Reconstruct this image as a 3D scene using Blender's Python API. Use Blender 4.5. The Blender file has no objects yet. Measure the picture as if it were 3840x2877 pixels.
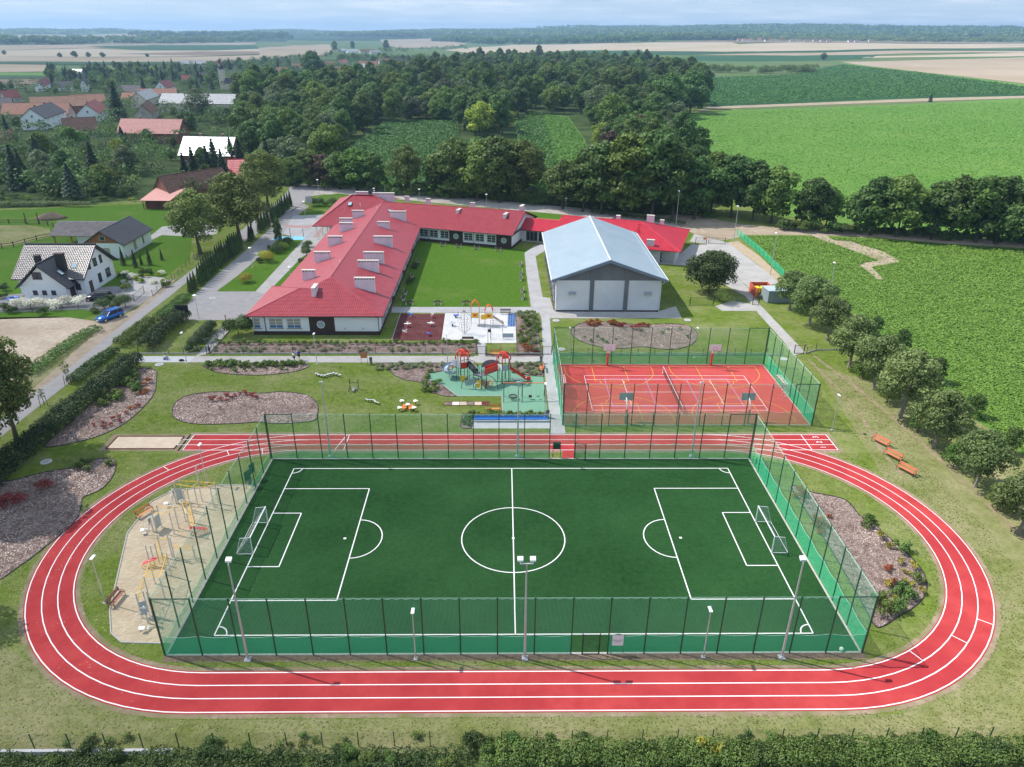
import bpy,math,random
import numpy as np
from mathutils import Vector,Matrix,noise as mnoise
rad = math.radians
sc = bpy.context.scene
col = sc.collection
rng = np.random.default_rng(7)
random.seed(7)

# ---------------------------------------------------------------- camera
F_PX,PITCH,ROLL,YAW,CAM_H = 2714.534,rad(25.806),rad(.438),rad(.879),45.644
cam = bpy.data.cameras.new('camera');cam_o = bpy.data.objects.new('camera',cam);col.objects.link(cam_o)
cam.sensor_width = 36.0;cam.lens = F_PX / 3840 * 36;cam.clip_start = 1;cam.clip_end = 60000
_f = Vector((math.sin(YAW)*math.cos(PITCH),math.cos(YAW)*math.cos(PITCH),-math.sin(PITCH)))
_r0 = Vector((math.cos(YAW),-math.sin(YAW),0));_u0 = _r0.cross(_f)
_r = _r0*math.cos(ROLL) + _u0*math.sin(ROLL);_u = _u0*math.cos(ROLL) - _r0*math.sin(ROLL)
cam_o.matrix_world = Matrix(((_r.x,_u.x,-_f.x,0),(_r.y,_u.y,-_f.y,0),(_r.z,_u.z,-_f.z,CAM_H),(0,0,0,1)))
sc.camera = cam_o

# ---------------------------------------------------------------- world, sun, exposure
SUN_EL,SUN_AZ = 51.0,math.degrees(math.atan2(-4.63,1.60))
w = bpy.data.worlds.new('World');sc.world = w;w.use_nodes = True
nt = w.node_tree;nt.nodes.clear()
N = nt.nodes.new;LK = nt.links.new
out = N('ShaderNodeOutputWorld');sky = N('ShaderNodeTexSky');sky.sky_type = 'NISHITA';sky.sun_disc = False
sky.sun_elevation = rad(SUN_EL);sky.sun_rotation = rad(SUN_AZ);sky.altitude = 120;sky.air_density = 1.0;sky.dust_density = .3;sky.ozone_density = 1.5
bg = N('ShaderNodeBackground');bg.inputs[1].default_value = .095;LK(sky.outputs[0],bg.inputs[0])
tc = N('ShaderNodeTexCoord');sep = N('ShaderNodeSeparateXYZ');LK(tc.outputs['Generated'],sep.inputs[0])
# a cloud layer overhead: direction projected on a plane
ad = N('ShaderNodeMath');ad.operation = 'ADD';ad.inputs[1].default_value = .06;LK(sep.outputs[2],ad.inputs[0])
mx = N('ShaderNodeMath');mx.operation = 'MAXIMUM';mx.inputs[1].default_value = .03;LK(ad.outputs[0],mx.inputs[0])
dv = N('ShaderNodeVectorMath');dv.operation = 'DIVIDE'
cmb = N('ShaderNodeCombineXYZ');[LK(mx.outputs[0],cmb.inputs[i]) for i in range(3)]
LK(tc.outputs['Generated'],dv.inputs[0]);LK(cmb.outputs[0],dv.inputs[1])
nz = N('ShaderNodeTexNoise');nz.inputs['Scale'].default_value = .9;nz.inputs['Detail'].default_value = 7;nz.inputs['Roughness'].default_value = .58
LK(dv.outputs[0],nz.inputs['Vector'])
rmp = N('ShaderNodeValToRGB');rmp.color_ramp.elements[0].position = .42;rmp.color_ramp.elements[1].position = .63
rmp.color_ramp.elements[0].color = (.62,.62,.62,1);rmp.color_ramp.elements[1].color = (.95,.95,.95,1)
LK(nz.outputs[0],rmp.inputs[0])
cl = N('ShaderNodeBackground');cl.inputs[1].default_value = .82
rm2 = N('ShaderNodeValToRGB');rm2.color_ramp.elements[0].position = .40;rm2.color_ramp.elements[1].position = .64;rm2.color_ramp.elements[0].color = (.50,.70,1.0,1);rm2.color_ramp.elements[1].color = (.84,.91,1.0,1);LK(nz.outputs[0],rm2.inputs[0]);LK(rm2.outputs[0],cl.inputs[0])
ms = N('ShaderNodeMixShader');LK(rmp.outputs[0],ms.inputs[0]);LK(bg.outputs[0],ms.inputs[1]);LK(cl.outputs[0],ms.inputs[2])
LK(ms.outputs[0],out.inputs[0])
sun = bpy.data.lights.new('sun','SUN');sun.energy = 5.0;sun.angle = rad(.53);sun.color = (1,.955,.89)
sun_o = bpy.data.objects.new('sun',sun);col.objects.link(sun_o)
_az = rad(SUN_AZ);_el = rad(SUN_EL)
sun_dir = Vector((math.sin(_az)*math.cos(_el),math.cos(_az)*math.cos(_el),math.sin(_el)))
sun_o.rotation_euler = sun_dir.to_track_quat('Z','Y').to_euler();sun_o.location = sun_dir*300
vs = sc.view_settings;vs.view_transform = 'Standard';vs.look = 'None';vs.gamma = 1;vs.exposure = 0.38;vs.use_curve_mapping = False
sc.render.engine = 'CYCLES'
cy = sc.cycles;cy.use_denoising = True;cy.denoiser = 'OPENIMAGEDENOISE'
cy.max_bounces = 6;cy.diffuse_bounces = 2;cy.glossy_bounces = 2;cy.transmission_bounces = 2;cy.volume_bounces = 0;cy.transparent_max_bounces = 14
cy.volume_step_rate = 10;cy.caustics_reflective = False;cy.caustics_refractive = False;cy.sample_clamp_indirect = 4

# ---------------------------------------------------------------- survey: photo point -> ground point
def smooth(a,b,x):
    t = min(1,max(0,(x-a)/(b-a)));return t*t*(3-2*t)
def hgt(x,y):
    r = math.hypot(x,y)
    if r < 650: return 0.0
    k = smooth(650,2400,r)
    h = k*7*mnoise.noise((x*.0011,y*.0014,.3)) + k*2.2*mnoise.noise((x*.004,y*.004,5.1))
    h += 24*smooth(1200,2700,y)*smooth(-300,900,x)
    h += smooth(3200,7800,r)*(26 + 52*smooth(-4500,1500,x) + 30*mnoise.noise((x*.00042,y*.00035,9.7)) + 30*mnoise.noise((x*.0011,y*.0006,2.2)) + 9*mnoise.noise((x*.003,y*.001,6.2)))
    return h
def ray(u,v):
    X,Y = (u*1.73599-1920)/F_PX,(v*1.73599-1438.5)/F_PX
    return (_r*X - _u*Y + _f)
def at(u,v,z=0.0):
    """ground point (or point at height z) surveyed from the photograph"""
    d = ray(u,v)
    if d.z > -.004: d.z = -.004
    t = (z-CAM_H)/d.z
    x,y = d.x*t,d.y*t
    if z == 0 and math.hypot(x,y) > 640:
        t = 600.0/math.hypot(d.x,d.y)
        while t < 9500:
            x,y = d.x*t,d.y*t
            if CAM_H+d.z*t <= hgt(x,y): break
            t *= 1.02
        lo = t/1.02
        for _ in range(8):
            m = (lo+t)/2
            if CAM_H+d.z*m <= hgt(d.x*m,d.y*m): t = m
            else: lo = m
        x,y = d.x*t,d.y*t
        return Vector((x,y,hgt(x,y)))
    return Vector((x,y,z))
def P(*uv): return [at(u,v) for u,v in uv]
def proj(p):
    d = Vector(p)-Vector((0,0,CAM_H));k = d.dot(_f);return (d.dot(_r)/k*F_PX+1920)/1.73599,(1438.5-d.dot(_u)/k*F_PX)/1.73599
# ---------------------------------------------------------------- materials (all procedural)
MATS = {}
def mat(name,c,c2=None,scale=4.0,rough=.75,spec=.3,metal=0.0,bump=0.0,bscale=None,detail=4,c3=None,s3=.2,world=False,dist=.03):
    """Principled material; c..c2 mixed by noise, c3 by a second, larger noise; optional bump"""
    if name in MATS: return MATS[name]
    m = bpy.data.materials.new(name);m.use_nodes = True;t = m.node_tree;n = t.nodes;l = t.links
    b = n['Principled BSDF'];b.inputs['Diffuse Roughness'].default_value = 1.0 if world else .0;b.inputs['Roughness'].default_value = rough;b.inputs['Metallic'].default_value = metal
    b.inputs['Specular IOR Level'].default_value = spec
    b.inputs['Base Color'].default_value = (*c,1)
    if c2 or bump:
        if world:
            g = n.new('ShaderNodeNewGeometry');vec = g.outputs['Position']
        else:
            g = n.new('ShaderNodeTexCoord');vec = g.outputs['Object']
    if c2:
        z = n.new('ShaderNodeTexNoise');z.inputs['Scale'].default_value = scale;z.inputs['Detail'].default_value = detail;z.inputs['Roughness'].default_value = .65
        l.new(vec,z.inputs['Vector'])
        r = n.new('ShaderNodeValToRGB');e = r.color_ramp.elements;e[0].position = .36;e[1].position = .64;e[0].color = (*c,1);e[1].color = (*c2,1)
        l.new(z.outputs[0],r.inputs[0]);res = r.outputs[0]
        if c3:
            z3 = n.new('ShaderNodeTexNoise');z3.inputs['Scale'].default_value = s3;z3.inputs['Detail'].default_value = 5;z3.inputs['Roughness'].default_value = .6
            l.new(vec,z3.inputs['Vector'])
            r3 = n.new('ShaderNodeValToRGB');e = r3.color_ramp.elements;e[0].position = .44;e[1].position = .66;e[0].color = (0,0,0,1);e[1].color = (.85,.85,.85,1)
            l.new(z3.outputs[0],r3.inputs[0])
            mxn = n.new('ShaderNodeMixRGB');l.new(r3.outputs[0],mxn.inputs[0]);l.new(res,mxn.inputs[1]);mxn.inputs[2].default_value = (*c3,1);res = mxn.outputs[0]
        l.new(res,b.inputs['Base Color'])
    if bump:
        zb = n.new('ShaderNodeTexNoise');zb.inputs['Scale'].default_value = bscale or scale*3;zb.inputs['Detail'].default_value = 3
        l.new(vec,zb.inputs['Vector'])
        bp = n.new('ShaderNodeBump');bp.inputs['Strength'].default_value = bump;bp.inputs['Distance'].default_value = dist
        l.new(zb.outputs[0],bp.inputs['Height']);l.new(bp.outputs[0],b.inputs['Normal'])
    MATS[name] = m
    return m

def leafmat(name,dark,light,trans=.22,hue=.0,rough=.6):
    """foliage: per-leaf tint attribute + per-plant variation, some light through the leaf"""
    m = bpy.data.materials.new(name);m.use_nodes = True;t = m.node_tree;n = t.nodes;l = t.links
    b = n['Principled BSDF'];b.inputs['Roughness'].default_value = rough;b.inputs['Specular IOR Level'].default_value = .28
    a = n.new('ShaderNodeAttribute');a.attribute_name = 'tint'
    r = n.new('ShaderNodeValToRGB');r.color_ramp.elements[0].color = (*dark,1);r.color_ramp.elements[1].color = (*light,1)
    l.new(a.outputs['Fac'],r.inputs[0])
    oi = n.new('ShaderNodeObjectInfo');hs = n.new('ShaderNodeHueSaturation')
    mr = n.new('ShaderNodeMapRange');mr.inputs[3].default_value = .82;mr.inputs[4].default_value = 1.36;l.new(oi.outputs['Random'],mr.inputs[0]);l.new(mr.outputs[0],hs.inputs['Value'])
    mr2 = n.new('ShaderNodeMapRange');mr2.inputs[3].default_value = .5-hue;mr2.inputs[4].default_value = .5+hue*.6
    ml = n.new('ShaderNodeMath');ml.operation = 'FRACT';mm = n.new('ShaderNodeMath');mm.operation = 'MULTIPLY';mm.inputs[1].default_value = 7.31
    l.new(oi.outputs['Random'],mm.inputs[0]);l.new(mm.outputs[0],ml.inputs[0]);l.new(ml.outputs[0],mr2.inputs[0]);l.new(mr2.outputs[0],hs.inputs['Hue'])
    l.new(r.outputs[0],hs.inputs['Color']);l.new(hs.outputs[0],b.inputs['Base Color'])
    tr = n.new('ShaderNodeBsdfTranslucent');l.new(hs.outputs[0],tr.inputs['Color'])
    mix = n.new('ShaderNodeMixShader');mix.inputs[0].default_value = trans
    l.new(b.outputs[0],mix.inputs[1]);l.new(tr.outputs[0],mix.inputs[2]);l.new(mix.outputs[0],n['Material Output'].inputs[0])
    MATS[name] = m;return m

def netmat(name,c,cell,thread):
    """knotted netting: real holes between threads (UV in metres)"""
    m = bpy.data.materials.new(name);m.use_nodes = True;t = m.node_tree;n = t.nodes;l = t.links
    b = n['Principled BSDF'];b.inputs['Base Color'].default_value = (*c,1);b.inputs['Roughness'].default_value = .6
    uv = n.new('ShaderNodeUVMap');sp = n.new('ShaderNodeSeparateXYZ');l.new(uv.outputs[0],sp.inputs[0])
    outs = []
    for i in range(2):
        d = n.new('ShaderNodeMath');d.operation = 'DIVIDE';d.inputs[1].default_value = cell;l.new(sp.outputs[i],d.inputs[0])
        f = n.new('ShaderNodeMath');f.operation = 'FRACT';l.new(d.outputs[0],f.inputs[0])
        lt = n.new('ShaderNodeMath');lt.operation = 'LESS_THAN';lt.inputs[1].default_value = thread/cell;l.new(f.outputs[0],lt.inputs[0]);outs.append(lt)
    mxx = n.new('ShaderNodeMath');mxx.operation = 'MAXIMUM';l.new(outs[0].outputs[0],mxx.inputs[0]);l.new(outs[1].outputs[0],mxx.inputs[1])
    tr = n.new('ShaderNodeBsdfTransparent');mix = n.new('ShaderNodeMixShader')
    l.new(mxx.outputs[0],mix.inputs[0]);l.new(tr.outputs[0],mix.inputs[1]);l.new(b.outputs[0],mix.inputs[2]);l.new(mix.outputs[0],n['Material Output'].inputs[0])
    MATS[name] = m;return m

def roofmat(name,c,c2,pu,rough=.45,spec=.45,strength=.5,pv=None):
    """pressed metal or clay roof: relief of columns along the slope (UV in metres), faint weathering"""
    m = bpy.data.materials.new(name);m.use_nodes = True;t = m.node_tree;n = t.nodes;l = t.links
    b = n['Principled BSDF'];b.inputs['Roughness'].default_value = rough;b.inputs['Specular IOR Level'].default_value = spec
    g = n.new('ShaderNodeNewGeometry');z = n.new('ShaderNodeTexNoise');z.inputs['Scale'].default_value = .9;z.inputs['Detail'].default_value = 6
    l.new(g.outputs['Position'],z.inputs['Vector']);r = n.new('ShaderNodeValToRGB');e = r.color_ramp.elements
    e[0].position = .35;e[1].position = .68;e[0].color = (*c,1);e[1].color = (*c2,1);l.new(z.outputs[0],r.inputs[0]);l.new(r.outputs[0],b.inputs['Base Color'])
    uv = n.new('ShaderNodeUVMap');sp = n.new('ShaderNodeSeparateXYZ');l.new(uv.outputs[0],sp.inputs[0])
    mu = n.new('ShaderNodeMath');mu.operation = 'MULTIPLY';mu.inputs[1].default_value = 2*math.pi/pu;l.new(sp.outputs[0],mu.inputs[0])
    si = n.new('ShaderNodeMath');si.operation = 'SINE';l.new(mu.outputs[0],si.inputs[0]);h = si
    bp = n.new('ShaderNodeBump');bp.inputs['Strength'].default_value = strength;bp.inputs['Distance'].default_value = .03
    l.new(h.outputs[0],bp.inputs['Height']);l.new(bp.outputs[0],b.inputs['Normal'])
    MATS[name] = m;return m

def grassmat(name,a,b_,dry,dscale=.12,damt=.62,bump=.5,bscale=9.0,fine=2.2,spec=.04):
    """mown grass: fine blade mottling, clumps and dry patches in world space"""
    m = bpy.data.materials.new(name);m.use_nodes = True;t = m.node_tree;n = t.nodes;l = t.links
    b = n['Principled BSDF'];b.inputs['Roughness'].default_value = .9;b.inputs['Diffuse Roughness'].default_value = 1.0;b.inputs['Specular IOR Level'].default_value = spec
    g = n.new('ShaderNodeNewGeometry');pos = g.outputs['Position']
    def noise_(s,d,ro=.65):
        z = n.new('ShaderNodeTexNoise');z.inputs['Scale'].default_value = s;z.inputs['Detail'].default_value = d;z.inputs['Roughness'].default_value = ro;l.new(pos,z.inputs['Vector']);return z.outputs[0]
    def ramp(o,p0,p1,c0,c1):
        r = n.new('ShaderNodeValToRGB');e = r.color_ramp.elements;e[0].position = p0;e[1].position = p1;e[0].color = (*c0,1);e[1].color = (*c1,1);l.new(o,r.inputs[0]);return r.outputs[0]
    c = ramp(noise_(fine,8,.75),.32,.68,a,b_)
    big = ramp(noise_(dscale,7,.62),damt-.13,damt+.13,(0,0,0),(.8,.8,.8))
    fin = ramp(noise_(fine*2.6,4),.30,.70,(.25,.25,.25),(1,1,1))
    mu = n.new('ShaderNodeMixRGB');mu.blend_type = 'MULTIPLY';mu.inputs[0].default_value = 1;l.new(big,mu.inputs[1]);l.new(fin,mu.inputs[2])
    mixc = n.new('ShaderNodeMixRGB');l.new(mu.outputs[0],mixc.inputs[0]);l.new(c,mixc.inputs[1]);mixc.inputs[2].default_value = (*dry,1)
    l.new(mixc.outputs[0],b.inputs['Base Color'])
    bp = n.new('ShaderNodeBump');bp.inputs['Strength'].default_value = bump;bp.inputs['Distance'].default_value = .08
    l.new(noise_(bscale,4,.7),bp.inputs['Height']);l.new(bp.outputs[0],b.inputs['Normal'])
    MATS[name] = m;return m

def M(n): return MATS[n]
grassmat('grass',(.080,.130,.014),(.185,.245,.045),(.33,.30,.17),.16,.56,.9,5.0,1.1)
grassmat('grass_dry',(.105,.130,.030),(.225,.245,.085),(.37,.32,.20),.16,.49,.9,5.0,1.1)
grassmat('lawn_vivid',(.060,.135,.012),(.105,.205,.022),(.22,.23,.08),.10,.68,.6,5.0,1.3)
grassmat('meadow',(.060,.120,.016),(.130,.200,.040),(.30,.27,.14),.05,.58,.7,4.0,1.4)
grassmat('turf',(.012,.046,.014),(.027,.086,.025),(.042,.120,.040),.07,.50,.8,8.0,1.8,.02)
mat('farm_green',(.07,.14,.035),(.10,.17,.05),.01,.9,.1,c3=(.16,.17,.07),s3=.004,world=True)
mat('farm_tan',(.36,.28,.20),(.44,.35,.26),.012,.9,.1,c3=(.30,.24,.14),s3=.006,world=True)
mat('farm_tan_pale',(.43,.35,.26),(.50,.41,.31),.012,.9,.1,c3=(.40,.33,.2),s3=.006,world=True)
mat('farm_brown',(.20,.15,.10),(.26,.19,.13),.02,.9,.1,world=True)
mat('farm_dark',(.030,.075,.028),(.045,.105,.038),.03,.9,.1,world=True)
mat('farm_teal',(.028,.090,.034),(.040,.120,.044),.35,.9,.1,bump=.9,bscale=1.2,world=True,dist=.5)
mat('farm_lush',(.085,.200,.026),(.120,.255,.038),.5,.85,.15,c3=(.15,.265,.05),s3=.016,bump=1.0,bscale=1.1,world=True,dist=.5)
mat('potato_soil',(.075,.175,.024),(.11,.225,.038),.8,.9,.1,bump=1,bscale=1.6,world=True,dist=.4)
mat('stubble',(.46,.375,.28),(.60,.50,.39),1.2,.95,.1,c3=(.36,.26,.19),s3=.09,bump=.6,bscale=3,world=True)
mat('dirt',(.34,.27,.20),(.44,.36,.27),.8,.95,.1,c3=(.28,.22,.15),s3=.12,bump=.4,bscale=2.5,world=True)
mat('sand_bank',(.40,.31,.21),(.48,.38,.27),1.2,.95,.1,bump=.6,bscale=2,world=True)
mat('asphalt',(.20,.19,.20),(.255,.245,.25),1.3,.85,.3,c3=(.30,.28,.28),s3=.16,bump=.25,bscale=9,world=True)
mat('asphalt_worn',(.29,.275,.275),(.35,.335,.33),.7,.85,.3,c3=(.35,.32,.31),s3=.12,bump=.2,bscale=9,world=True)
mat('concrete',(.40,.38,.36),(.46,.44,.42),1.1,.85,.3,c3=(.35,.33,.31),s3=.3,bump=.2,bscale=7,world=True)
mat('concrete_new',(.47,.47,.48),(.52,.52,.53),1.1,.85,.3,bump=.15,bscale=7,world=True)
mat('kerb',(.42,.40,.38),(.52,.50,.48),3,.85,.3,world=True)
mat('gravel_road',(.42,.38,.34),(.52,.47,.42),.8,.95,.1,c3=(.36,.32,.28),s3=.14,bump=.4,bscale=3,world=True)
mat('sand',(.50,.41,.29),(.58,.485,.355),.9,.95,.1,c3=(.46,.365,.25),s3=.4,bump=1.0,bscale=2.6,world=True,dist=.12)
mat('sand_pale',(.58,.47,.36),(.66,.55,.43),.9,.95,.1,bump=.6,bscale=2.6,world=True,dist=.08)
mat('tartan',(.41,.046,.048),(.49,.066,.066),.45,.9,.06,c3=(.37,.036,.042),s3=.10,bump=.2,bscale=40,world=True)
mat('tartan_court',(.49,.082,.075),(.55,.098,.088),.5,.9,.06,c3=(.45,.056,.05),s3=.09,bump=.2,bscale=40,world=True)
mat('line_white',(.76,.75,.75),(.82,.81,.80),2,.7,.3,world=True)
mat('line_yellow',(.68,.42,.06),(.74,.48,.09),2,.7,.3,world=True)
mat('line_violet',(.48,.30,.62),(.54,.36,.68),2,.7,.3,world=True)
mat('epdm_green',(.155,.33,.225),(.185,.37,.255),1.5,.8,.2,c3=(.20,.36,.26),s3=.15,world=True)
mat('rubber_maroon',(.105,.022,.026),(.145,.034,.038),2.5,.9,.2,c3=(.17,.06,.06),s3=.5,world=True)
mat('paver_white',(.66,.65,.65),(.76,.75,.75),1.2,.8,.2,c3=(.60,.59,.58),s3=.6,world=True)
mat('paver_blue',(.05,.13,.33),(.08,.18,.42),1.2,.8,.2,world=True)
mat('paver_grey',(.41,.40,.405),(.49,.475,.48),2.2,.85,.2,c3=(.37,.355,.35),s3=.35,bump=.25,bscale=6,world=True)
mat('paver_red',(.42,.25,.22),(.48,.30,.27),2.2,.85,.2,world=True)
mat('mulch',(.16,.105,.088),(.38,.30,.265),2.2,.95,.1,c3=(.13,.085,.07),s3=.6,bump=1,bscale=7,world=True,detail=8,dist=.12)
mat('bed_edge',(.03,.03,.035),rough=.7)
mat('soil',(.16,.115,.085),(.24,.18,.13),2.5,.95,.1,bump=.8,bscale=5,world=True)
mat('bare_edge',(.26,.19,.13),(.36,.29,.20),2.0,.95,.1,c3=(.17,.18,.06),s3=.5,bump=.6,bscale=6,world=True)
mat('white_wall',(.76,.79,.83),(.80,.825,.86),.6,.85,.2,c3=(.72,.75,.79),s3=.15)
mat('grey_wall',(.155,.16,.175),(.18,.185,.20),.7,.85,.2)
mat('gym_wall',(.66,.68,.72),(.72,.73,.77),.4,.85,.2,c3=(.55,.57,.63),s3=.12)
mat('gym_grey',(.145,.15,.165),(.175,.18,.195),.5,.8,.25)
mat('gym_fascia',(.16,.20,.27),(.19,.235,.31),.5,.6,.3)
mat('brown_wall',(.050,.033,.030),(.066,.044,.039),2,.8,.25)
mat('dark_trim',(.028,.026,.028),rough=.5,spec=.4)
mat('white_frame',(.78,.78,.78),rough=.5)
mat('glass',(.035,.045,.06),rough=.1,spec=.6)
mat('glass_light',(.30,.40,.45),rough=.08,spec=.9)
mat('blind',(.36,.34,.30),rough=.8)
mat('blue_blind',(.07,.16,.34),rough=.6)
mat('brick_cap',(.40,.38,.35),(.52,.50,.46),5,.9,.1)
mat('chimney_render',(.66,.64,.70),(.74,.72,.77),.7,.85,.2,c3=(.58,.56,.61),s3=.6)
roofmat('roof_red',(.275,.030,.043),(.335,.044,.058),.36,.40,.55,.9)
roofmat('roof_bright',(.44,.014,.035),(.50,.024,.048),.36,.40,.5,.9)
roofmat('roof_clay',(.31,.165,.12),(.25,.14,.105),.3,.85,.15)
roofmat('roof_clay_old',(.22,.135,.10),(.30,.19,.14),.3,.9,.1)
roofmat('roof_brown',(.115,.072,.058),(.16,.10,.08),.3,.9,.1)
roofmat('roof_slate',(.055,.055,.062),(.085,.085,.092),.3,.7,.3)
roofmat('roof_wine',(.17,.05,.05),(.23,.075,.07),.3,.7,.25)
roofmat('roof_pink',(.42,.21,.19),(.47,.255,.23),.3,.8,.2)
roofmat('roof_greymetal',(.28,.29,.31),(.40,.41,.42),.3,.55,.3)
roofmat('roof_silver',(.42,.43,.44),(.56,.57,.58),.5,.34,.6)
roofmat('roof_black',(.034,.036,.045),(.055,.056,.066),.33,.42,.5)
roofmat('roof_tile_glaze',(.105,.09,.088),(.15,.13,.125),.33,.22,.9)
mat('sheet_metal',(.46,.55,.60),(.52,.60,.645),.25,.35,.55,metal=.15,world=True)
mat('steel',(.42,.43,.45),(.50,.51,.53),2,.45,.5,metal=.35)
mat('steel_white',(.72,.73,.75),rough=.4,spec=.5)
mat('black_metal',(.016,.018,.018),rough=.45,spec=.5)
mat('green_metal',(.012,.06,.032),rough=.45,spec=.5)
mat('yellow_paint',(.74,.43,.03),rough=.45)
mat('red_paint',(.60,.035,.02),rough=.4,spec=.5)
mat('orange_paint',(.72,.16,.03),rough=.45)
mat('pink_pad',(.62,.06,.08),rough=.6)
mat('wood_orange',(.50,.20,.06),(.58,.26,.085),5,.6,.35)
mat('wood_brown',(.22,.085,.062),(.28,.115,.08),5,.6,.35)
mat('wood_red',(.50,.15,.075),(.56,.19,.095),5,.6,.35)
mat('wood_dark',(.075,.052,.040),(.11,.078,.058),5,.8,.2)
mat('wood_cladding',(.25,.10,.045),(.32,.14,.06),3,.7,.3)
mat('blue_plastic',(.02,.12,.52),rough=.4,spec=.5)
mat('grey_plastic',(.17,.19,.22),rough=.5)
mat('slide_grey',(.30,.36,.44),rough=.35,spec=.5)
mat('panel_grey',(.32,.36,.40),rough=.5)
mat('white_plastic',(.72,.72,.71),rough=.45)
mat('rope',(.10,.10,.105),rough=.9)
mat('black_rubber',(.018,.018,.02),rough=.8)
mat('car_blue',(.012,.11,.40),rough=.28,spec=.7,metal=.35)
mat('car_dark',(.025,.028,.036),rough=.25,spec=.8,metal=.4)
mat('car_glass',(.02,.025,.03),rough=.12,spec=.5)
mat('alloy',(.45,.46,.48),rough=.35,metal=.7)
mat('lamp_red',(.45,.02,.02),rough=.3)
mat('bark',(.095,.072,.055),(.16,.125,.10),6,.95,.1,bump=.8,bscale=14)
mat('bark_pale',(.22,.19,.16),(.30,.265,.22),6,.95,.1,bump=.8,bscale=14)
mat('skin',(.55,.33,.24),rough=.6)
mat('cloth_blue',(.03,.09,.36),rough=.9);mat('cloth_black',(.02,.02,.024),rough=.9);mat('cloth_white',(.72,.73,.76),rough=.9);mat('cloth_denim',(.10,.20,.42),rough=.9)
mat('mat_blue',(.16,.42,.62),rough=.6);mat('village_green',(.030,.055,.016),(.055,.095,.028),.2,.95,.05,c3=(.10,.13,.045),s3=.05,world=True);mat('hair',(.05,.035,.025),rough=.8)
mat('brick_red',(.23,.105,.075),(.30,.15,.11),3,.9,.1,c3=(.18,.09,.07),s3=.5)
mat('cream_wall',(.60,.55,.45),(.66,.61,.50),.6,.9,.1,c3=(.52,.47,.38),s3=.2)
mat('old_wall',(.42,.39,.34),(.50,.47,.42),.8,.9,.1,c3=(.36,.32,.27),s3=.3)
mat('forest_far',(.022,.048,.022),(.040,.075,.030),.02,.95,.05,c3=(.055,.09,.04),s3=.006,world=True,bump=1,bscale=.05,dist=6)
mat('container_grey',(.22,.27,.29),(.26,.31,.33),1,.6,.3)
mat('container_red',(.50,.10,.05),rough=.6)
mat('yellow_bin',(.75,.55,.02),rough=.5)
netmat('net_green',(.12,.46,.29),.10,.0125)
netmat('net_low',(.03,.52,.27),.05,.0165)
netmat('net_white',(.80,.80,.80),.10,.0085)
netmat('chain_link',(.05,.07,.06),.06,.004)
netmat('net_dark',(.02,.02,.02),.05,.012)
leafmat('leaf_oak',(.028,.064,.016),(.140,.230,.062),.36,.03)
leafmat('leaf_grey',(.046,.078,.036),(.190,.240,.115),.34,.02)
leafmat('leaf_maple',(.044,.084,.020),(.250,.330,.115),.32,.015)
leafmat('leaf_linden',(.044,.080,.016),(.225,.285,.075),.32,.015)
leafmat('leaf_lime',(.12,.19,.02),(.36,.46,.07),.36,.03)
leafmat('leaf_mid',(.038,.084,.016),(.175,.275,.060),.36,.03)
leafmat('leaf_conifer',(.018,.040,.020),(.066,.105,.054),.18,.02)
leafmat('leaf_blue',(.026,.050,.036),(.085,.125,.085),.12,.02)
leafmat('leaf_thuja',(.022,.050,.013),(.095,.160,.040),.22,.02)
leafmat('leaf_hedge',(.022,.046,.014),(.095,.155,.046),.24,.02)
leafmat('leaf_bush',(.032,.068,.014),(.160,.245,.060),.26,.03)
leafmat('leaf_yellow',(.11,.115,.012),(.38,.34,.045),.25,.02)
leafmat('leaf_red',(.15,.03,.025),(.36,.10,.08),.25,.02)
leafmat('leaf_rust',(.16,.045,.018),(.40,.17,.05),.25,.03)
leafmat('leaf_copper',(.045,.030,.022),(.115,.075,.050),.2,.02)
leafmat('leaf_white',(.42,.42,.34),(.78,.78,.68),.2,.01)
leafmat('leaf_lav',(.10,.13,.055),(.28,.32,.17),.2,.02)
leafmat('leaf_potato',(.085,.190,.024),(.185,.340,.060),.30,.015)
leafmat('leaf_lushfield',(.085,.205,.024),(.150,.300,.048),.30,.010)
leafmat('leaf_chip',(.12,.08,.065),(.50,.40,.355),.0,.01)
leafmat('leaf_blade',(.100,.150,.022),(.29,.325,.090),.3,.01)
leafmat('leaf_topiary',(.012,.028,.010),(.055,.095,.030),.15,.01)
leafmat('leaf_corn',(.030,.085,.016),(.105,.225,.045),.25,.015)
# ---------------------------------------------------------------- builders
def link(o,parent=None):
    col.objects.link(o)
    if parent is not None: o.parent = parent
    return o
def tag(o,label=None,cat=None,group=None,kind=None):
    if label: o['label'] = label
    if cat: o['category'] = cat
    if group: o['group'] = group
    if kind: o['kind'] = kind
    return o
def thing(name,label,cat,loc=(0,0,0),rot=0.0,group=None,scale=None):
    o = bpy.data.objects.new(name,None);o.empty_display_size = .3;link(o)
    o.location = loc;o.rotation_euler = (0,0,rot)
    if scale: o.scale = (scale,)*3 if isinstance(scale,(int,float)) else scale
    return tag(o,label,cat,group)
def copy_tree(o,parent=None,loc=None,rot=None,label=None,group=None,scale=None):
    c = o.copy();link(c);c.parent = parent
    if loc is not None: c.location = loc
    if rot is not None: c.rotation_euler = (0,0,rot)
    if label: c['label'] = label
    if group: c['group'] = group
    if scale: c.scale = (scale,)*3 if isinstance(scale,(int,float)) else scale
    for ch in [x for x in KIDS(o)]: copy_tree(ch,c)
    return c
def KIDS(o): return [x for x in o.children]

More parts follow.
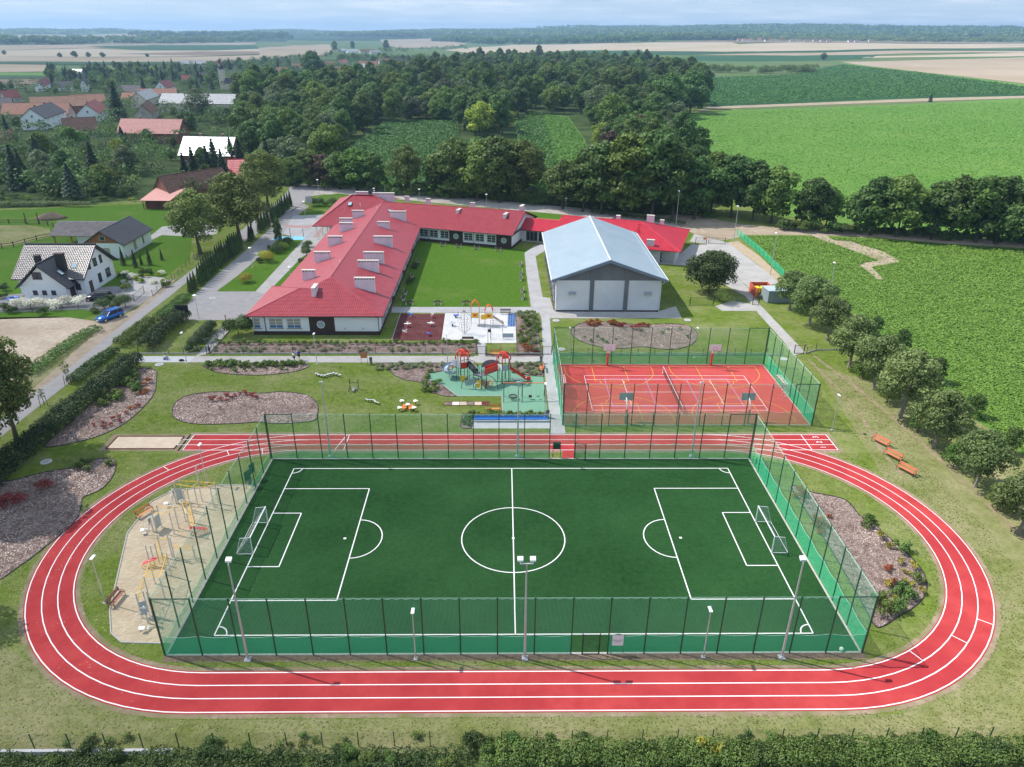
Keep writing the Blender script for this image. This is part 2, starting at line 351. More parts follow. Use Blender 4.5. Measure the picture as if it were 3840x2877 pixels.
class MB:
    def __init__(s): s.v = [];s.f = [];s.uv = {}
    def face(s,pts,uv=None):
        i = len(s.v);s.v += [tuple(p) for p in pts];s.f.append(tuple(range(i,i+len(pts))))
        if uv: s.uv[len(s.f)-1] = uv
        return s
    def box(s,c,d,rz=0.0):
        cx,cy,cz = c;a,b,h = d[0]/2,d[1]/2,d[2]/2;co,si = math.cos(rz),math.sin(rz);i = len(s.v)
        for z in (-h,h):
            for x,y in ((-a,-b),(a,-b),(a,b),(-a,b)): s.v.append((cx+co*x-si*y,cy+si*x+co*y,cz+z))
        s.f += [(i,i+3,i+2,i+1),(i+4,i+5,i+6,i+7)] + [(i+k,i+(k+1) % 4,i+4+(k+1) % 4,i+4+k) for k in range(4)]
        return s
    def bar(s,p,q,w=.05,h=None,up=(0,0,1)):
        """rectangular bar from p to q"""
        h = h or w;p = Vector(p);q = Vector(q);d = (q-p).normalized();u = Vector(up)
        if abs(d.dot(u)) > .98: u = Vector((1,0,0))
        a = d.cross(u).normalized();b = a.cross(d);i = len(s.v)
        for e in (p,q):
            for x,y in ((-1,-1),(1,-1),(1,1),(-1,1)): s.v.append(tuple(e + a*(x*w/2) + b*(y*h/2)))
        s.f += [(i,i+3,i+2,i+1),(i+4,i+5,i+6,i+7)] + [(i+k,i+(k+1) % 4,i+4+(k+1) % 4,i+4+k) for k in range(4)]
        return s
    def tube(s,pts,r,n=6,r2=None,cap=True):
        """round tube through points, radius r -> r2"""
        pts = [Vector(p) for p in pts];m = len(pts);i0 = len(s.v);a = None
        for k,p in enumerate(pts):
            d = ((pts[min(k+1,m-1)] - pts[max(k-1,0)])).normalized()
            if a is None:
                a = d.cross(Vector((0,0,1)) if abs(d.z) < .9 else Vector((1,0,0))).normalized()
            else:
                a = (a - d*a.dot(d)).normalized()
            b = d.cross(a);rr = r if r2 is None else r + (r2-r)*k/(m-1)
            for j in range(n):
                t = 2*math.pi*j/n;s.v.append(tuple(p + a*(math.cos(t)*rr) + b*(math.sin(t)*rr)))
        for k in range(m-1):
            for j in range(n):
                s.f.append((i0+k*n+j,i0+k*n+(j+1) % n,i0+(k+1)*n+(j+1) % n,i0+(k+1)*n+j))
        if cap: s.f += [tuple(i0+j for j in range(n))[::-1],tuple(i0+(m-1)*n+j for j in range(n))]
        return s
    def lathe(s,prof,c=(0,0,0),n=16):
        """prof: [(r,z)...] turned about z"""
        i0 = len(s.v)
        for r,z in prof:
            for j in range(n):
                t = 2*math.pi*j/n;s.v.append((c[0]+math.cos(t)*r,c[1]+math.sin(t)*r,c[2]+z))
        for k in range(len(prof)-1):
            for j in range(n): s.f.append((i0+k*n+j,i0+k*n+(j+1) % n,i0+(k+1)*n+(j+1) % n,i0+(k+1)*n+j))
        s.f += [tuple(i0+j for j in range(n))[::-1],tuple(i0+(len(prof)-1)*n+j for j in range(n))]
        return s
    def prism(s,pts,z0,z1):
        """vertical prism over a plan polygon"""
        n = len(pts);i = len(s.v)
        s.v += [(p[0],p[1],z0) for p in pts] + [(p[0],p[1],z1) for p in pts]
        s.f += [tuple(range(i+n-1,i-1,-1)),tuple(range(i+n,i+2*n))] + [(i+k,i+(k+1) % n,i+n+(k+1) % n,i+n+k) for k in range(n)]
        return s
    def slab(s,pts,d):
        """polygon pts (3d) given thickness vector d"""
        n = len(pts);i = len(s.v);d = Vector(d);pts = [Vector(p) for p in pts]
        s.v += [tuple(p) for p in pts] + [tuple(p+d) for p in pts]
        s.f += [tuple(range(i,i+n)),tuple(range(i+2*n-1,i+n-1,-1))] + [(i+(k+1) % n,i+k,i+n+k,i+n+(k+1) % n) for k in range(n)]
        return s
    def mesh(s,name,m=None,smooth=False):
        me = bpy.data.meshes.new(name);me.from_pydata(s.v,[],s.f)
        if s.uv:
            ul = me.uv_layers.new(name='UVMap')
            for pi,uvs in s.uv.items():
                for k,li in enumerate(me.polygons[pi].loop_indices): ul.data[li].uv = uvs[k]
        if m: me.materials.append(M(m) if isinstance(m,str) else m)
        if smooth: me.polygons.foreach_set('use_smooth',[True]*len(me.polygons))
        me.update();return me
    def build(s,name,m,parent=None,smooth=False,loc=None,rot=None):
        o = bpy.data.objects.new(name,s.mesh(name,m,smooth));link(o,parent)
        if loc is not None: o.location = loc
        if rot is not None: o.rotation_euler = (0,0,rot)
        return o

def cr(pts,n=6,closed=True):
    """Catmull-Rom through plan points"""
    out_ = [];m = len(pts)
    for i in range(m if closed else m-1):
        p0,p1,p2,p3 = (Vector(pts[(i+k-1) % m if closed else min(max(i+k-1,0),m-1)]) for k in range(4))
        for j in range(n):
            t = j/n
            out_.append(.5*((2*p1) + (p2-p0)*t + (2*p0-5*p1+4*p2-p3)*t*t + (3*p1-p0-3*p2+p3)*t**3))
    if not closed: out_.append(Vector(pts[-1]))
    return out_
def sheet(name,pts,lvl,m,parent=None,kind='structure',label=None):
    mb = MB();mb.face([(p[0],p[1],.006*lvl) for p in pts]);me = mb.mesh(name,m)
    if me.polygons[0].normal.z < 0: me.flip_normals()
    o = bpy.data.objects.new(name,me);link(o,parent)
    if parent is None: tag(o,label,None,None,kind)
    return o
def strip(name,line,width,lvl,m,parent=None,label=None,closed=False):
    """flat band along a plan line"""
    mb = MB();L = [Vector((p[0],p[1],0)) for p in line];n = len(L);l_,r_ = [],[]
    for i in range(n):
        if closed: d = L[(i+1) % n]-L[i-1]
        else: d = L[min(i+1,n-1)]-L[max(i-1,0)]
        d.normalize();a = Vector((-d.y,d.x,0))*width/2;z = Vector((0,0,.006*lvl))
        l_.append(L[i]+a+z);r_.append(L[i]-a+z)
    for i in range(n if closed else n-1):
        j = (i+1) % n;mb.face([l_[i],r_[i],r_[j],l_[j]])
    o = mb.build(name,m,parent)
    if parent is None: tag(o,label,None,None,'structure')
    return o
def kerb(name,line,parent,w_=.08,h_=.06,m='kerb',closed=False):
    mb = MB();n = len(line)
    for i in range(n if closed else n-1):
        p,q = Vector(line[i]),Vector(line[(i+1) % n]);mb.bar((p.x,p.y,h_/2),(q.x,q.y,h_/2),w_,h_)
    return mb.build(name,m,parent)

# ---- foliage: many small leaf faces with a tint attribute
def leaf_mesh(name,c,nrm,size,tint,m,aspect=.62):
    """c, nrm: (n,3) arrays; size, tint: (n,)"""
    n = len(c);r = rng.normal(size=(n,3));nrm = nrm/np.maximum(np.linalg.norm(nrm,axis=1,keepdims=True),1e-6)
    a = np.cross(nrm,r);a /= np.maximum(np.linalg.norm(a,axis=1,keepdims=True),1e-6);b = np.cross(nrm,a)
    a *= size[:,None]*.5;b *= size[:,None]*.5*aspect
    V = np.stack([c-a,c-b,c+a,c+b],1).reshape(-1,3).astype(np.float32)
    me = bpy.data.meshes.new(name);me.vertices.add(4*n);me.vertices.foreach_set('co',V.ravel())
    me.loops.add(4*n);me.loops.foreach_set('vertex_index',np.arange(4*n,dtype=np.int32))
    me.polygons.add(n);me.polygons.foreach_set('loop_start',np.arange(0,4*n,4,dtype=np.int32));me.polygons.foreach_set('loop_total',np.full(n,4,dtype=np.int32))
    at_ = me.attributes.new('tint','FLOAT','FACE');at_.data.foreach_set('value',np.clip(tint,0,1).astype(np.float32))
    me.materials.append(M(m));me.update();return me
def blobs_leaves(blobs,n,size,jitter=.55,inner=.25,low=-.55):
    """leaves spread through the outer shell of ellipsoid clumps: returns arrays"""
    B = np.array(blobs,float);vol = (B[:,3]*B[:,4] + B[:,4]*B[:,5] + B[:,3]*B[:,5]);k = rng.choice(len(B),n,p=vol/vol.sum())
    d = rng.normal(size=(n,3));d /= np.linalg.norm(d,axis=1,keepdims=True)
    d[:,2] = np.where(d[:,2] < low,-d[:,2]*.6,d[:,2])
    rr = 1 - inner*rng.random(n)**1.6 + .06*rng.normal(size=n)
    c = B[k,:3] + d*B[k,3:6]*rr[:,None]
    nr = d/B[k,3:6];nr /= np.linalg.norm(nr,axis=1,keepdims=True);nr = nr + jitter*rng.normal(size=(n,3))
    s = size*(.65 + .7*rng.random(n));clump = rng.random(len(B))[k]
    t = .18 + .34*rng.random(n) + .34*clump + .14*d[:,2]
    return c,nr,s,t
def crown_blobs(r,h,z0,k,lob=.42,top=.55,seed=0):
    """clumps arranged in an ovoid crown of radius r, height h from z0"""
    q = np.random.default_rng(seed);out_ = []
    for i in range(k):
        f = (i+.5)/k;z = f**.85;prof = math.sin(math.pi*min(1,z*.92+.10))**top
        ang = 2.39996*i + q.uniform(-.5,.5);rad_ = r*prof*q.uniform(.35,.80)
        br = r*lob*q.uniform(.72,1.2)*(.55+.45*prof)
        out_.append((math.cos(ang)*rad_,math.sin(ang)*rad_,z0+h*(z*.86+.06),br,br,br*q.uniform(.62,.9)))
    return out_
def trunk_mesh(name,r,h,z0,crown_r,limbs=6,seed=0,m='bark',crown_h=6):
    q = np.random.default_rng(seed);mb = MB();bend = q.uniform(-.12,.12,2)*h*.2
    top = Vector((bend[0],bend[1],z0+crown_h*.45));mid = Vector((bend[0]*.3,bend[1]*.3,z0*.6))
    mb.tube([(0,0,-.1),(0,0,.25),mid,(bend[0]*.6,bend[1]*.6,z0+.2),top],r*1.35,7,r*.35)
    for i in range(limbs):
        a = 2.4*i + q.uniform(-.4,.4);t = q.uniform(.5,.95);b = mid.lerp(top,t);L = crown_r*q.uniform(.5,.8)
        e = b + Vector((math.cos(a)*L,math.sin(a)*L,crown_h*q.uniform(.12,.34)))
        mb.tube([b,b.lerp(e,.5)+Vector((0,0,-.15)),e],r*.42,5,r*.12)
    return mb.mesh(name,m)
TREES = {}
def tree_kind(key,r,h,z0,n,size,leaf,clumps=16,lob=.42,trunk=.28,variants=2,bark='bark',top=.55,jitter=.6,limbs=6):
    L = []
    for v in range(variants):
        seed = abs(hash(key)) % 9999*0 + sum(map(ord,key))*13 + v*101
        bl = crown_blobs(r,h-z0,z0,clumps,lob,top,seed)
        cm = leaf_mesh('crown',*blobs_leaves(bl,n,size,jitter),leaf)
        tm = trunk_mesh('trunk',trunk,h,z0,r,limbs,seed+5,bark,h-z0);L.append((cm,tm))
    TREES[key] = L
def conifer_kind(key,r,h,n,size,leaf,variants=2,z0=.8,trunk=.2,droop=.35):
    L = []
    for v in range(variants):
        q = np.random.default_rng(sum(map(ord,key))+v*7);n_ = n
        f = q.random(n_)**.75;lay = np.floor(f*14+q.random(n_)*.5)/14;z = z0+(h-z0)*np.clip(lay+.0,0,1)
        ang = q.random(n_)*6.283;lobes = 1+.22*np.sin(ang*(5+v)+lay*40);rad_ = r*(1-np.clip(lay,0,1))**.9*lobes*np.sqrt(q.uniform(.25,1,n_))
        c = np.stack([np.cos(ang)*rad_,np.sin(ang)*rad_,z - droop*rad_*.5 + q.normal(size=n_)*.12],1)
        nr = np.stack([np.cos(ang)*.6,np.sin(ang)*.6,np.full(n_,.9)],1) + .45*q.normal(size=(n_,3))
        cm = leaf_mesh('crown',c,nr,size*(.6+.8*q.random(n_)),.15+.5*q.random(n_)+.3*rad_/r,leaf)
        mb = MB();mb.tube([(0,0,-.1),(0,0,h*.5),(0,0,h*.97)],trunk,6,trunk*.15);L.append((cm,mb.mesh('trunk','bark')))
    TREES[key] = L
def plant_tree(key,name,label,loc,scale=1.0,group=None,rot=None,v=None,cat='tree',zs=1.0):
    L = TREES[key];cm,tm = L[random.randrange(len(L)) if v is None else v % len(L)]
    o = thing(name,label,cat,(loc[0],loc[1],hgt(loc[0],loc[1])),random.uniform(0,6.28) if rot is None else rot,group,(scale,scale,scale*zs))
    a = bpy.data.objects.new('trunk',tm);link(a,o);b = bpy.data.objects.new('crown',cm);link(b,o)
    return o
def bush_obj(name,label,loc,blobs,n,size,leaf,cat='shrub',group=None,rot=0.0,stem=True,jitter=.6,inner=.3):
    o = thing(name,label,cat,loc,rot,group)
    me = leaf_mesh('foliage',*blobs_leaves(blobs,n,size,jitter,inner,-.2),leaf);link(bpy.data.objects.new('foliage',me),o)
    if stem:
        mb = MB();top = max(b[2] for b in blobs)
        for k in range(3): mb.tube([(0,0,-.03),(.1*math.cos(k*2.1),.1*math.sin(k*2.1),top*.5),(.3*math.cos(k*2.1),.3*math.sin(k*2.1),top)],.03,5,.012)
        mb.build('stem','bark',o)
    return o
ORD = ['first','second','third','fourth','fifth','sixth','seventh','eighth','ninth','tenth','eleventh','twelfth','thirteenth','fourteenth','fifteenth','sixteenth','seventeenth','eighteenth','nineteenth','twentieth','twenty-first','twenty-second','twenty-third','twenty-fourth','twenty-fifth','twenty-sixth','twenty-seventh','twenty-eighth','twenty-ninth','thirtieth','thirty-first','thirty-second','thirty-third','thirty-fourth','thirty-fifth','thirty-sixth']
# ---------------------------------------------------------------- the ground and the far land
def build_ground():
    rings = [0,40,90,160,260,400,550,650]
    r = 650
    while r < 16000: r *= 1.055;rings.append(r)
    angs = []
    a = -180.0
    while a < 180: angs.append(a);a += .9 if -48 < a < 48 else 6.0
    V = [];Fc = [];n = len(angs)
    for rr in rings[1:]:
        for a in angs:
            x,y = rr*math.sin(rad(a)),rr*math.cos(rad(a));V.append((x,y,hgt(x,y)))
    V.append((0,0,0));ci = len(V)-1
    for j in range(n): Fc.append((ci,(j+1) % n,j))
    for i in range(len(rings)-2):
        for j in range(n): Fc.append((i*n+j,i*n+(j+1) % n,(i+1)*n+(j+1) % n,(i+1)*n+j))
    me = bpy.data.meshes.new('ground');me.from_pydata(V,[],Fc)
    me.materials.append(M('grass'));me.materials.append(M('farm_green'));me.materials.append(M('forest_far'))
    me.update()
    for p in me.polygons:
        if p.normal.z < 0: p.flip()
        c = p.center
        if math.hypot(c.x,c.y) > 560: p.material_index = 2 if math.hypot(c.x,c.y) > 4200+1500*mnoise.noise((c.x*.0006,c.y*.0006,4)) and mnoise.noise((c.x*.0012,c.y*.0007,7)) < .22 else 1;p.use_smooth = True
    o = bpy.data.objects.new('ground',me);link(o);tag(o,kind='structure')
build_ground()

def field(name,pts_uv,m,lift=.25,n=None,pts=None):
    """a farm parcel draped on the land"""
    W = pts or [at(u,v) for u,v in pts_uv]
    import bmesh
    bm = bmesh.new();vs_ = [bm.verts.new((p[0],p[1],0)) for p in W];bm.faces.new(vs_)
    size = max((Vector(p)-Vector(W[0])).length for p in W);step = max(25,size/26)
    bmesh.ops.triangulate(bm,faces=bm.faces[:])
    for _ in range(7):
        ed = [e for e in bm.edges if e.calc_length() > step]
        if not ed: break
        bmesh.ops.subdivide_edges(bm,edges=ed,cuts=1);bmesh.ops.triangulate(bm,faces=bm.faces[:])
    for v in bm.verts: v.co.z = hgt(v.co.x,v.co.y) + lift
    for f in bm.faces:
        if f.normal.z < 0: f.normal_flip()
    me = bpy.data.meshes.new(name);bm.normal_update();bm.to_mesh(me);bm.free();me.materials.append(M(m))
    for p in me.polygons: p.use_smooth = True
    o = bpy.data.objects.new(name,me);link(o);tag(o,kind='structure');return o

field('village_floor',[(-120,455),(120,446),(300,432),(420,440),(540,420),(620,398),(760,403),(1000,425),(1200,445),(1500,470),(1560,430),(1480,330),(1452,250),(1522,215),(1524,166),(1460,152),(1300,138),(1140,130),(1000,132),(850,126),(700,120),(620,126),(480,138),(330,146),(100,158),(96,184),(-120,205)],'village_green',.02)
# right-hand fields, near to far
field('lush_field',[(1452,248),(1560,240),(1800,232),(2050,222),(2300,208),(2420,205),(2700,560),(2212,516),(1900,492),(1690,468),(1560,430),(1480,330)],'farm_lush',.06)
field('farm_track',[(1500,243),(1540,236),(1800,226),(2020,218),(2300,210),(2300,205),(2000,213),(1800,221),(1530,231)],'dirt',.10)
field('corn_field',[(1524,168),(1600,166),(1720,161),(1780,145),(1820,139),(1980,156),(2212,187),(2500,222),(2320,205),(2100,209),(1900,215),(1700,224),(1540,231),(1522,215)],'farm_teal',.10)
field('grass_field',[(1800,137),(1850,138),(2212,182),(2420,208),(2420,214),(2212,188),(1980,157),(1835,140)],'farm_lush',.14)
field('stubble_field',[(1815,134),(2000,130),(2212,124),(2500,118),(2600,235),(2212,181),(2000,157)],'farm_tan',.2)
field('stubble_field',[(1860,126),(2000,124),(2400,120),(2400,113),(2212,114),(2000,120),(1880,122)],'farm_tan_pale',.3)
field('green_field',[(1500,122),(1780,120),(1900,118),(1880,127),(1800,131),(1640,133),(1500,131)],'farm_teal',.3)
field('stubble_field',[(1380,104),(1600,96),(1800,93),(2212,95),(2500,97),(2500,103),(2212,103),(1900,106),(1700,112),(1500,113),(1390,112)],'farm_tan_pale',.4)
field('dark_field',[(1400,111),(1600,113),(1800,109),(2000,106),(2212,107),(2500,106),(2500,110),(2212,111),(1950,110),(1750,115),(1550,119),(1400,119)],'farm_dark',.5)
field('stubble_field',[(1500,119),(1750,115),(1950,110),(2212,111),(2500,110),(2500,114),(2100,114),(1880,119),(1720,121)],'farm_tan',.6)
field('stubble_field',[(960,109),(1106,97),(1300,94),(1420,92),(1580,92),(1600,97),(1420,107),(1200,113),(1100,115),(1040,119)],'farm_tan_pale',.5)
field('green_field',[(1110,118),(1230,110),(1300,109),(1420,114),(1380,122),(1200,126),(1106,124)],'farm_teal',.6)
field('brown_field',[(1420,91),(1640,88),(1900,90),(2300,92),(2500,93),(2500,96),(2212,95),(1850,93),(1600,93)],'farm_brown',.6)
# centre and left fields
field('stubble_field',[(560,104),(640,98),(712,96),(718,112),(700,120),(560,124)],'farm_tan',.4)
field('stubble_field',[(820,86),(930,84),(1010,95),(950,103),(860,104),(830,95)],'farm_tan',.6)
field('stubble_field',[(-300,100),(60,98),(200,95),(330,92),(552,92),(552,97),(400,100),(200,104),(0,109),(-300,112)],'farm_tan',.5)
field('green_field',[(190,101),(330,97),(552,98),(560,107),(420,109),(300,108)],'farm_teal',.6)
field('stubble_field',[(-300,113),(0,110),(190,105),(310,110),(450,110),(560,106),(560,116),(400,123),(200,124),(0,123),(-300,124)],'farm_tan_pale',.7)
field('brown_field',[(250,118),(430,112),(560,112),(560,118),(420,121)],'farm_brown',.9)
field('stubble_field',[(-300,124),(0,123),(200,125),(400,124),(560,120),(640,124),(560,132),(350,136),(0,136),(-300,140)],'farm_tan',.6)
field('green_field',[(-300,135),(0,134),(240,135),(420,134),(430,139),(200,141),(0,140),(-300,142)],'farm_dark',.8)
field('stubble_field',[(-300,143),(0,140),(100,141),(96,156),(0,157),(-300,164)],'farm_tan',.6)
field('green_field',[(-300,164),(0,157),(98,157),(112,168),(0,172),(-300,182)],'farm_lush',.4)
field('green_field',[(-300,172),(0,164),(110,165),(110,171),(0,173),(-300,184)],'farm_dark',.6)
field('stubble_field',[(-300,184),(0,173),(110,172),(90,182),(0,186),(-300,196)],'farm_brown',.5)
field('stubble_field',[(-300,80),(0,76),(90,74),(170,75),(160,82),(0,84),(-300,90)],'farm_tan',.8)
field('stubble_field',[(120,77),(330,72),(480,74),(420,82),(200,84)],'farm_tan',1.0)
field('green_field',[(560,78),(720,76),(760,84),(600,88)],'farm_dark',1.0)
# inner fields between the woods
strip('worn_track',P((1760,770),(1800,800),(1860,845),(1920,895),(1990,955),(2060,1020),(2140,1095),(2240,1190)),.55,1.4,'bare_edge')
strip('worn_track',P((1745,775),(1790,820),(1840,870),(1880,930),(1905,975),(1960,1040)),.45,1.4,'bare_edge')
field('corn_field',[(752,396),(768,316),(830,268),(900,262),(990,266),(992,300),(960,345),(950,410),(860,406)],'potato_soil',.04)
field('corn_field',[(1112,262),(1140,246),(1170,246),(1210,390),(1180,420),(1130,390)],'potato_soil',.04)
field('clover_field',[(1172,246),(1228,252),(1262,300),(1285,360),(1230,400),(1205,390)],'farm_lush',.04)

sheet('dry_lawn',[(-90,20),(90,20),(90,75),(60,92),(48,100),(44,70),(44,48),(30,37.6),(-26,37.4),(-44,46),(-48,60),(-90,60)],.5,'grass_dry')
# near setting ----------------------------------------------------------------
sheet('meadow',P((-260,470),(0,455),(320,440),(420,470),(410,560),(300,640),(180,690),(-260,760)),1,'lawn_vivid')
sheet('paddock',P((-60,487),(60,487),(106,493),(112,511),(80,518),(30,531),(-60,542)),1.5,'grass_dry')
sheet('field_margin',P((-200,690),(120,684),(250,700),(300,690),(250,712),(150,795),(50,867),(-60,960),(-260,1000)),1,'grass_dry')
sheet('stubble_field',P((-300,700),(60,688),(150,686),(218,696),(215,712),(170,722),(120,755),(70,800),(10,850),(-60,900),(-300,960)),2,'stubble')
sheet('dry_verge',P((40,868),(100,815),(160,760),(212,715),(250,708),(252,716),(160,790),(50,872)),3,'dirt')
road = sheet('road',P((-120,990),(0,909),(50,866.5),(100,831.5),(150,795),(250,712),(350,632),(423,577),(466,542),(501,514),(560,468),(600,436),(622,412),(628,400),(665,399),(690,402),(676,420),(640,450),(600,478),(545,512),(466,556),(426,591),(375,634),(323,674),(250,736),(180,802),(150,827),(100,866),(50,905),(0,946),(-120,1040)),4,'asphalt_worn')
sheet('driveway',P((205,704),(228,694),(262,684),(300,664),(330,638),(360,610),(382,602),(350,634),(250,713),(238,724),(214,716)),5,'dirt')
sheet('north_road',P((628,400),(665,398),(760,404),(880,412),(1000,424),(1120,436),(1230,447),(1330,457),(1430,469),(1500,478),(1520,505),(1440,492),(1330,478),(1220,464),(1100,453),(960,440),(800,425),(700,420),(672,424)),3,'gravel_road')
sheet('dirt_track',P((1425,468),(1470,462),(1530,470),(1600,485),(1640,488),(1760,495),(1900,506),(2060,514),(2212,522),(2600,545),(2600,560),(2212,536),(2060,528),(1900,514),(1770,508),(1660,508),(1600,512),(1560,520),(1500,506)),4,'dirt')
sheet('potato_field',P((1600,508),(1680,508),(1770,510),(1900,516),(2212,538),(2600,566),(2900,1150),(2212,985),(2120,915),(2030,850),(1950,775),(1880,700),(1790,640),(1690,597)),1,'potato_soil')
RUTS = P((1752,510),(1780,506),(1802,519),(1835,521),(1862,530),(1898,540),(1922,551),(1944,566),(1915,572),(1884,577),(1898,592),(1908,606),(1893,604),(1874,586),(1855,574),(1870,567),(1896,563),(1872,553),(1838,541),(1808,530),(1780,522))
sheet('dirt_track',cr(RUTS,3),3,'dirt')
sheet('east_drive',P((1500,506),(1555,520),(1575,526),(1620,560),(1660,590),(1682,612),(1640,622),(1622,626),(1600,606),(1572,580),(1555,548),(1525,528),(1490,522)),5,'concrete')
sheet('sand_bank',P((1572,524),(1595,521),(1640,553),(1690,600),(1682,612),(1640,574)),6,'sand_bank')
sheet('east_yard',P((1420,570),(1470,548),(1494,528),(1530,530),(1556,549),(1573,582),(1600,607),(1622,628),(1610,640),(1560,612),(1500,575),(1460,573)),4,'concrete')
sheet('east_path',P((1604,632),(1622,628),(1638,655),(1700,720),(1740,762),(1716,768),(1690,735),(1640,680)),6,'concrete')
sheet('gravel_patch',P((1545,662),(1580,650),(1640,660),(1634,672),(1560,672)),5,'concrete')
sheet('garden_gravel',P((268,610),(310,596),(352,600),(372,610),(350,640),(300,640),(262,632)),3,'concrete')
sheet('house_yard',P((-30,640),(40,635),(250,618),(300,630),(330,642),(270,676),(215,672),(160,668),(-30,672)),2,'asphalt')
sheet('garden_drive',P((322,512),(350,490),(400,484),(470,486),(468,506),(420,512),(350,508),(325,520)),3,'concrete')
# school forecourt
sheet('parking_lot',P((390,677),(426,632),(468,629),(560,629),(620,630),(620,692),(535,691),(480,692),(400,692)),3,'asphalt_worn')
sheet('forecourt_lane',P((426,632),(466,596),(520,551),(560,515),(600,480),(634,452),(655,440),(668,446),(640,467),(618,500),(560,556),(512,597),(468,629)),4,'asphalt_worn')
plz = sheet('plaza',P((633,466),(698,463),(760,470),(730,520),(697,520),(656,517),(612,506)),5,'paver_grey')
sheet('paver_band',P((618,486),(660,488),(700,484),(702,488),(660,493),(616,491)),6,'paver_red')
sheet('paver_band',P((676,512),(700,486),(716,486),(712,492),(700,492),(688,513)),7,'paver_red')
sheet('courtyard_lawn',P((866,663),(1143,663),(1136,600),(1133,560),(1140,541),(1108,537),(1000,529),(905,521),(880,600)),2,'lawn_vivid')
sheet('lawn',P((470,630),(553,630),(657,518),(620,516),(560,556),(512,597)),5,'lawn_vivid')
sheet('lawn',P((591,618),(651,554),(676,545),(700,520),(720,530),(660,620),(590,640)),4,'lawn_vivid')
sheet('lawn',P((655,458),(700,456),(706,463),(648,466)),6,'lawn_vivid')
sheet('lawn',P((690,424),(730,418),(780,424),(780,440),(715,452),(670,450)),5,'lawn_vivid')
sheet('lawn',P((1150,450),(1250,462),(1500,500),(1482,524),(1300,480),(1150,470)),2,'lawn_vivid')
sheet('path',P((657,517),(697,519),(680,542),(652,556),(591,619),(570,636),(552,630)),6,'concrete')
sheet('courtyard_path',P((848,663.5),(1147,663.5),(1187,648),(1188,690),(1170,690),(1165,676),(845,676)),4,'paver_grey')
sheet('courtyard_path',P((1133,547),(1154,532),(1175,526),(1178,542),(1157,554),(1160,572),(1172,642),(1187,644),(1187,664),(1147,664),(1137,590)),5,'paver_grey')
sheet('gym_apron',P((1187,640),(1196,670),(1424,672),(1460,662),(1473,688),(1187,688)),6,'concrete')
sheet('main_path',P((1170,690),(1188,688),(1192,750),(1202,810),(1212,870),(1222,938),(1188,938),(1186,890),(1176,800),(1172,750)),7,'paver_grey')
sheet('footpath',P((422,770),(1178,769),(1178,784),(410,783)),4,'concrete')
sheet('footpath',P((288,770),(422,770),(410,783),(284,783)),4,'concrete_new')
sheet('gate_path',P((423,771),(448,765),(494,716),(482,704),(455,733)),5,'concrete')
sheet('playground_path',P((1030,741),(1049,741),(1048,770),(1034,770)),5,'paver_grey')
sheet('bleacher_paving',P((1022,908),(1186,907),(1188,926),(1020,926)),5,'concrete_new')
sheet('gate_mat',P((1216,974),(1239,974),(1241,991),(1214,991)),5,'tartan')

# mulch beds
BEDS = dict(
 a=[(372,893),(378,872),(400,857),(440,849),(490,847),(560,850),(610,847),(660,853),(684,870),(687,890),(680,908),(640,914),(590,916),(560,912),(520,915),(470,917),(420,916),(385,908)],
 b=[(300,797),(335,800),(338,815),(333,850),(310,880),(270,915),(220,940),(170,955),(120,965),(100,960),(160,905),(200,870),(240,840),(270,815)],
 c=[(245,992),(250,1010),(240,1035),(215,1060),(180,1075),(175,1095),(160,1130),(100,1180),(40,1225),(-20,1255),(-60,1180),(-40,1060),(40,1035),(100,1020),(160,1010),(205,993)],
 d=[(445,787),(550,786),(660,787),(655,798),(620,806),(560,811),(490,808),(455,800)],
 j=[(1247,702),(1275,696),(1325,696),(1362,701),(1400,702),(1450,700),(1487,705),(1505,720),(1500,740),(1475,752),(1437,755),(1387,750),(1350,753),(1312,752),(1275,745),(1245,732),(1233,717)],
 k=[(1709,1052),(1752,1064),(1814,1076),(1839,1092),(1857,1114),(1884,1129),(1909,1152),(1954,1192),(1984,1222),(2001,1255),(1997,1287),(1974,1312),(1942,1332),(1904,1355),(1886,1347),(1860,1300),(1809,1212),(1762,1135)])
BEDW = {}
for k_,uv in BEDS.items():
    line = cr(P(*uv),5);BEDW[k_] = line
    o = sheet('mulch_bed',line,3,'mulch');kerb('bed_edging',line,o,.07,.09,'bed_edge',True)
for uv in ([(812,785),(979,785),(977,799),(967,800),(929,806),(926,822),(959,835),(967,842),(987,857),(962,857),(932,849),(914,837),(912,827),(872,821),(852,811),(839,797)],
           [(1102,785),(1174,783),(1174,814),(1144,813),(1107,801)],[(999,895),(1184,894),(1186,907),(1022,908),(1019,926),(1002,927),(994,921)],
           [(458,741),(1030,741),(1030,763),(452,763)],[(1113,676),(1154,676),(1160,691),(1169,766),(1117,766)],[(1049,770),(1174,770),(1174,768),(1049,766)]):
    o = sheet('mulch_bed',P(*uv),3,'mulch');kerb('bed_edging',P(*uv),o,.06,.08,'bed_edge',True)
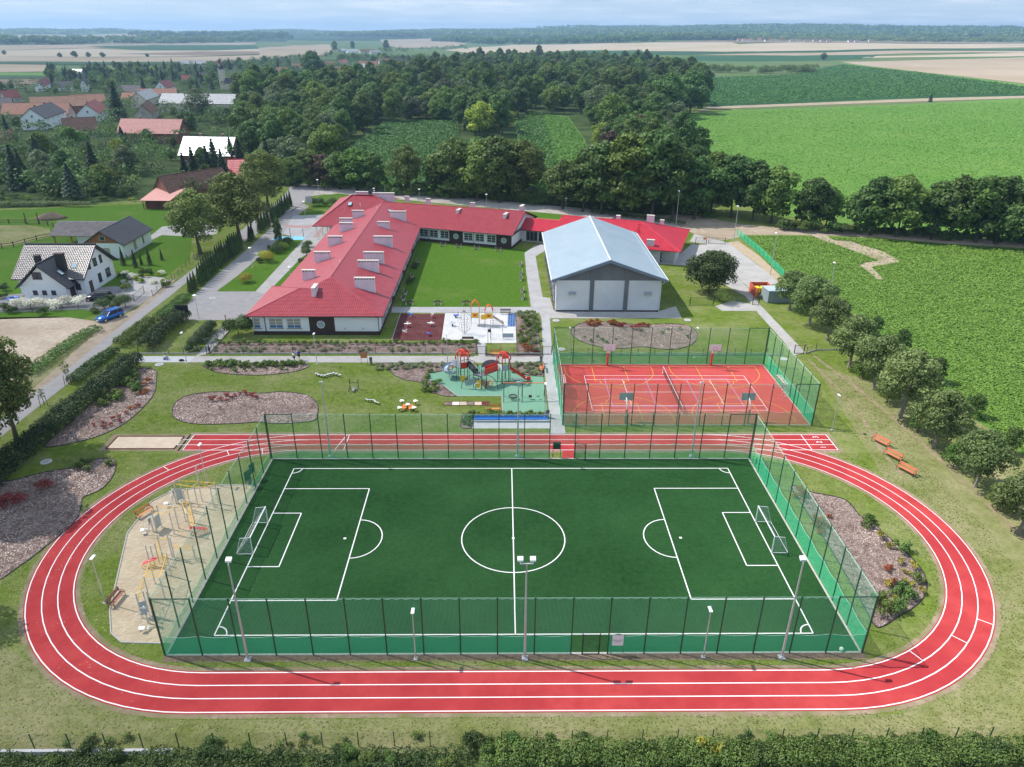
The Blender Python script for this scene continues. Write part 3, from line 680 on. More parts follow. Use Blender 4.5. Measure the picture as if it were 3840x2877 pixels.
# ---------------------------------------------------------------- running track and pitch
XL,XR,YC,R0,LANE = -23.5,25.65,58.78,16.98,1.238
def oval(r,n=40):
    pts = []
    for i in range(n+1):
        t = -math.pi/2 + math.pi*i/n;pts.append((XR + r*math.cos(t),YC + r*math.sin(t)))
    for i in range(n+1):
        t = math.pi/2 + math.pi*i/n;pts.append((XL + r*math.cos(t),YC + r*math.sin(t)))
    return pts
def ring(name,r0,r1,lvl,m,parent=None):
    a,b = oval(r0),oval(r1);mb = MB();n = len(a);z = .006*lvl
    for i in range(n):
        j = (i+1) % n;mb.face([(*a[i],z),(*b[i],z),(*b[j],z),(*a[j],z)])
    o = mb.build(name,m,parent)
    if parent is None: tag(o,kind='structure')
    return o
ring('worn_verge',R0-.55,R0+3*LANE+.55,1.5,'bare_edge')
sheet('worn_verge',[(-39.2,75.1),(41.8,75.1),(41.8,80.1),(-39.2,80.1)],1.2,'bare_edge')
sheet('worn_verge',[(-48.7,75.6),(-39,75.6),(-39,79.6),(-48.7,79.6)],1.2,'bare_edge')
sheet('infield_lawn',oval(R0-1.0),1.8,'grass')
sprint = sheet('sprint_straight',[(-38.6,75.62),(41.2,75.62),(41.2,79.62),(-38.6,79.62)],3,'tartan')
track = ring('running_track',R0-.14,R0+3*LANE+.14,4,'tartan')
for k in range(4):
    r = R0+k*LANE;ring('lane_line',r-.045,r+.045,5.2,'line_white',track)
    y = YC + r;
    for x0,x1 in ((-38.6 if k not in (1,2) else -39.8,XL-.3),(XR+.3,41.2)): strip('lane_line',[(x0,y),(x1,y)],.09,5,'line_white',sprint)
for x in (-38.6,41.15,37.95,-19.2): strip('cross_line',[(x,75.76),(x,79.5)],.09,5.5,'line_white',sprint)
strip('finish_line',[(-20.3,75.7),(-19.5,79.5)],.09,5.7,'line_white',track)
for (th,k) in ((-62,0),(-47,1),(-36,2)):      # stagger marks on the right bend
    t = rad(th);r = R0+k*LANE;c,s_ = math.cos(t),math.sin(t)
    strip('start_mark',[(XR+r*c,YC+r*s_),(XR+(r+LANE)*c,YC+(r+LANE)*s_)],.08,5.6,'line_white',track)
for (th,k) in ((140,2),(120,1),(108,0)):
    t = rad(th);r = R0+k*LANE;c,s_ = math.cos(t),math.sin(t)
    strip('start_mark',[(XL+r*c,YC+r*s_),(XL+(r+LANE)*c,YC+(r+LANE)*s_)],.08,5.6,'line_white',track)
def text_mesh(name,txt,size,m,parent,loc,rot):
    cu = bpy.data.curves.new(name,'FONT');cu.body = txt;cu.size = size;cu.align_x = 'CENTER';cu.align_y = 'CENTER'
    to = bpy.data.objects.new(name+'_tmp',cu);col.objects.link(to);dg = bpy.context.evaluated_depsgraph_get()
    me = bpy.data.meshes.new_from_object(to.evaluated_get(dg));bpy.data.objects.remove(to);me.materials.clear();me.materials.append(M(m))
    o = bpy.data.objects.new(name,me);link(o,parent);o.location = loc;o.rotation_euler = rot;return o
for k in range(3): text_mesh('lane_number',str(k+1),1.0,'line_white',sprint,(39.6,YC+R0+(k+.5)*LANE,.036),(0,0,rad(90)))
# long jump pit
pit = sheet('sand_pit',[(-47.9,76.1),(-39.8,76.1),(-39.75,76.85),(-39.75,78.15),(-39.72,79.0),(-47.9,79.0)],3.5,'sand_pale')
kerb('pit_border',[(-47.95,76.05),(-39.75,76.05),(-39.75,76.85)],pit,.12,.09,'rubber_maroon');kerb('pit_border',[(-39.7,78.2),(-39.7,79.05),(-47.95,79.05),(-47.95,76.05)],pit,.12,.09,'rubber_maroon')

PX,PY,PW,PD = 1.146,58.69,50.53,25.87
SX,SY,SW,SD = 1.15,58.71,56.76,30.12
pitch = sheet('football_pitch',[(SX-SW/2,SY-SD/2),(SX+SW/2,SY-SD/2),(SX+SW/2,SY+SD/2),(SX-SW/2,SY+SD/2)],3,'turf')
sheet('bare_soil',[(SX-SW/2-.1,SY-SD/2-.75),(SX+SW/2+.3,SY-SD/2-.75),(SX+SW/2+.3,SY-SD/2),(SX-SW/2-.1,SY-SD/2)],2.2,'soil')
kerb('pitch_edging',[(SX-SW/2,SY-SD/2),(SX+SW/2,SY-SD/2),(SX+SW/2,SY+SD/2),(SX-SW/2,SY+SD/2)],pitch,.16,.05,'kerb',True)
def pl(pts,m='line_white',w_=.11,lvl=4.2,parent=pitch,name='pitch_line',closed=False): return strip(name,pts,w_,lvl,m,parent,closed=closed)
x0,x1,y0,y1 = PX-PW/2,PX+PW/2,PY-PD/2,PY+PD/2
for a_,b_ in (((x0,y0),(x1,y0)),((x1,y0),(x1,y1)),((x1,y1),(x0,y1)),((x0,y1),(x0,y0)),((PX,y0),(PX,y1))): pl([a_,b_])
rc = (at(1220,1165).x-at(997,1165).x)/2
pl([(PX+rc*math.cos(t),PY+rc*math.sin(t)) for t in np.linspace(0,2*math.pi,49)[:-1]],closed=True,lvl=4.4)
pa = at(798,1056);ga = at(651,1109)
for s_,xx in ((1,x0),(-1,x1)):
    d,hw = pa.x-x0,pa.y-PY;pl([(xx,PY+hw),(xx+s_*d,PY+hw)],lvl=4.4);pl([(xx+s_*d,PY+hw),(xx+s_*d,PY-hw)]);pl([(xx+s_*d,PY-hw),(xx,PY-hw)],lvl=4.4)
    d2,hw2 = ga.x-x0,ga.y-PY;pl([(xx,PY+hw2),(xx+s_*d2,PY+hw2)],lvl=4.4);pl([(xx+s_*d2,PY+hw2),(xx+s_*d2,PY-hw2)]);pl([(xx+s_*d2,PY-hw2),(xx,PY-hw2)],lvl=4.4)
    sp = (xx+s_*(d-1.0),PY);rr = 3.6
    pl([(xx+s_*d+s_*(rr-.9)*math.cos(t),PY+3.05*math.sin(t)) for t in np.linspace(-math.pi/2,math.pi/2,17)],lvl=4.6)
    pl([(sp[0]-.13,PY),(sp[0]+.13,PY)],w_=.26,lvl=4.4)
    for sy,yy in ((1,y0),(-1,y1)): pl([(xx+s_*math.cos(t),yy+sy*math.sin(t)) for t in np.linspace(0,math.pi/2,8)],lvl=4.6)
pl([(PX-.13,PY),(PX+.13,PY)],w_=.26,lvl=4.6)

# ---------------------------------------------------------------- multi-sport court
CX,CY = 24.08,91.59
court = sheet('sports_court',[(CX-16.05,CY-9.55),(CX+16.05,CY-9.55),(CX+16.05,CY+9.55),(CX-16.05,CY+9.55)],3,'tartan_court')
kerb('court_edging',[(CX-16.05,CY-9.55),(CX+16.05,CY-9.55),(CX+16.05,CY+9.55),(CX-16.05,CY+9.55)],court,.12,.05,'kerb',True)
def cz(zx,zy): return at(1152+zx*.25035,662.45+zy*.25035)
tx = (cz(443,598).x+cz(1810,598).x+cz(2020,892).x+cz(515,892).x)/4;ty = (cz(443,598).y+cz(515,892).y)/2
def cl_(pts,m='line_white',lvl=4.2,w_=.07,closed=False): pl(pts,m,w_,lvl,court,'court_line',closed)
def rect(cx,cy,hx,hy,m,lvl):
    for a_,b_ in (((-1,-1),(1,-1)),((1,-1),(1,1)),((1,1),(-1,1)),((-1,1),(-1,-1))): cl_([(cx+a_[0]*hx,cy+a_[1]*hy),(cx+b_[0]*hx,cy+b_[1]*hy)],m,lvl)
rect(tx,ty,11.885,5.485,'line_white',4.2)
for s_ in (-1,1):
    cl_([(tx-11.885,ty+s_*4.115),(tx+11.885,ty+s_*4.115)],lvl=4.4);cl_([(tx+s_*6.4,ty-4.115),(tx+s_*6.4,ty+4.115)],lvl=4.6)
cl_([(tx-6.4,ty),(tx+6.4,ty)],lvl=4.8)
rect(tx,ty,9,4.5,'line_violet',5.2)
for s_ in (-1,1): cl_([(tx+s_*3,ty-4.5),(tx+s_*3,ty+4.5)],'line_violet',5.4)
HX = [cz(637,508).x,cz(1530,508).x];yF,yN = cz(640,518).y,cz(640,995).y
for hx in HX:
    for s_,yy in ((-1,yF),(1,yN)):
        cl_([(hx-6.6,yy),(hx+6.6,yy)],'line_yellow',5.6)
        for q in (-1,1): cl_([(hx+q*2.45,yy),(hx+q*2.45,yy+s_*5.2)],'line_yellow',5.8)
        cl_([(hx-2.45,yy+s_*5.2),(hx+2.45,yy+s_*5.2)],'line_yellow',6.0)
        cl_([(hx+1.8*math.cos(t),yy+s_*(5.2+1.8*math.sin(t))) for t in np.linspace(0,math.pi,15)],'line_yellow',6.2)
        cl_([(hx-6.6,yy),(hx-6.6,yy+s_*1.5)] + [(hx-6.6*math.cos(t),yy+s_*(1.5+6.0*math.sin(t))) for t in np.linspace(.05,math.pi-.05,25)] + [(hx+6.6,yy+s_*1.5),(hx+6.6,yy)],'line_yellow',6.4)
# tennis net
tn = thing('tennis_net','low dark tennis net across the middle of the red multi-sport court','net',(tx,ty,0))
for s_ in (-1,1): MB().tube([(0,s_*6.4,0),(0,s_*6.4,1.1)],.05,8).box((0,s_*6.4,.03),(.2,.2,.06)).build('post','steel_white',tn)
MB().face([(0,-6.4,.06),(0,6.4,.06),(0,6.4,.98),(0,-6.4,.98)],[(0,0),(12.8,0),(12.8,.92),(0,.92)]).build('mesh','net_dark',tn)
MB().box((0,0,1.01),(.02,12.8,.08)).build('headband','line_white',tn)
# basketball hoops
def hoop(x,y,s_,label,back):
    h = thing('basketball_hoop',label,'basketball hoop',(x,y,0),0 if s_ < 0 else math.pi,'basketball hoops around the red court')
    MB().tube([(0,0,0),(0,0,2.1)],.17,10).build('post_pad','pink_pad',h)
    MB().tube([(0,0,2.1),(0,0,2.75),(0,-.35,3.2),(0,-1.0,3.35)],.075,8).bar((-.3,-1.0,3.1),(0,-.3,3.0),.04).bar((.3,-1.0,3.1),(0,-.3,3.0),.04).build('post','steel_white',h)
    b = MB().box((0,-1.08,3.42),(1.8,.05,1.05)).build('backboard','steel_white' if not back else 'panel_grey',h)
    m = MB()
    for a_,c_ in (((-.295,3.05),(.295,3.05)),((.295,3.05),(.295,3.5)),((.295,3.5),(-.295,3.5)),((-.295,3.5),(-.295,3.05))): m.bar((a_[0],-1.108,a_[1]),(c_[0],-1.108,c_[1]),.05,.01)
    for a_,c_ in (((-.9,2.9),(.9,2.9)),((.9,2.9),(.9,3.94)),((.9,3.94),(-.9,3.94)),((-.9,3.94),(-.9,2.9))): m.bar((a_[0]*.98,-1.108,a_[1]*.995+.02),(c_[0]*.98,-1.108,c_[1]*.995+.02),.035,.01)
    m.build('markings','black_metal',b)
    t = [(.23*math.cos(q),-1.36+.23*math.sin(q),3.05) for q in np.linspace(0,6.28,15)]
    MB().tube(t,.012,5,cap=False).build('rim','orange_paint',h)
    n = MB()
    for k in range(12):
        q = k*math.pi/6;n.tube([(.22*math.cos(q),-1.36+.22*math.sin(q),3.04),(.12*math.cos(q+.3),-1.36+.12*math.sin(q+.3),2.62)],.008,3)
    n.build('net','line_white',h)
hoop(HX[0],CY+9.15,-1,'basketball hoop at the far left of the red court, white board facing the camera',0)
hoop(HX[1],CY+9.15,-1,'basketball hoop at the far right of the red court, white board facing the camera',0)
hoop(HX[0],CY-9.2,1,'basketball hoop at the near left of the red court, its board seen from behind',1)
hoop(HX[1],CY-9.2,1,'basketball hoop at the near right of the red court, its board seen from behind',1)
# handball goals
def hgoal(x,y,rot,label):
    g = thing('handball_goal',label,'goal',(x,y,0),rot,'striped handball goals on the red court')
    for s_ in (-1,1):
        o = MB().box((0,s_*1.5,1.0),(.08,.08,2.0)).build('post','line_white',g)
        for k in range(0,10,2): MB().box((0,s_*1.5,.1+.2*k),(.09,.09,.2)).build('red_band','red_paint',o)
    o = MB().box((0,0,2.04),(.08,3.0,.08)).build('crossbar','line_white',g)
    for k in range(0,15,2): MB().box((0,-1.4+.2*k,2.04),(.09,.2,.09)).build('red_band','red_paint',o)
    m = MB()
    for s_ in (-1,1): m.tube([(0,s_*1.5,2.0),(-.7,s_*1.5,1.95),(-1.1,s_*1.5,.03),(0,s_*1.5,.03)],.02,5)
    m.tube([(-1.1,-1.5,.03),(-1.1,1.5,.03)],.02,5).build('back_frame','steel_white',g)
    n = MB();n.face([(-.7,-1.5,1.95),(-.7,1.5,1.95),(-1.1,1.5,.03),(-1.1,-1.5,.03)],[(0,0),(3,0),(3,2),(0,2)]).face([(0,-1.5,2),(0,1.5,2),(-.7,1.5,1.95),(-.7,-1.5,1.95)],[(0,0),(3,0),(3,.7),(0,.7)])
    for s_ in (-1,1): n.face([(0,s_*1.5,2),(-.7,s_*1.5,1.95),(-1.1,s_*1.5,.03),(0,s_*1.5,.03)],[(0,2),(.7,2),(1.1,0),(0,0)])
    n.build('net','net_white',g)
hgoal(CX-15.2,CY+.1,0,'red and white striped handball goal at the left end of the red court');hgoal(CX+15.2,CY+.1,math.pi,'red and white striped handball goal at the right end of the red court')
# football goals
def fgoal(x,rot,label):
    g = thing('football_goal',label,'goal',(x,PY+.1,0),rot,'white football goals')
    for s_ in (-1,1): MB().tube([(0,s_*2.5,0),(0,s_*2.5,2.0)],.055,8).build('post','steel_white',g)
    MB().tube([(0,-2.55,2.0),(0,2.55,2.0)],.055,8).build('crossbar','steel_white',g)
    m = MB()
    for s_ in (-1,1): m.tube([(0,s_*2.5,2.0),(-1.0,s_*2.5,1.9),(-1.6,s_*2.5,.04),(0,s_*2.5,.04)],.025,6)
    m.tube([(-1.6,-2.5,.04),(-1.6,2.5,.04)],.025,6).build('back_frame','steel_white',g)
    n = MB();n.face([(-.3,-2.5,1.75),(-.3,2.5,1.75),(-1.5,2.5,.04),(-1.5,-2.5,.04)],[(0,0),(5,0),(5,2),(0,2)]).face([(0,-2.5,2),(0,2.5,2),(-.3,2.5,1.75),(-.3,-2.5,1.75)],[(0,0),(5,0),(5,.4),(0,.4)])
    for s_ in (-1,1): n.face([(0,s_*2.5,2),(-1,s_*2.5,1.9),(-1.6,s_*2.5,.04),(0,s_*2.5,.04)],[(0,2),(1,2),(1.6,0),(0,0)])
    n.build('net','net_white',g)
fgoal(x0,0,'white football goal with net at the left end of the pitch');fgoal(x1,math.pi,'white football goal with net at the right end of the pitch')
b_ = thing('football','pale ball lying at the near right corner of the pitch inside the fence','ball',at(1817,1406));
mb = MB();mb.lathe([(.19*math.sin(t)+.001,.19-.19*math.cos(t)) for t in np.linspace(0,math.pi,9)],n=12);mb.build('cover','white_plastic',b_,True)

# ---------------------------------------------------------------- tall ball fences
def ball_fence(label,p,q,bays,low=True,h=6.0,skip=(),toprail=(),post='green_metal',lowh=2.0,group='tall green ball fences'):
    p,q = Vector((p[0],p[1],0)),Vector((q[0],q[1],0));d = (q-p);L = d.length;ang = math.atan2(d.y,d.x);b = L/bays
    f = thing('ball_fence',label,'fence',p,ang,group)
    pm = MB().box((0,0,h/2),(.09,.09,h)).box((0,0,h+.02),(.11,.11,.04)).mesh('post',post)
    for i in range(bays+1): o = bpy.data.objects.new('post',pm);link(o,f);o.location = (i*b,0,0)
    def net_(z0,z1,m,name,sag):
        mb = MB();k = 8
        for i in range(k):
            a,c = b*i/k,b*(i+1)/k;s0,s1 = (sag*math.sin(math.pi*t) for t in (i/k,(i+1)/k))
            mb.face([(a,0,z0),(c,0,z0),(c,0,z1-s1),(a,0,z1-s0)],[(a,z0),(c,z0),(c,z1-s1),(a,z1-s0)])
        return mb.mesh(name,m)
    nm = net_(lowh if low else .05,h-.03,'net_green','net',.05);lm = net_(.04,lowh+.1,'net_low','lower_net',.16)
    rope = MB().tube([(b*t,0,h-.05-.10*abs(math.sin(math.pi*t*4))) for t in np.linspace(0,1,17)],.014,4).tube([(0,0,h-.02),(b,0,h-.02)],.012,4).mesh('head_rope','net_rope')
    lrope = MB().tube([(b*t,0,lowh+.09-.16*math.sin(math.pi*t)) for t in np.linspace(0,1,9)],.014,4).mesh('lower_rope','net_rope')
    for i in range(bays):
        for me,nme in ((nm,'net'),(rope,'head_rope')) + (((lm,'lower_net'),(lrope,'lower_rope')) if low and i not in skip else ()):
            o = bpy.data.objects.new(nme,me);link(o,f);o.location = (i*b,0,0)
        if i in toprail: MB().box((b/2,0,h-.03),(b-.09,.07,.07)).build('top_rail',post,f,loc=(i*b,0,0))
    return f
mat('net_rope',(.42,.60,.50),rough=.8)
sx0,sx1,sy0,sy1 = SX-SW/2-.05,SX+SW/2+.05,SY-SD/2-.06,SY+SD/2+.06
ball_fence('tall green net fence along the near side of the football pitch',(sx0,sy0),(sx1,sy0),19,toprail=(0,18),skip=(11,))
ball_fence('tall green net fence along the far side of the football pitch',(sx0,sy1),(sx1,sy1),19,toprail=(0,18),skip=(11,))
ball_fence('tall green net fence along the left end of the football pitch',(sx0-.1,sy0+.1),(sx0-.1,sy1-.1),10,lowh=1.0)
ball_fence('tall green net fence along the right end of the football pitch',(sx1+.1,sy0+.1),(sx1+.1,sy1-.1),10)
c0,c1,d0,d1 = CX-16.15,CX+16.15,CY-9.68,CY+9.68
ball_fence('tall green net fence along the near side of the red court',(c0,d0),(c1,d0),11,toprail=(0,10),group='tall court fences')
ball_fence('tall green net fence along the far side of the red court',(c0,d1),(c1,d1),11,toprail=(0,10),group='tall court fences')
ball_fence('tall green net fence along the left end of the red court',(c0-.1,d0+.1),(c0-.1,d1-.1),7,lowh=3.0,group='tall court fences')
ball_fence('tall green net fence along the right end of the red court',(c1+.1,d0+.1),(c1+.1,d1-.1),7,group='tall court fences')
def gate(label,p,q,h,m='black_metal',open_=0.0,name='gate',mesh_='chain_link',group=None):
    p,q = Vector((p[0],p[1],0)),Vector((q[0],q[1],0));d = q-p;L = d.length
    g = thing(name,label,'gate',p,math.atan2(d.y,d.x),group)
    for x in (0,L): MB().box((x,0,h/2+.1),(.07,.07,h+.2)).build('post',m,g)
    leaf = MB()
    for a_,c_ in (((.06,.08),(L-.06,.08)),((.06,h),(L-.06,h)),((.06,.08),(.06,h)),((L-.06,.08),(L-.06,h))): leaf.bar((a_[0],0,a_[1]),(c_[0],0,c_[1]),.045)
    o = leaf.build('leaf_frame',m,g,rot=open_)
    MB().face([(.06,0,.1),(L-.06,0,.1),(L-.06,0,h),(.06,0,h)],[(0,0),(L,0),(L,h),(0,h)]).build('mesh',mesh_,o)
    MB().box((L-.12,-.04,h*.5),(.06,.1,.12)).build('latch',m,o)
    return g
_b = 56.86/19
gate('dark mesh gate in the near pitch fence beside the white notice board',(sx0+11*_b+.9,sy0-.05),(sx0+11*_b+2.3,sy0-.05),2.1,'green_metal')
g_ = at(1216,990);gate('open mesh gate in the far pitch fence by the red mat',(g_.x+1.35,sy1-.02),(g_.x+2.6,sy1-.55),2.2,'green_metal')
gate('dark mesh gate at the right end of the pitch fence',(sx1+.18,sy1-5.2),(sx1+.18,sy1-3.7),2.2,'green_metal');gate('dark mesh gate at the far right corner of the court fence',(c1+.18,d1-3.9),(c1+.18,d1-2.3),2.2,'green_metal')

# ---------------------------------------------------------------- lamps
def floodlight(x,y,heads,label,face):
    o = thing('floodlight_mast',label,'floodlight',(x,y,0),0,'floodlight masts round the pitch')
    MB().box((0,0,.06),(.5,.5,.12)).box((0,0,.16),(.34,.34,.1)).build('base','concrete_new',o)
    MB().tube([(0,0,.1),(0,0,9.7)],.11,8,.06).build('pole','steel',o)
    if heads > 1: MB().box((0,0,9.72),(1.0,.09,.09)).build('crossarm','steel',o)
    for k in range(heads):
        xx = (k-(heads-1)/2)*.95
        h = MB().slab([(xx-.22,face*.05,9.85),(xx+.22,face*.05,9.85),(xx+.22,face*.38,9.98),(xx-.22,face*.38,9.98)],(0,0,.16)).bar((xx,0,9.7),(xx,face*.15,9.95),.07).build('lamp_head','steel_white',o)
        MB().slab([(xx-.19,face*.08,9.847),(xx+.19,face*.08,9.847),(xx+.19,face*.35,9.953),(xx-.19,face*.35,9.953)],(0,0,-.012)).build('lens','glass_light',h)
FL = [-20.47,1.87,22.8];wh = ['left','middle','right']
for i,x in enumerate(FL):
    floodlight(x,43.12,2 if i == 1 else 1,f'tall grey floodlight mast before the near pitch fence, {wh[i]} one' + (' with two heads' if i == 1 else ''),1)
    floodlight(x,74.27,1,f'tall grey floodlight mast behind the far pitch fence, {wh[i]} one',-1)
def park_lamp(p,label,h=4.9,head='flat',rot=0.0):
    o = thing('street_lamp',label,'lamp',(p[0],p[1],0),rot,'lamps of the school grounds')
    MB().box((0,0,.05),(.3,.3,.1)).build('base','concrete_new',o)
    MB().tube([(0,0,.05),(0,0,h)],.06 if h < 7 else .1,7,.04).build('pole','steel',o)
    if head == 'flat': MB().box((0,.18,h+.04),(.26,.62,.07)).bar((0,0,h-.05),(0,.12,h+.03),.06).build('lamp_head','steel_white',o)
    elif head == 'disc': MB().lathe([(.06,-.12),(.30,-.05),(.36,.02),(.2,.14),(.02,.2)],(0,0,h),14).build('lamp_head','steel_white',o)
    else: MB().tube([(0,0,h),(0,.35,h+.12)],.05,6).lathe([(.02,-.1),(.24,-.04),(.30,.04),(.16,.14),(.01,.17)],(0,.5,h+.12),12).build('lamp_head','steel_white',o)
    return o
for uv,lab,h_,hd_ in (((898,1424),'slim lamp outside the near pitch fence, left of its middle',4.9,'flat'),((1519,1420),'slim lamp outside the near pitch fence, right of its middle',4.9,'flat'),
  ((227,1303),'slim lamp on the grass inside the left bend of the track',4.9,'flat'),((447,1044),'slim lamp at the far end of the workout sand',4.9,'flat'),
  ((1797,929),'slim lamp on the grass right of the red court',4.9,'flat'),((685,787),'slim lamp beside the footpath in front of the school',4.9,'flat'),
  ((967,787),'slim lamp beside the footpath left of the climbing towers',4.9,'flat'),((1229,773),'slim lamp behind the far left of the court fence',4.9,'flat'),
  ((1500,773),'slim lamp behind the court fence by the mulch bed',4.9,'flat'),((1176.5,903),'slim lamp at the right end of the blue seats',4.9,'flat'),
  ((430,688.5),'grey lamp with disc head at the edge of the car park',4.3,'disc'),((404,785),'slim lamp on the footpath by the sitting person',4.9,'flat'),
  ((546,578),'grey disc lamp on the lawn beside the thuja row',4.3,'disc'),((660,470),'grey disc lamp at the edge of the school plaza',4.3,'disc'),
  ((689,419),'grey disc lamp by the road junction behind the plaza',4.3,'disc'),((907,441),'grey disc lamp behind the school roof, nearest the big chimney',4.3,'disc'),
  ((1051,453),'grey disc lamp behind the middle of the north wing',4.3,'disc'),((1221.7,462),'grey disc lamp behind the low link building',4.3,'disc'),
  ((1459.5,489),'tall street lamp beside the gravel road behind the bright red roof',9.0,'arm'),((1584,524),'tall street lamp at the gate beside the sandy bank',8.6,'arm'),
  ((1663.5,593),'tall street lamp on the sandy bank beside the potato field',8.6,'arm'),((1786,660),'tall street lamp rising behind the first trees of the row',8.0,'arm'),
  ((627,593),'short lamp post on the lawn strip beside the school',1.6,'disc')):
    park_lamp(at(*uv),lab,h_,hd_)
# ---------------------------------------------------------------- buildings: helpers
def clip(poly,k,c,keep_ge):
    out_ = []
    for i in range(len(poly)):
        a,b = poly[i],poly[(i+1) % len(poly)];da,db = a[k]-c,b[k]-c
        if not keep_ge: da,db = -da,-db
        if da >= -1e-9: out_.append(a)
        if (da > 1e-9 and db < -1e-9) or (da < -1e-9 and db > 1e-9):
            t = da/(da-db);out_.append((a[0]+(b[0]-a[0])*t,a[1]+(b[1]-a[1])*t))
    return out_
def courses(mb,pts,p=.4,st=.05,lift=.02):
    """roof plane laid in overlapping courses; UV in metres (along eave, down slope)"""
    pts = [Vector(q) for q in pts];n = Vector((0,0,0))
    for i in range(len(pts)): n += (pts[i]-pts[0]).cross(pts[(i+1) % len(pts)]-pts[0])
    n.normalize()
    if n.z < 0: n = -n;pts = pts[::-1]
    d = Vector((n.x,n.y,0));s = (d - n*d.dot(n)).normalized();a = s.cross(n).normalized();a = -a
    o = pts[0];P2 = [((q-o).dot(a),(q-o).dot(s)) for q in pts]
    lo,hi = min(q[1] for q in P2),max(q[1] for q in P2);k = 0
    while lo+k*p < hi-1e-4:
        y0_,y1_ = lo+k*p,min(lo+(k+1)*p,hi);c = clip(clip(P2,1,y0_,True),1,y1_,False)
        if len(c) >= 3:
            f = lambda q: o + a*q[0] + s*q[1] + n*(lift + st*(q[1]-y0_)/p)
            mb.face([f(q) for q in c],[(q[0],q[1]) for q in c])
            for i in range(len(c)):
                q,r = c[i],c[(i+1) % len(c)]
                if abs(q[1]-y1_) < 1e-4 and abs(r[1]-y1_) < 1e-4 and abs(q[0]-r[0]) > .02:
                    mb.face([f(q),f(r),o+a*r[0]+s*r[1]+n*(lift-.03),o+a*q[0]+s*q[1]+n*(lift-.03)][::-1],[(q[0],q[1])]*4)
        k += 1
    return mb
def bw(mb,name,m,parent,smooth=False):
    """part given in world coordinates under an unrotated thing"""
    t = parent
    L = Vector(t.location)
    while t.parent is not None: t = t.parent;L += Vector(t.location)
    mb.v = [(v[0]-L.x,v[1]-L.y,v[2]-L.z) for v in mb.v]
    return mb.build(name,m,parent,smooth)
def window(parent,o,ex,w_,h_,cols=2,rows=2,frame='white_frame',glass='glass',sill=True,off=.03,blind=None,low=None):
    """o: lower left corner on the wall face (local to parent), ex: unit along the wall; outward = ex x up reversed"""
    o = Vector(o);ex = Vector((ex[0],ex[1],0));up = Vector((0,0,1));nn = ex.cross(up)
    f = MB();t = .07
    def q(x,z,d): return o + ex*x + up*z + nn*d
    for (a_,b_) in (((0,t/2),(w_,t/2)),((0,h_-t/2),(w_,h_-t/2)),((t/2,0),(t/2,h_)),((w_-t/2,0),(w_-t/2,h_))): f.bar(q(*a_,off),q(*b_,off),t,.08,up=nn)
    for i in range(1,cols): f.bar(q(w_*i/cols,t,off),q(w_*i/cols,h_-t,off),t*1.1,.07,up=nn)
    for j in range(1,rows): f.bar(q(t,h_*j/rows,off),q(w_-t,h_*j/rows,off),t*.8,.06,up=nn)
    fo = f.build('window',frame,parent)
    for i in range(cols):
        a_,b_ = w_*i/cols+t*.6,w_*(i+1)/cols-t*.6
        MB().face([q(a_,t,.012),q(b_,t,.012),q(b_,h_-t,.012),q(a_,h_-t,.012)]).build('pane',glass,fo)
    if blind: MB().face([q(t,h_*blind,.016),q(w_-t,h_*blind,.016),q(w_-t,h_-t,.016),q(t,h_-t,.016)]).build('blind','blind',fo)
    if low: MB().face([q(t,t,.018),q(w_-t,t,.018),q(w_-t,h_*.34,.018),q(t,h_*.34,.018)]).build('lower_film',low,fo)
    if sill: MB().bar(q(-.06,-.03,.06),q(w_+.06,-.03,.06),.18,.05,up=up).build('sill','dark_trim',fo)
    return fo
def round_window(parent,c,ex,r):
    c = Vector(c);ex = Vector((ex[0],ex[1],0));up = Vector((0,0,1));nn = ex.cross(up)
    f = MB().tube([c + ex*(r*math.cos(t)) + up*(r*math.sin(t)) + nn*.04 for t in np.linspace(0,2*math.pi,25)],.05,6,cap=False)
    fo = f.build('round_window','white_frame',parent)
    MB().face([c + ex*(r*math.cos(t)) + up*(r*math.sin(t)) + nn*.015 for t in np.linspace(0,2*math.pi,25)[:-1]]).build('pane','glass_light',fo)
    return fo
def wall_poly(name,pts,z0,z1,m,parent):
    return bw(MB().prism(pts,z0,z1),name,m,parent)
def chimney(parent,cx,cy,lx,ly,z0,z1,m='chimney_render',slots=True):
    o = bw(MB().box((cx,cy,(z0+z1)/2),(lx,ly,z1-z0)),'chimney',m,parent)
    bw(MB().box((cx,cy,z1+.06),(lx+.16,ly+.16,.12)),'cap','brick_cap',o)
    if slots:
        mb = MB();n = max(3,int(max(lx,ly)/.5))
        for i in range(n):
            t = (i+.5)/n-.5
            for s_ in (-1,1):
                if lx >= ly: mb.box((cx+t*lx,cy+s_*(ly/2+.003),z1-.16),(.22,.02,.18))
                else: mb.box((cx+s_*(lx/2+.003),cy+t*ly,z1-.16),(.02,.22,.18))
        bw(mb,'vent_slots','dark_trim',o)['kind'] = 'stuff'
    return o
def downpipe(parent,x,y,z,m='dark_trim'):
    return bw(MB().tube([(x,y,.1),(x,y,z-.5),(x,y-.25,z-.15)],.055,6),'downpipe',m,parent)

# ---------------------------------------------------------------- the school
sch = thing('school_building','long white single-storey school with red tiled roof and many wall-like chimneys','school',(-30,140,0))
e1 = Vector((.948,-.318,0));e2 = Vector((.318,.948,0))
EZ = 3.5
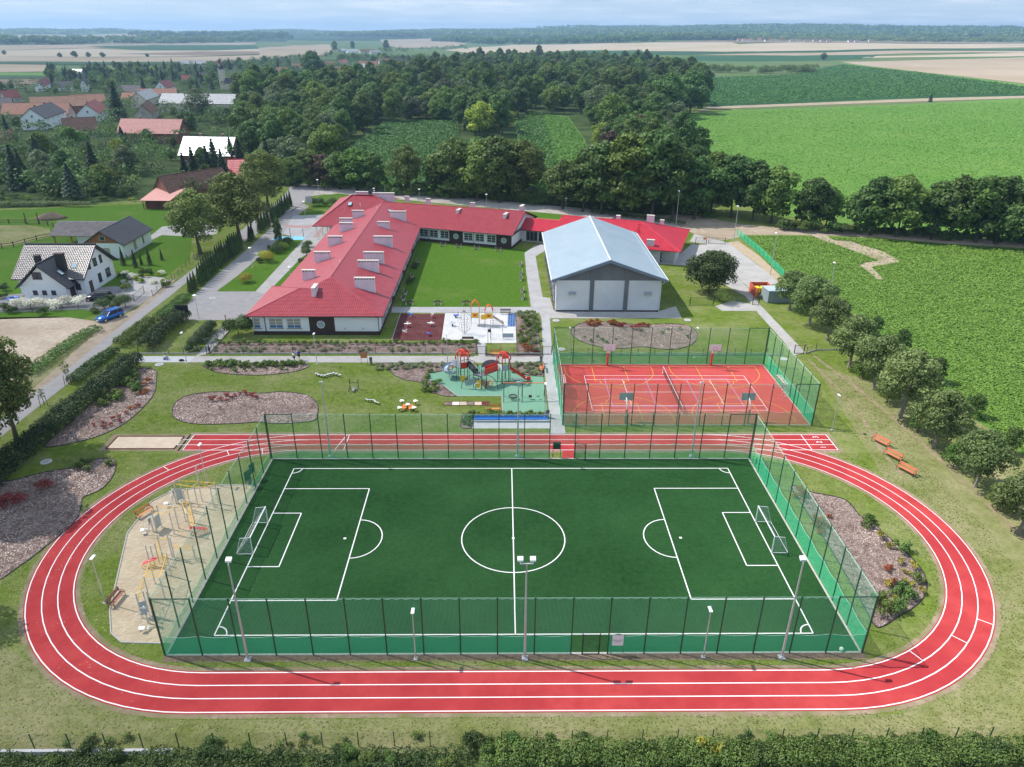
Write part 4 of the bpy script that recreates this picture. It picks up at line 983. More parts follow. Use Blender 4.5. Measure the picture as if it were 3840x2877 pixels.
# walls: west wing
WX0,WX1,FY = -39.9,-20.45,113.0
wall_poly('wall',[(-41.36,FY),(WX1,FY),(WX1,174.6),(WX0,174.6),(WX0,127.2),(-41.36,127.2)],0,3.42,'white_wall',sch)
wall_poly('plinth',[(-41.40,FY-.04),(WX1+.04,FY-.04),(WX1+.04,174.0),(WX0-.04,174.0),(WX0-.04,127.24),(-41.40,127.24)],0,.67,'brown_wall',sch)
wall_poly('brown_panel',[(-32.03,FY-.05),(-27.83,FY-.05),(-27.83,FY+.1),(-32.03,FY+.1)],0,3.40,'brown_wall',sch)
def ps(p): return Vector(p)-Vector(sch.location)
window(sch,ps((-41.2,FY,1.22)),(1,0),1.1,1.7,1,3,blind=.35,low='blue_blind')
for x in (-38.67,-35.70): window(sch,ps((x,FY,1.22)),(1,0),2.3,1.7,2,3,blind=.36,low='blue_blind')
round_window(sch,ps((-30.1,FY-.06,1.9)),(1,0),.62)
for x in (-26.2,-23.2): bw(MB().box((x,FY-.02,1.15),(.22,.06,.3)),'vent_grille','steel',sch)
# east wall of the west wing, towards the courtyard
k_ = 0;y = 115.2
while y < 172:
    if k_ % 5 == 4:
        wall_poly('brown_panel',[(WX1-.1,y),(WX1+.05,y),(WX1+.05,y+3.2),(WX1-.1,y+3.2)],0,3.40,'brown_wall',sch);round_window(sch,ps((WX1+.06,y+1.6,1.9)),(0,1),.6);y += 4.0
    else:
        window(sch,ps((WX1,y,1.22)),(0,1),2.3,1.7,2,3);y += 3.1
    k_ += 1
for y in (118.4,136,150.5,164): downpipe(sch,WX1+.1,y,3.5)
downpipe(sch,-39.3,FY-.12,3.5);downpipe(sch,WX1-.06,FY-.12,3.5)
# north wing walls (turned)
Na = Vector((-20.45,174.55,0));NL = 23.9;ND = 19.3
def nw(t,d,z=0): return Na + e1*t + e2*d + Vector((0,0,z))
wall_poly('wall',[nw(-12,0),nw(NL,0),nw(NL,ND),nw(-12,ND)],0,3.40,'white_wall',sch)
bw(MB().slab([nw(NL,0,3.38),nw(NL,ND,3.38),nw(NL,ND/2,6.62)],-e1*.25),'gable','white_wall',sch)
wall_poly('plinth',[nw(.3,-.04),nw(NL+.04,-.04),nw(NL+.04,ND),nw(.3,ND)],0,.62,'brown_wall',sch)
for a_,b_ in ((8.2,11.7),(20.1,23.9)):
    wall_poly('brown_panel',[nw(a_,-.05),nw(b_,-.05),nw(b_,.1),nw(a_,.1)],0,3.38,'brown_wall',sch);round_window(sch,ps(nw((a_+b_)/2,-.06,1.9)),e1,.62)
for t in (.5,3.1,5.9,12.0,14.9,17.8): window(sch,ps(nw(t,0,1.22)),e1,2.2,1.7,2,3)
for t in (2.9,14.5): q = nw(t,-.1);downpipe(sch,q.x,q.y,3.5)
# roofs
RX,RZ = -30.23,6.72
A,B = Vector((-42.3,112.35,EZ)),Vector((-19.65,112.35,EZ));C = Vector((RX,123.6,RZ));Dp = Vector((-34.9,120.2,5.72));E_ = Vector((-42.3,128,EZ))
mainL0 = Vector((-40.75,128,EZ));sl = (RZ-EZ)/(RX+40.75);dv = Vector((-40.75+(5.72-EZ)/sl,120.2,5.72))
J = Vector((RX,186.8,RZ));NC = Vector((-19.65,173.2,EZ))
rf = MB()
courses(rf,[A,B,C,dv,Dp]);
courses(rf,[B,NC,J,C])                                   # east slope to the courtyard
bw(rf,'roof','roof_red',sch)
rf = MB();courses(rf,[A,Dp,E_]);courses(rf,[E_,Dp,dv,Vector((-40.75,128,EZ))])
courses(rf,[dv,C,J,Vector((-40.75,176,EZ)),Vector((-40.75,128,EZ))]);bw(rf,'roof','roof_red',sch)
NE,NRg = Na + e1*(NL+.55) + e2*(-.85),None
nf0 = NC;nf1 = Vector((2.45,165.75,EZ));nr1 = nf1 + e2*10.4 + Vector((0,0,3.42));nb1 = nf1 + e2*20.8;nb0 = nb1 - e1*46
rf = MB();courses(rf,[nf0,nf1,nr1,J]);courses(rf,[nb1,nb0,J + Vector((-6,2.4,0)),J,nr1]);bw(rf,'roof','roof_red',sch)
# entrance block
rw,re_ = Vector((-38.6,189.4,7.95)),Vector((-33.3,189.4,7.95));p0_,p1_ = Vector((-45.7,174.2,EZ)),Vector((-34,174.2,EZ));pn = Vector((-45.7,207,EZ));pe = Vector((-29,207,EZ))
rf = MB();courses(rf,[p0_,p1_,J,re_,rw]);courses(rf,[p0_,rw,pn]);courses(rf,[pn,rw,re_,pe]);courses(rf,[J,pe,re_]);bw(rf,'roof','roof_red',sch)
wall_poly('wall',[(-43.4,181),(-30,181),(-30,205.5),(-43.4,205.5)],0,3.42,'white_wall',sch)
for x,y in ((-45.1,175),(-42.4,175),(-45.1,180.4)): bw(MB().tube([(x,y,0),(x,y,3.45)],.14,10),'column','white_wall',sch)
# soffits and gutters
for pts in ([(-42.25,112.4),(-19.7,112.4),(-19.7,173.2),(-40.7,173.2),(-40.7,127.95),(-42.25,127.95)],): wall_poly('soffit',pts,3.425,3.475,'dark_trim',sch)
wall_poly('soffit',[nf0 + Vector((.05,0,0)),nf1,nb1,nb0],3.405,3.475,'dark_trim',sch)
wall_poly('soffit',[(-45.65,174.25),(-34,174.25),(-34,206.9),(-45.65,206.9)],3.43,3.48,'white_wall',sch)
g = MB()
for a_,b_ in ((A,B),(B,NC),(nf0,nf1),(A,E_),(p0_,p1_)):
    d_ = (b_-a_).normalized();nn = Vector((d_.y,-d_.x,0));g.tube([a_+nn*.06+Vector((0,0,-.04)),b_+nn*.06+Vector((0,0,-.04))],.075,6)
bw(g,'gutter','dark_trim',sch)
rg = MB()
for a_,b_ in ((B,C),(C,J),(A,Dp),(Dp,E_),(J,nr1),(p0_,rw),(rw,re_),(re_,J)): rg.tube([a_+Vector((0,0,.05)),b_+Vector((0,0,.05))],.09,6)
bw(rg,'ridge_cap','roof_red',sch)
vb = MB().bar(nf1+Vector((0,0,-.06)),nr1+Vector((0,0,-.04)),.06,.24).bar(nb1+Vector((0,0,-.06)),nr1+Vector((0,0,-.04)),.06,.24);bw(vb,'verge_board','dark_trim',sch)
for y,xa,xb in ((175.3,-36.1,-33.3),(167.25,-37.5,-34.6),(162.75,-36.6,-33.6),(150.8,-36.65,-33.6),(138.75,-36.7,-33.6),(126.65,-36.0,-33.7)): chimney(sch,(xa+xb)/2,y,xb-xa,.55,4.0,7.0)
for y,xa,xb in ((174.7,-26.95,-23.1),(163.9,-28.25,-25.55),(150.9,-27.05,-23.15),(138.75,-27.05,-23.2),(132.9,-27.1,-23.25),(122.2,-25.8,-22.3)): chimney(sch,(xa+xb)/2,y,xb-xa,.55,4.0,7.0)
chimney(sch,-32.05,119.0,.62,2.6,4.6,6.5);chimney(sch,-30.8,191,5.5,.8,5,8.1);chimney(sch,-37.5,197,3.2,.7,5,7.2)
for c_ in (Vector((.86,174.4,0)),Vector((-10.66,178.87,0))):
    o = MB().box((0,0,5.5),(.62,2.4,2.2)).build('chimney','chimney_render',sch,loc=ps((c_.x,c_.y,0)),rot=math.atan2(-e2.x,e2.y));MB().box((0,0,6.66),(.78,2.56,.12)).build('cap','brick_cap',o)
for u,v in ((879,427),(925,432),(1021,441)):
    q = at(u,v,6.0);o = MB().box((0,0,5.6),(1.2,.5,1.4)).build('chimney','chimney_render',sch,loc=ps((q.x,q.y,0)),rot=-.32);MB().box((0,0,6.35),(1.35,.65,.1)).build('cap','brick_cap',o)
q = nb1 - e1*3 - e2*4;o = MB().box((0,0,5.6),(.7,2.6,2.4)).build('chimney','chimney_render',sch,loc=ps((q.x,q.y,0)),rot=math.atan2(-e2.x,e2.y));MB().box((0,0,6.86),(.86,2.76,.12)).build('cap','brick_cap',o)
# roof lights: on the entrance slope and on the east slope
def skylight(c,right,down,w_,h_,n=1):
    c,right,down = Vector(c),Vector(right).normalized(),Vector(down).normalized();nn = right.cross(down);nn = nn if nn.z > 0 else -nn
    f = MB().slab([c-right*w_/2-down*h_/2+nn*.14,c+right*w_/2-down*h_/2+nn*.14,c+right*w_/2+down*h_/2+nn*.14,c-right*w_/2+down*h_/2+nn*.14],-nn*.18);fo = bw(f,'skylight','dark_trim',sch)
    for i in range(n):
        a_,b_ = -h_/2+h_*i/n+.06,-h_/2+h_*(i+1)/n-.06;bw(MB().face([c-right*(w_/2-.07)+down*a_+nn*.15,c+right*(w_/2-.07)+down*a_+nn*.15,c+right*(w_/2-.07)+down*b_+nn*.15,c-right*(w_/2-.07)+down*b_+nn*.15]),'pane','glass_light',fo)
dn = Vector((0,-1,-.293));skylight((-38.4,184.6,6.60),(1,0,0),dn,1.0,1.7)
dn = Vector((1,0,-.304));skylight((-27.3,179.6,5.88),(0,1,0),dn,1.6,1.9,3)
for p in ((-30.5,178,7.0),(-30.3,132,7.0),(-35.6,183.5,6.7)): bw(MB().tube([(p[0],p[1],p[2]-.5),(p[0],p[1],p[2]+.3)],.06,6).lathe([(.1,.25),(.11,.36),(.02,.42)],p,8),'vent_pipe','steel_white',sch)
# satellite dishes on the big chimney
bw(MB().tube([(-33.2,191,8),(-33.2,191,9.4)],.03,5).lathe([(.02,0),(.3,.06),(.34,.1)],(-33.2,190.8,9.3),12).lathe([(.02,0),(.22,.05),(.25,.08)],(-33.1,190.8,8.7),12),'satellite_dish','steel_white',sch)

# ---------------------------------------------------------------- link and east wing
lk = thing('link_building','low glazed link with bright red roof between school and gymnasium','building',(8,173,0))
la = Vector((4.2,172.9,0));
def lw(t,d,z=0): return la + e1*t + e2*d + Vector((0,0,z))
wall_poly('wall',[lw(0,1.6),lw(13,1.6),lw(13,9),lw(0,9)],0,3.0,'white_wall',lk)
rf = MB();courses(rf,[lw(-.4,0,3.15),lw(13.5,0,3.15),lw(13.5,5,5.0),lw(-.4,5,5.0)]);courses(rf,[lw(13.5,10,3.15),lw(-.4,10,3.15),lw(-.4,5,5),lw(13.5,5,5)]);bw(rf,'roof','roof_bright',lk)
bw(MB().bar(lw(-.4,-.05,3.1),lw(11,-.05,3.1),.14,.14),'gutter','dark_trim',lk)
for t in (1.2,4.3,7.4): window(lk,lw(t,1.6,.3)-Vector(lk.location),e1,2.9,2.3,3,1,frame='steel')
ew = thing('kindergarten_wing','grey-white wing with bright red hipped roof behind the gymnasium','building',(30,165,0))
se = Vector((38.6,153.1,3.25));ne = se + e2*21.1;pk = se + e2*10.55 - e1*10.4 + Vector((0,0,3.5));wk = pk - e1*18.8;sw = se - e1*29.6;nw_ = ne - e1*29.6
rf = MB();courses(rf,[sw,se,pk,wk]);courses(rf,[se,ne,pk]);courses(rf,[ne,nw_,wk,pk]);bw(rf,'roof','roof_bright',ew)
rg = MB()
for a_,b_ in ((se,pk),(pk,ne),(pk,wk)): rg.tube([a_+Vector((0,0,.05)),b_+Vector((0,0,.05))],.09,6)
bw(rg,'ridge_cap','roof_bright',ew)
i_ = lambda p,a_,b_: (p + e1*a_ + e2*b_)
wall_poly('wall',[i_(se,-29,1),i_(se,-4.4,1),i_(se,-4.4,3.4),i_(se,-1,3.4),i_(ne,-1,-1),i_(ne,-29,-1)],0,3.2,'gym_wall',ew)
wall_poly('soffit',[sw,se,ne,nw_],3.17,3.22,'white_wall',ew)
bw(MB().bar(sw+Vector((0,0,-.02)),se+Vector((0,0,-.02)),.13,.13).bar(se+Vector((0,0,-.02)),ne+Vector((0,0,-.02)),.13,.13),'gutter','lamp_red',ew)
bw(MB().tube([i_(se,-1.1,1.2)*1,Vector((*i_(se,-1.1,1.2)[:2],0))],.1,8),'column','white_wall',ew)
window(ew,Vector((*i_(se,-8.3,1)[:2],1.5))-Vector(ew.location),e1,1.5,1.1,1,1,frame='dark_trim')
bw(MB().slab([Vector((*i_(se,-4.35,1.9)[:2],0)),Vector((*i_(se,-4.35,3.1)[:2],0)),Vector((*i_(se,-4.35,3.1)[:2],2.2)),Vector((*i_(se,-4.35,1.9)[:2],2.2))],e1*.08),'door','dark_trim',ew)
for (zx,zy,zz,lx,ly) in ((1193,320,6.9,.9,.9),(1472,318,7.6,1.7,.8),(1570,358,6.2,.9,.7),(1472,530,5.0,1.6,.7)):
    q = at(1036.9+zx*.25035,391.7+zy*.25035,zz-.6);o = MB().box((0,0,zz-1.1),(lx,ly,2.2)).build('chimney','chimney_render',ew,loc=Vector((q.x,q.y,0))-Vector(ew.location),rot=-.323);MB().box((0,0,zz+.05),(lx+.16,ly+.16,.1)).build('cap','brick_cap',o)
for a_,b_ in ((-6,6),(-3.5,3.2)):
    q = i_(se,a_-4,b_);z = 3.3+b_*.333;bw(MB().tube([(q.x,q.y,z),(q.x,q.y,z+.55)],.1,6).box((q.x,q.y,z+.6),(.3,.3,.1)),'vent_pipe','roof_bright',ew)
st = MB()
for k in range(8):
    q = i_(se,-10.5,2.0+k*1.0);z = 3.3+(2.0+k)*.333;st.box((q.x,q.y,z+.12),(.5,.25,.06),-.323)
bw(st,'roof_steps','lamp_red',ew)

# ---------------------------------------------------------------- gymnasium
gy = thing('gymnasium','large white and grey gymnasium with pale blue-grey ribbed metal roof','sports hall',(19.1,140,0))
GX0,GX1,GY0,GY1 = 9.68,28.6,124.5,157.2
wall_poly('wall',[(GX0,GY0),(GX1,GY0),(GX1,GY1),(GX0,GY1)],0,6.1,'gym_wall',gy)
wall_poly('plinth',[(GX0-.02,GY0-.02),(GX1+.02,GY0-.02),(GX1+.02,GY1+.02),(GX0-.02,GY1+.02)],0,.32,'brown_wall',gy)
for yy,s_ in ((GY0,1),(GY1-.3,1)): bw(MB().slab([(GX0,yy-.03,5.95),(GX1,yy-.03,5.95),(GX1,yy-.03,6.2),(19.14,yy-.03,9.65),(GX0,yy-.03,6.2)],(0,.3,0)),'gable','gym_grey',gy)
for xa,xb in ((15.8,16.55),(22.0,22.75)): bw(MB().slab([(xa,GY0-.12,0),(xb,GY0-.12,0),(xb,GY0-.12,9.75-abs(xb-19.1)*.34),(xa,GY0-.12,9.75-abs(xa-19.1)*.34)],(0,.12,0)),'pilaster','gym_grey',gy)
for k in range(9): bw(MB().box((GX0-.1,GY0+1.6+k*3.9,3.0),(.2,.7,6.0)),'pilaster','gym_grey',gy);bw(MB().box((GX1+.1,GY0+1.6+k*3.9,3.0),(.2,.7,6.0)),'pilaster','gym_grey',gy)
for k in range(8): window(gy,Vector((GX0,GY0+5.2+k*3.9-.2,2.4))-Vector(gy.location),(0,-1),2.7,3.0,3,2,sill=False)
for x in (12.7,26.35): o = bw(MB().box((x,GY0-.16,3.55),(1.3,.3,.55)),'air_vent','steel',gy);bw(MB().box((x,GY0-.33,3.62),(1.1,.03,.28)),'louvre','slide_grey',o)
bw(MB().lathe([(.02,0),(.2,.0),(.2,.08)],(0,0,0),12),'sports_light','steel',gy).location = Vector((19.2,GY0-.1,7.2))-Vector(gy.location)
EX0,EX1,RY0,RY1,RXg,RZg,EZg = 8.85,29.5,123.55,157.6,19.05,9.95,6.32
for a_,b_ in ((Vector((EX0,0,EZg)),Vector((RXg,0,RZg))),(Vector((EX1,0,EZg)),Vector((RXg,0,RZg)))):
    y0v,y1v = Vector((0,RY0,0)),Vector((0,RY1,0))
    pts = [a_+y0v,b_+y0v,b_+y1v,a_+y1v]
    if a_.x > b_.x: pts = pts[::-1]
    nn = (pts[1]-pts[0]).cross(pts[2]-pts[0]).normalized()
    sl_ = bw(MB().slab(pts[::-1],Vector((0,0,-.14))),'roof','sheet_metal',gy)
    rib = MB();d_ = (b_-a_);u_ = Vector((0,1,0));up_ = d_.normalized().cross(u_);up_ = up_ if up_.z > 0 else -up_
    for k in range(2):
        pass
    rb = MB();rb.slab([u_*-.09,u_*.09,d_+u_*.09,d_-u_*.09],up_*.001);rb.v = [];rb.f = []
    w0,w1,hh = .10,.05,.06
    q = [(-w0,0),(-w1,hh),(w1,hh),(w0,0)]
    for e in (Vector((0,0,0)),d_): rb.v += [tuple(e+u_*x+up_*z) for x,z in q]
    rb.f += [(0,1,5,4),(1,2,6,5),(2,3,7,6),(0,3,2,1),(4,5,6,7)]
    rm = rb.mesh('roof_rib','sheet_metal')
    n_ = int((RY1-RY0)/.5)
    for k in range(n_):
        o = bpy.data.objects.new('roof_rib',rm);link(o,sl_);o.location = Vector((a_.x,RY0+.25+k*.5,a_.z)) - Vector(gy.location)
bw(MB().tube([(RXg,RY0-.02,RZg+.04),(RXg,RY1,RZg+.04)],.12,6),'ridge_cap','steel_white',gy)
for s_,a_ in ((1,EX0),(-1,EX1)):
    fb = MB().slab([(a_,RY0-.04,EZg+.06),(RXg,RY0-.04,RZg+.06),(RXg,RY0-.04,RZg-.5),(a_,RY0-.04,EZg-.42)],(0,-.08,0));bw(fb,'fascia','gym_fascia',gy)
    bw(MB().tube([(a_-s_*.08,RY0-.1,EZg-.05),(a_-s_*.08,RY1,EZg-.05)],.10,6),'gutter','steel_white',gy)
    bw(MB().tube([(a_-s_*.02,GY0-.1,EZg-.1),(a_+s_*.5,GY0-.16,EZg-.8),(a_+s_*.92,GY0-.16,EZg-1.0),(a_+s_*.92,GY0-.16,.1)],.06,6),'downpipe','steel_white',gy)
    sg = MB()
    for k in range(60): sg.box((a_+s_*.9,RY0+.4+k*.56,EZg+.40),(.05,.22,.12))
    so = bw(sg,'snow_guard','steel_white',gy)
    so['kind'] = 'stuff'
    bw(MB().slab([(a_,RY0,EZg-.16),(a_+s_*1.0,RY0,EZg-.16),(a_+s_*1.0,RY1,EZg-.16),(a_,RY1,EZg-.16)],(0,0,.03)),'soffit','gym_fascia',gy)
# ---------------------------------------------------------------- houses
def house(name,label,loc,rot,L,W,eh,rh,wall='white_wall',roof='roof_clay',over=.45,front=3,gab=2,chim=1,group=None,storeys=1,p=.7,cat='house',gable_m=None,back=0,frame='white_frame'):
    """gabled house, ridge along local x, front towards -y; loc = centre"""
    o = thing(name,label,cat,loc,rot,group)
    l,w2 = L/2,W/2
    MB().prism([(-l,-w2),(l,-w2),(l,w2),(-l,w2)],0,eh).build('wall',wall,o)
    sl_ = (rh-eh)/w2;ov = over*sl_
    for s_ in (-1,1): MB().slab([(s_*l,-w2,eh-.01),(s_*l,w2,eh-.01),(s_*l,0,rh-.06)],(-s_*.25,0,0)).build('gable',gable_m or wall,o)
    for s_ in (-1,1):
        a = [(-l-over,s_*(w2+over),eh-ov),(l+over,s_*(w2+over),eh-ov),(l+over,0,rh),(-l-over,0,rh)]
        mb = courses(MB(),a,p);ro = mb.build('roof',roof,o)
        MB().slab([(-l-over+.02,s_*(w2+over-.02),eh-ov-.02),(l+over-.02,s_*(w2+over-.02),eh-ov-.02),(l+over-.02,0,rh-.04),(-l-over+.02,0,rh-.04)][::-s_],(0,0,-.12)).build('roof_boarding','wood_dark',ro)
    MB().tube([(-l-over,0,rh+.03),(l+over,0,rh+.03)],.1,6).build('ridge',roof,o)
    ww = 1.1;hh = 1.25
    for st_ in range(storeys):
        z = 1.0+st_*2.8
        for side,n in ((-1,front),(1,back)):
            for i in range(n):
                x = -l+L*(i+.5)/n
                if side < 0: window(o,(x-ww/2,-w2,z),(1,0),ww,hh,2,1,frame)
                else: window(o,(x+ww/2,w2,z),(-1,0),ww,hh,2,1,frame)
        for s_ in (-1,1):
            for i in range(gab):
                y = -w2+W*(i+.5)/gab
                window(o,(s_*l,y-s_*ww/2,z),(0,s_),ww,hh,2,1,frame)
    if gab:
        for s_ in (-1,1): window(o,(s_*l,-s_*.5,eh+.3),(0,s_),1.0,1.1,2,1,frame)
    for c in range(chim):
        x = -l*.4+c*l*.9;q = MB().box((x,.9,rh),(.7,.6,1.8)).build('chimney','brick_red',o);MB().box((x,.9,rh+.94),(.82,.72,.1)).build('cap','brick_cap',q)
    return o
def h_abc(name,label,A,B,C,eh,rh,**k):
    """gable side A-B faces the camera, ridge runs B-C"""
    a,b,c = (Vector((*at(*q)[:2],0)) for q in (A,B,C));d = c-b;L = d.length;d.normalize();W = abs((a-b).dot(Vector((-d.y,d.x,0))))
    ctr = b + d*L/2 + Vector((-d.y,d.x,0))*W/2;return house(name,label,(ctr.x,ctr.y,hgt(ctr.x,ctr.y)),math.atan2(d.y,d.x),L,W,eh,rh,**k)
def h_ab(name,label,A,B,dep,eh,rh,**k):
    """long side A-B faces the camera"""
    a,b = (Vector((*at(*q)[:2],0)) for q in (A,B));d = b-a;L = d.length;d.normalize();ctr = a + d*L/2 + Vector((-d.y,d.x,0))*dep/2
    return house(name,label,(ctr.x,ctr.y,hgt(ctr.x,ctr.y)),math.atan2(d.y,d.x),L,dep,eh,rh,**k)
def tile_slope(parent,o,ex,up,wd,ln,roof,p=.42,tw=.33):
    """one slope of interlocking tiles: a part per course (shared mesh), rounded tiles side by side"""
    o,ex,up = Vector(o),Vector(ex).normalized(),Vector(up).normalized();nn = ex.cross(up);nn = nn if nn.z > 0 else -nn
    mb = MB();n = int(round(wd/tw));w_ = wd/n;K = 4
    for i in range(n):
        for k in range(K):
            q = []
            for t in (k/K,(k+1)/K):
                h_ = .05*math.sin(math.pi*t)
                q.append((ex*(w_*(i+t)),h_))
            a,b = q
            mb.face([a[0]+nn*(a[1]+.05),b[0]+nn*(b[1]+.05),b[0]+up*(p+.03)+nn*(b[1]+.005),a[0]+up*(p+.03)+nn*(a[1]+.005)],[(w_*(i+k/K),0)]*4)
            mb.face([a[0]+nn*.0,b[0]+nn*.0,b[0]+nn*(b[1]+.05),a[0]+nn*(a[1]+.05)],[(0,0)]*4)
    me = mb.mesh('tile_course',roof)
    rows = int(ln/p)
    for r in range(rows): c = bpy.data.objects.new('tile_course',me);link(c,parent);c.location = o+up*(r*p)
# white house with the tiled roof
wh_ = thing('white_house','white house with big glossy tiled roof and dark gabled front wing','house',(-85.5,138.6,0))
def wl(p): return (p[0]+85.5,p[1]-138.6,p[2])
def wm(mb,name,m,parent=wh_): return bw(mb,name,m,parent)
wm(MB().prism([(-91.5,132.8),(-79.4,132.8),(-79.4,144.6),(-91.5,144.6)],0,3.6),'wall','white_wall')
for x,s_ in ((-79.4,1),(-91.5,-1)): wm(MB().slab([(x,132.8,3.58),(x,144.6,3.58),(x,138.6,8.15)],(-s_*.3,0,0)),'gable','white_wall')
wm(MB().prism([(-89.2,130.1),(-81.3,130.1),(-81.3,134),(-89.2,134)],0,3.0),'wall','white_wall')
wm(MB().slab([(-89.2,130.1,2.98),(-81.3,130.1,2.98),(-85.25,130.1,6.6)],(0,.3,0)),'gable','white_wall')
rp = wm(MB().slab([(-92.2,131.9,3.45),(-78.5,131.9,3.45),(-78.5,138.6,8.4),(-92.2,138.6,8.4)],(0,0,-.16)),'roof','dark_trim')
tile_slope(rp,wl((-92.2,131.9,3.46)),(1,0,0),(0,6.7,4.95),13.7,8.35,'roof_tile_glaze')
rp = wm(MB().slab([(-92.2,145.3,3.45),(-78.5,145.3,3.45),(-78.5,138.6,8.4),(-92.2,138.6,8.4)][::-1],(0,0,-.16)),'roof','dark_trim');tile_slope(rp,wl((-92.2,145.3,3.46)),(1,0,0),(0,-6.7,4.95),13.7,8.35,'roof_tile_glaze')
for s_ in (-1,1):
    xe = -85.25+s_*4.9
    rp = wm(MB().slab([(xe,129.3,2.55),(xe,136.5,2.55),(-85.25,136.5,6.95),(-85.25,129.3,6.95)][::s_],(0,0,-.16)),'roof','dark_trim')
    tile_slope(rp,wl((xe,129.3,2.56)),(0,1,0),(-s_*4.9,0,4.4),7.2,6.6,'roof_black')
wm(MB().tube([(-92.2,138.6,8.5),(-78.5,138.6,8.5)],.12,6).tube([(-85.25,129.3,7.05),(-85.25,137,7.05)],.12,6),'ridge','roof_black')
for cx_,cy_,z_,wd in ((-82.9,133.4,8.0,1.5),(-87.6,134.2,7.4,.9)):
    q = wm(MB().box((cx_,cy_,z_-1.5),(wd,.9,3)),'chimney','dark_trim');wm(MB().box((cx_,cy_,z_+.05),(wd+.2,1.1,.1)),'cap','brown_wall',q)
def wwin(x,y,z,w_,h_,ex=(1,0),cols=1): window(wh_,wl((x,y,z)),ex,w_,h_,cols,1,'dark_trim')
for x in (-87.5,-85.8,-84.1): wwin(x,130.1,1.1,.8,.8)
wwin(-86.8,130.1,4.1,1.7,1.3,cols=2)
for y,z,w_,h_ in ((135.6,4.3,.9,1.5),(137.6,4.3,1.3,1.5),(140.0,4.3,.9,1.5),(138.2,.9,1.1,1.7),(141.2,1.0,1.6,1.7)): wwin(-79.4,y,z,w_,h_,(0,1),1)
wwin(-81.0,132.8,1.2,1.0,1.2)
wm(MB().box((-81.28,132.0,1.15),(.06,1.6,2.3)),'garage_door','dark_trim');wm(MB().box((-79.36,135.2,1.1),(.08,1.1,2.2)),'door','wood_dark')
wm(MB().prism([(-79.4,132.8),(-79.1,132.8),(-79.1,133.1),(-79.4,133.1)],0,3.6),'porch_pillar','white_wall')
for (x,y,z,m_) in ((-81.2,134.4,5.6,'glass_light'),):
    d_ = Vector((0,6.7,4.95)).normalized();c_ = Vector((x,y,3.46+(y-131.9)*4.95/6.7+.12));f_ = wm(MB().slab([c_+Vector((-.5,0,0))-d_*.6,c_+Vector((.5,0,0))-d_*.6,c_+Vector((.5,0,0))+d_*.6,c_+Vector((-.5,0,0))+d_*.6],(0,.03,-.1)),'skylight','dark_trim');u_ = Vector((0,-.02,.03));wm(MB().face([c_+u_+Vector((-.42,0,0))-d_*.5,c_+u_+Vector((.42,0,0))-d_*.5,c_+u_+Vector((.42,0,0))+d_*.5,c_+u_+Vector((-.42,0,0))+d_*.5]),'pane',m_,f_)
d_ = Vector((-4.9,0,4.4)).normalized();c_ = Vector((-82.5,131.8,4.72+.14));f_ = wm(MB().slab([c_+Vector((0,-.5,0))-d_*.6,c_+Vector((0,.5,0))-d_*.6,c_+Vector((0,.5,0))+d_*.6,c_+Vector((0,-.5,0))+d_*.6],(-.03,0,-.1)),'skylight','dark_trim');u_ = Vector((.02,0,.03));wm(MB().face([c_+u_+Vector((0,-.42,0))-d_*.5,c_+u_+Vector((0,.42,0))-d_*.5,c_+u_+Vector((0,.42,0))+d_*.5,c_+u_+Vector((0,-.42,0))+d_*.5]),'pane','glass_light',f_)
# bungalow with wood-clad gable
bg_ = house('bungalow','cream bungalow with black roof and wood-clad gable behind the white house',(-88.1,165.2,0),rad(-90),13.8,8.35,3.35,6.1,'white_wall','roof_black',.55,0,0,0,p=.36,gable_m='wood_cladding')
for (x,z,w_,h_) in ((-6.9,.9,2.0,1.4),): pass
window(bg_,(6.9,-.9,.9),(0,1),2.1,1.4,1,1,'cream_wall','blind');window(bg_,(6.9,-.5,3.9),(0,1),1.2,1.1,1,1,'cream_wall');window(bg_,(1.2+.8,4.175,.8),(-1,0),1.2,1.9,1,1,'cream_wall','blind');window(bg_,(-2.4,4.175,.9),(-1,0),.7,1.7,1,1,'cream_wall')
cp = thing('carport','grey tiled lean-to wing with posts left of the bungalow','building',(-98.5,172.3,0))
bw(MB().prism([(-99.5,168.5),(-92.4,168.5),(-92.4,177.5),(-99.5,177.5)],0,2.8),'wall','white_wall',cp)
rf = MB();courses(rf,[(-104.6,166.5,2.8),(-89,166.5,2.8),(-89,172.4,4.9),(-105.2,172.4,4.9)],.36);courses(rf,[(-105.2,172.4,4.9),(-89,172.4,4.9),(-89,178.4,2.8),(-104.6,178.4,2.8)],.36);bw(rf,'roof','roof_tile_glaze',cp)
bw(MB().slab([(-104.5,166.6,2.72),(-92.4,166.6,2.72),(-92.4,178.3,2.72),(-104.5,178.3,2.72)],(0,0,.05)),'ceiling_boards','wood_cladding',cp)
for p_ in ((-103.9,167.2),(-103.9,177.6),(-100,167.2)): bw(MB().box((p_[0],p_[1],1.37),(.22,.22,2.74)),'post','wood_cladding',cp)
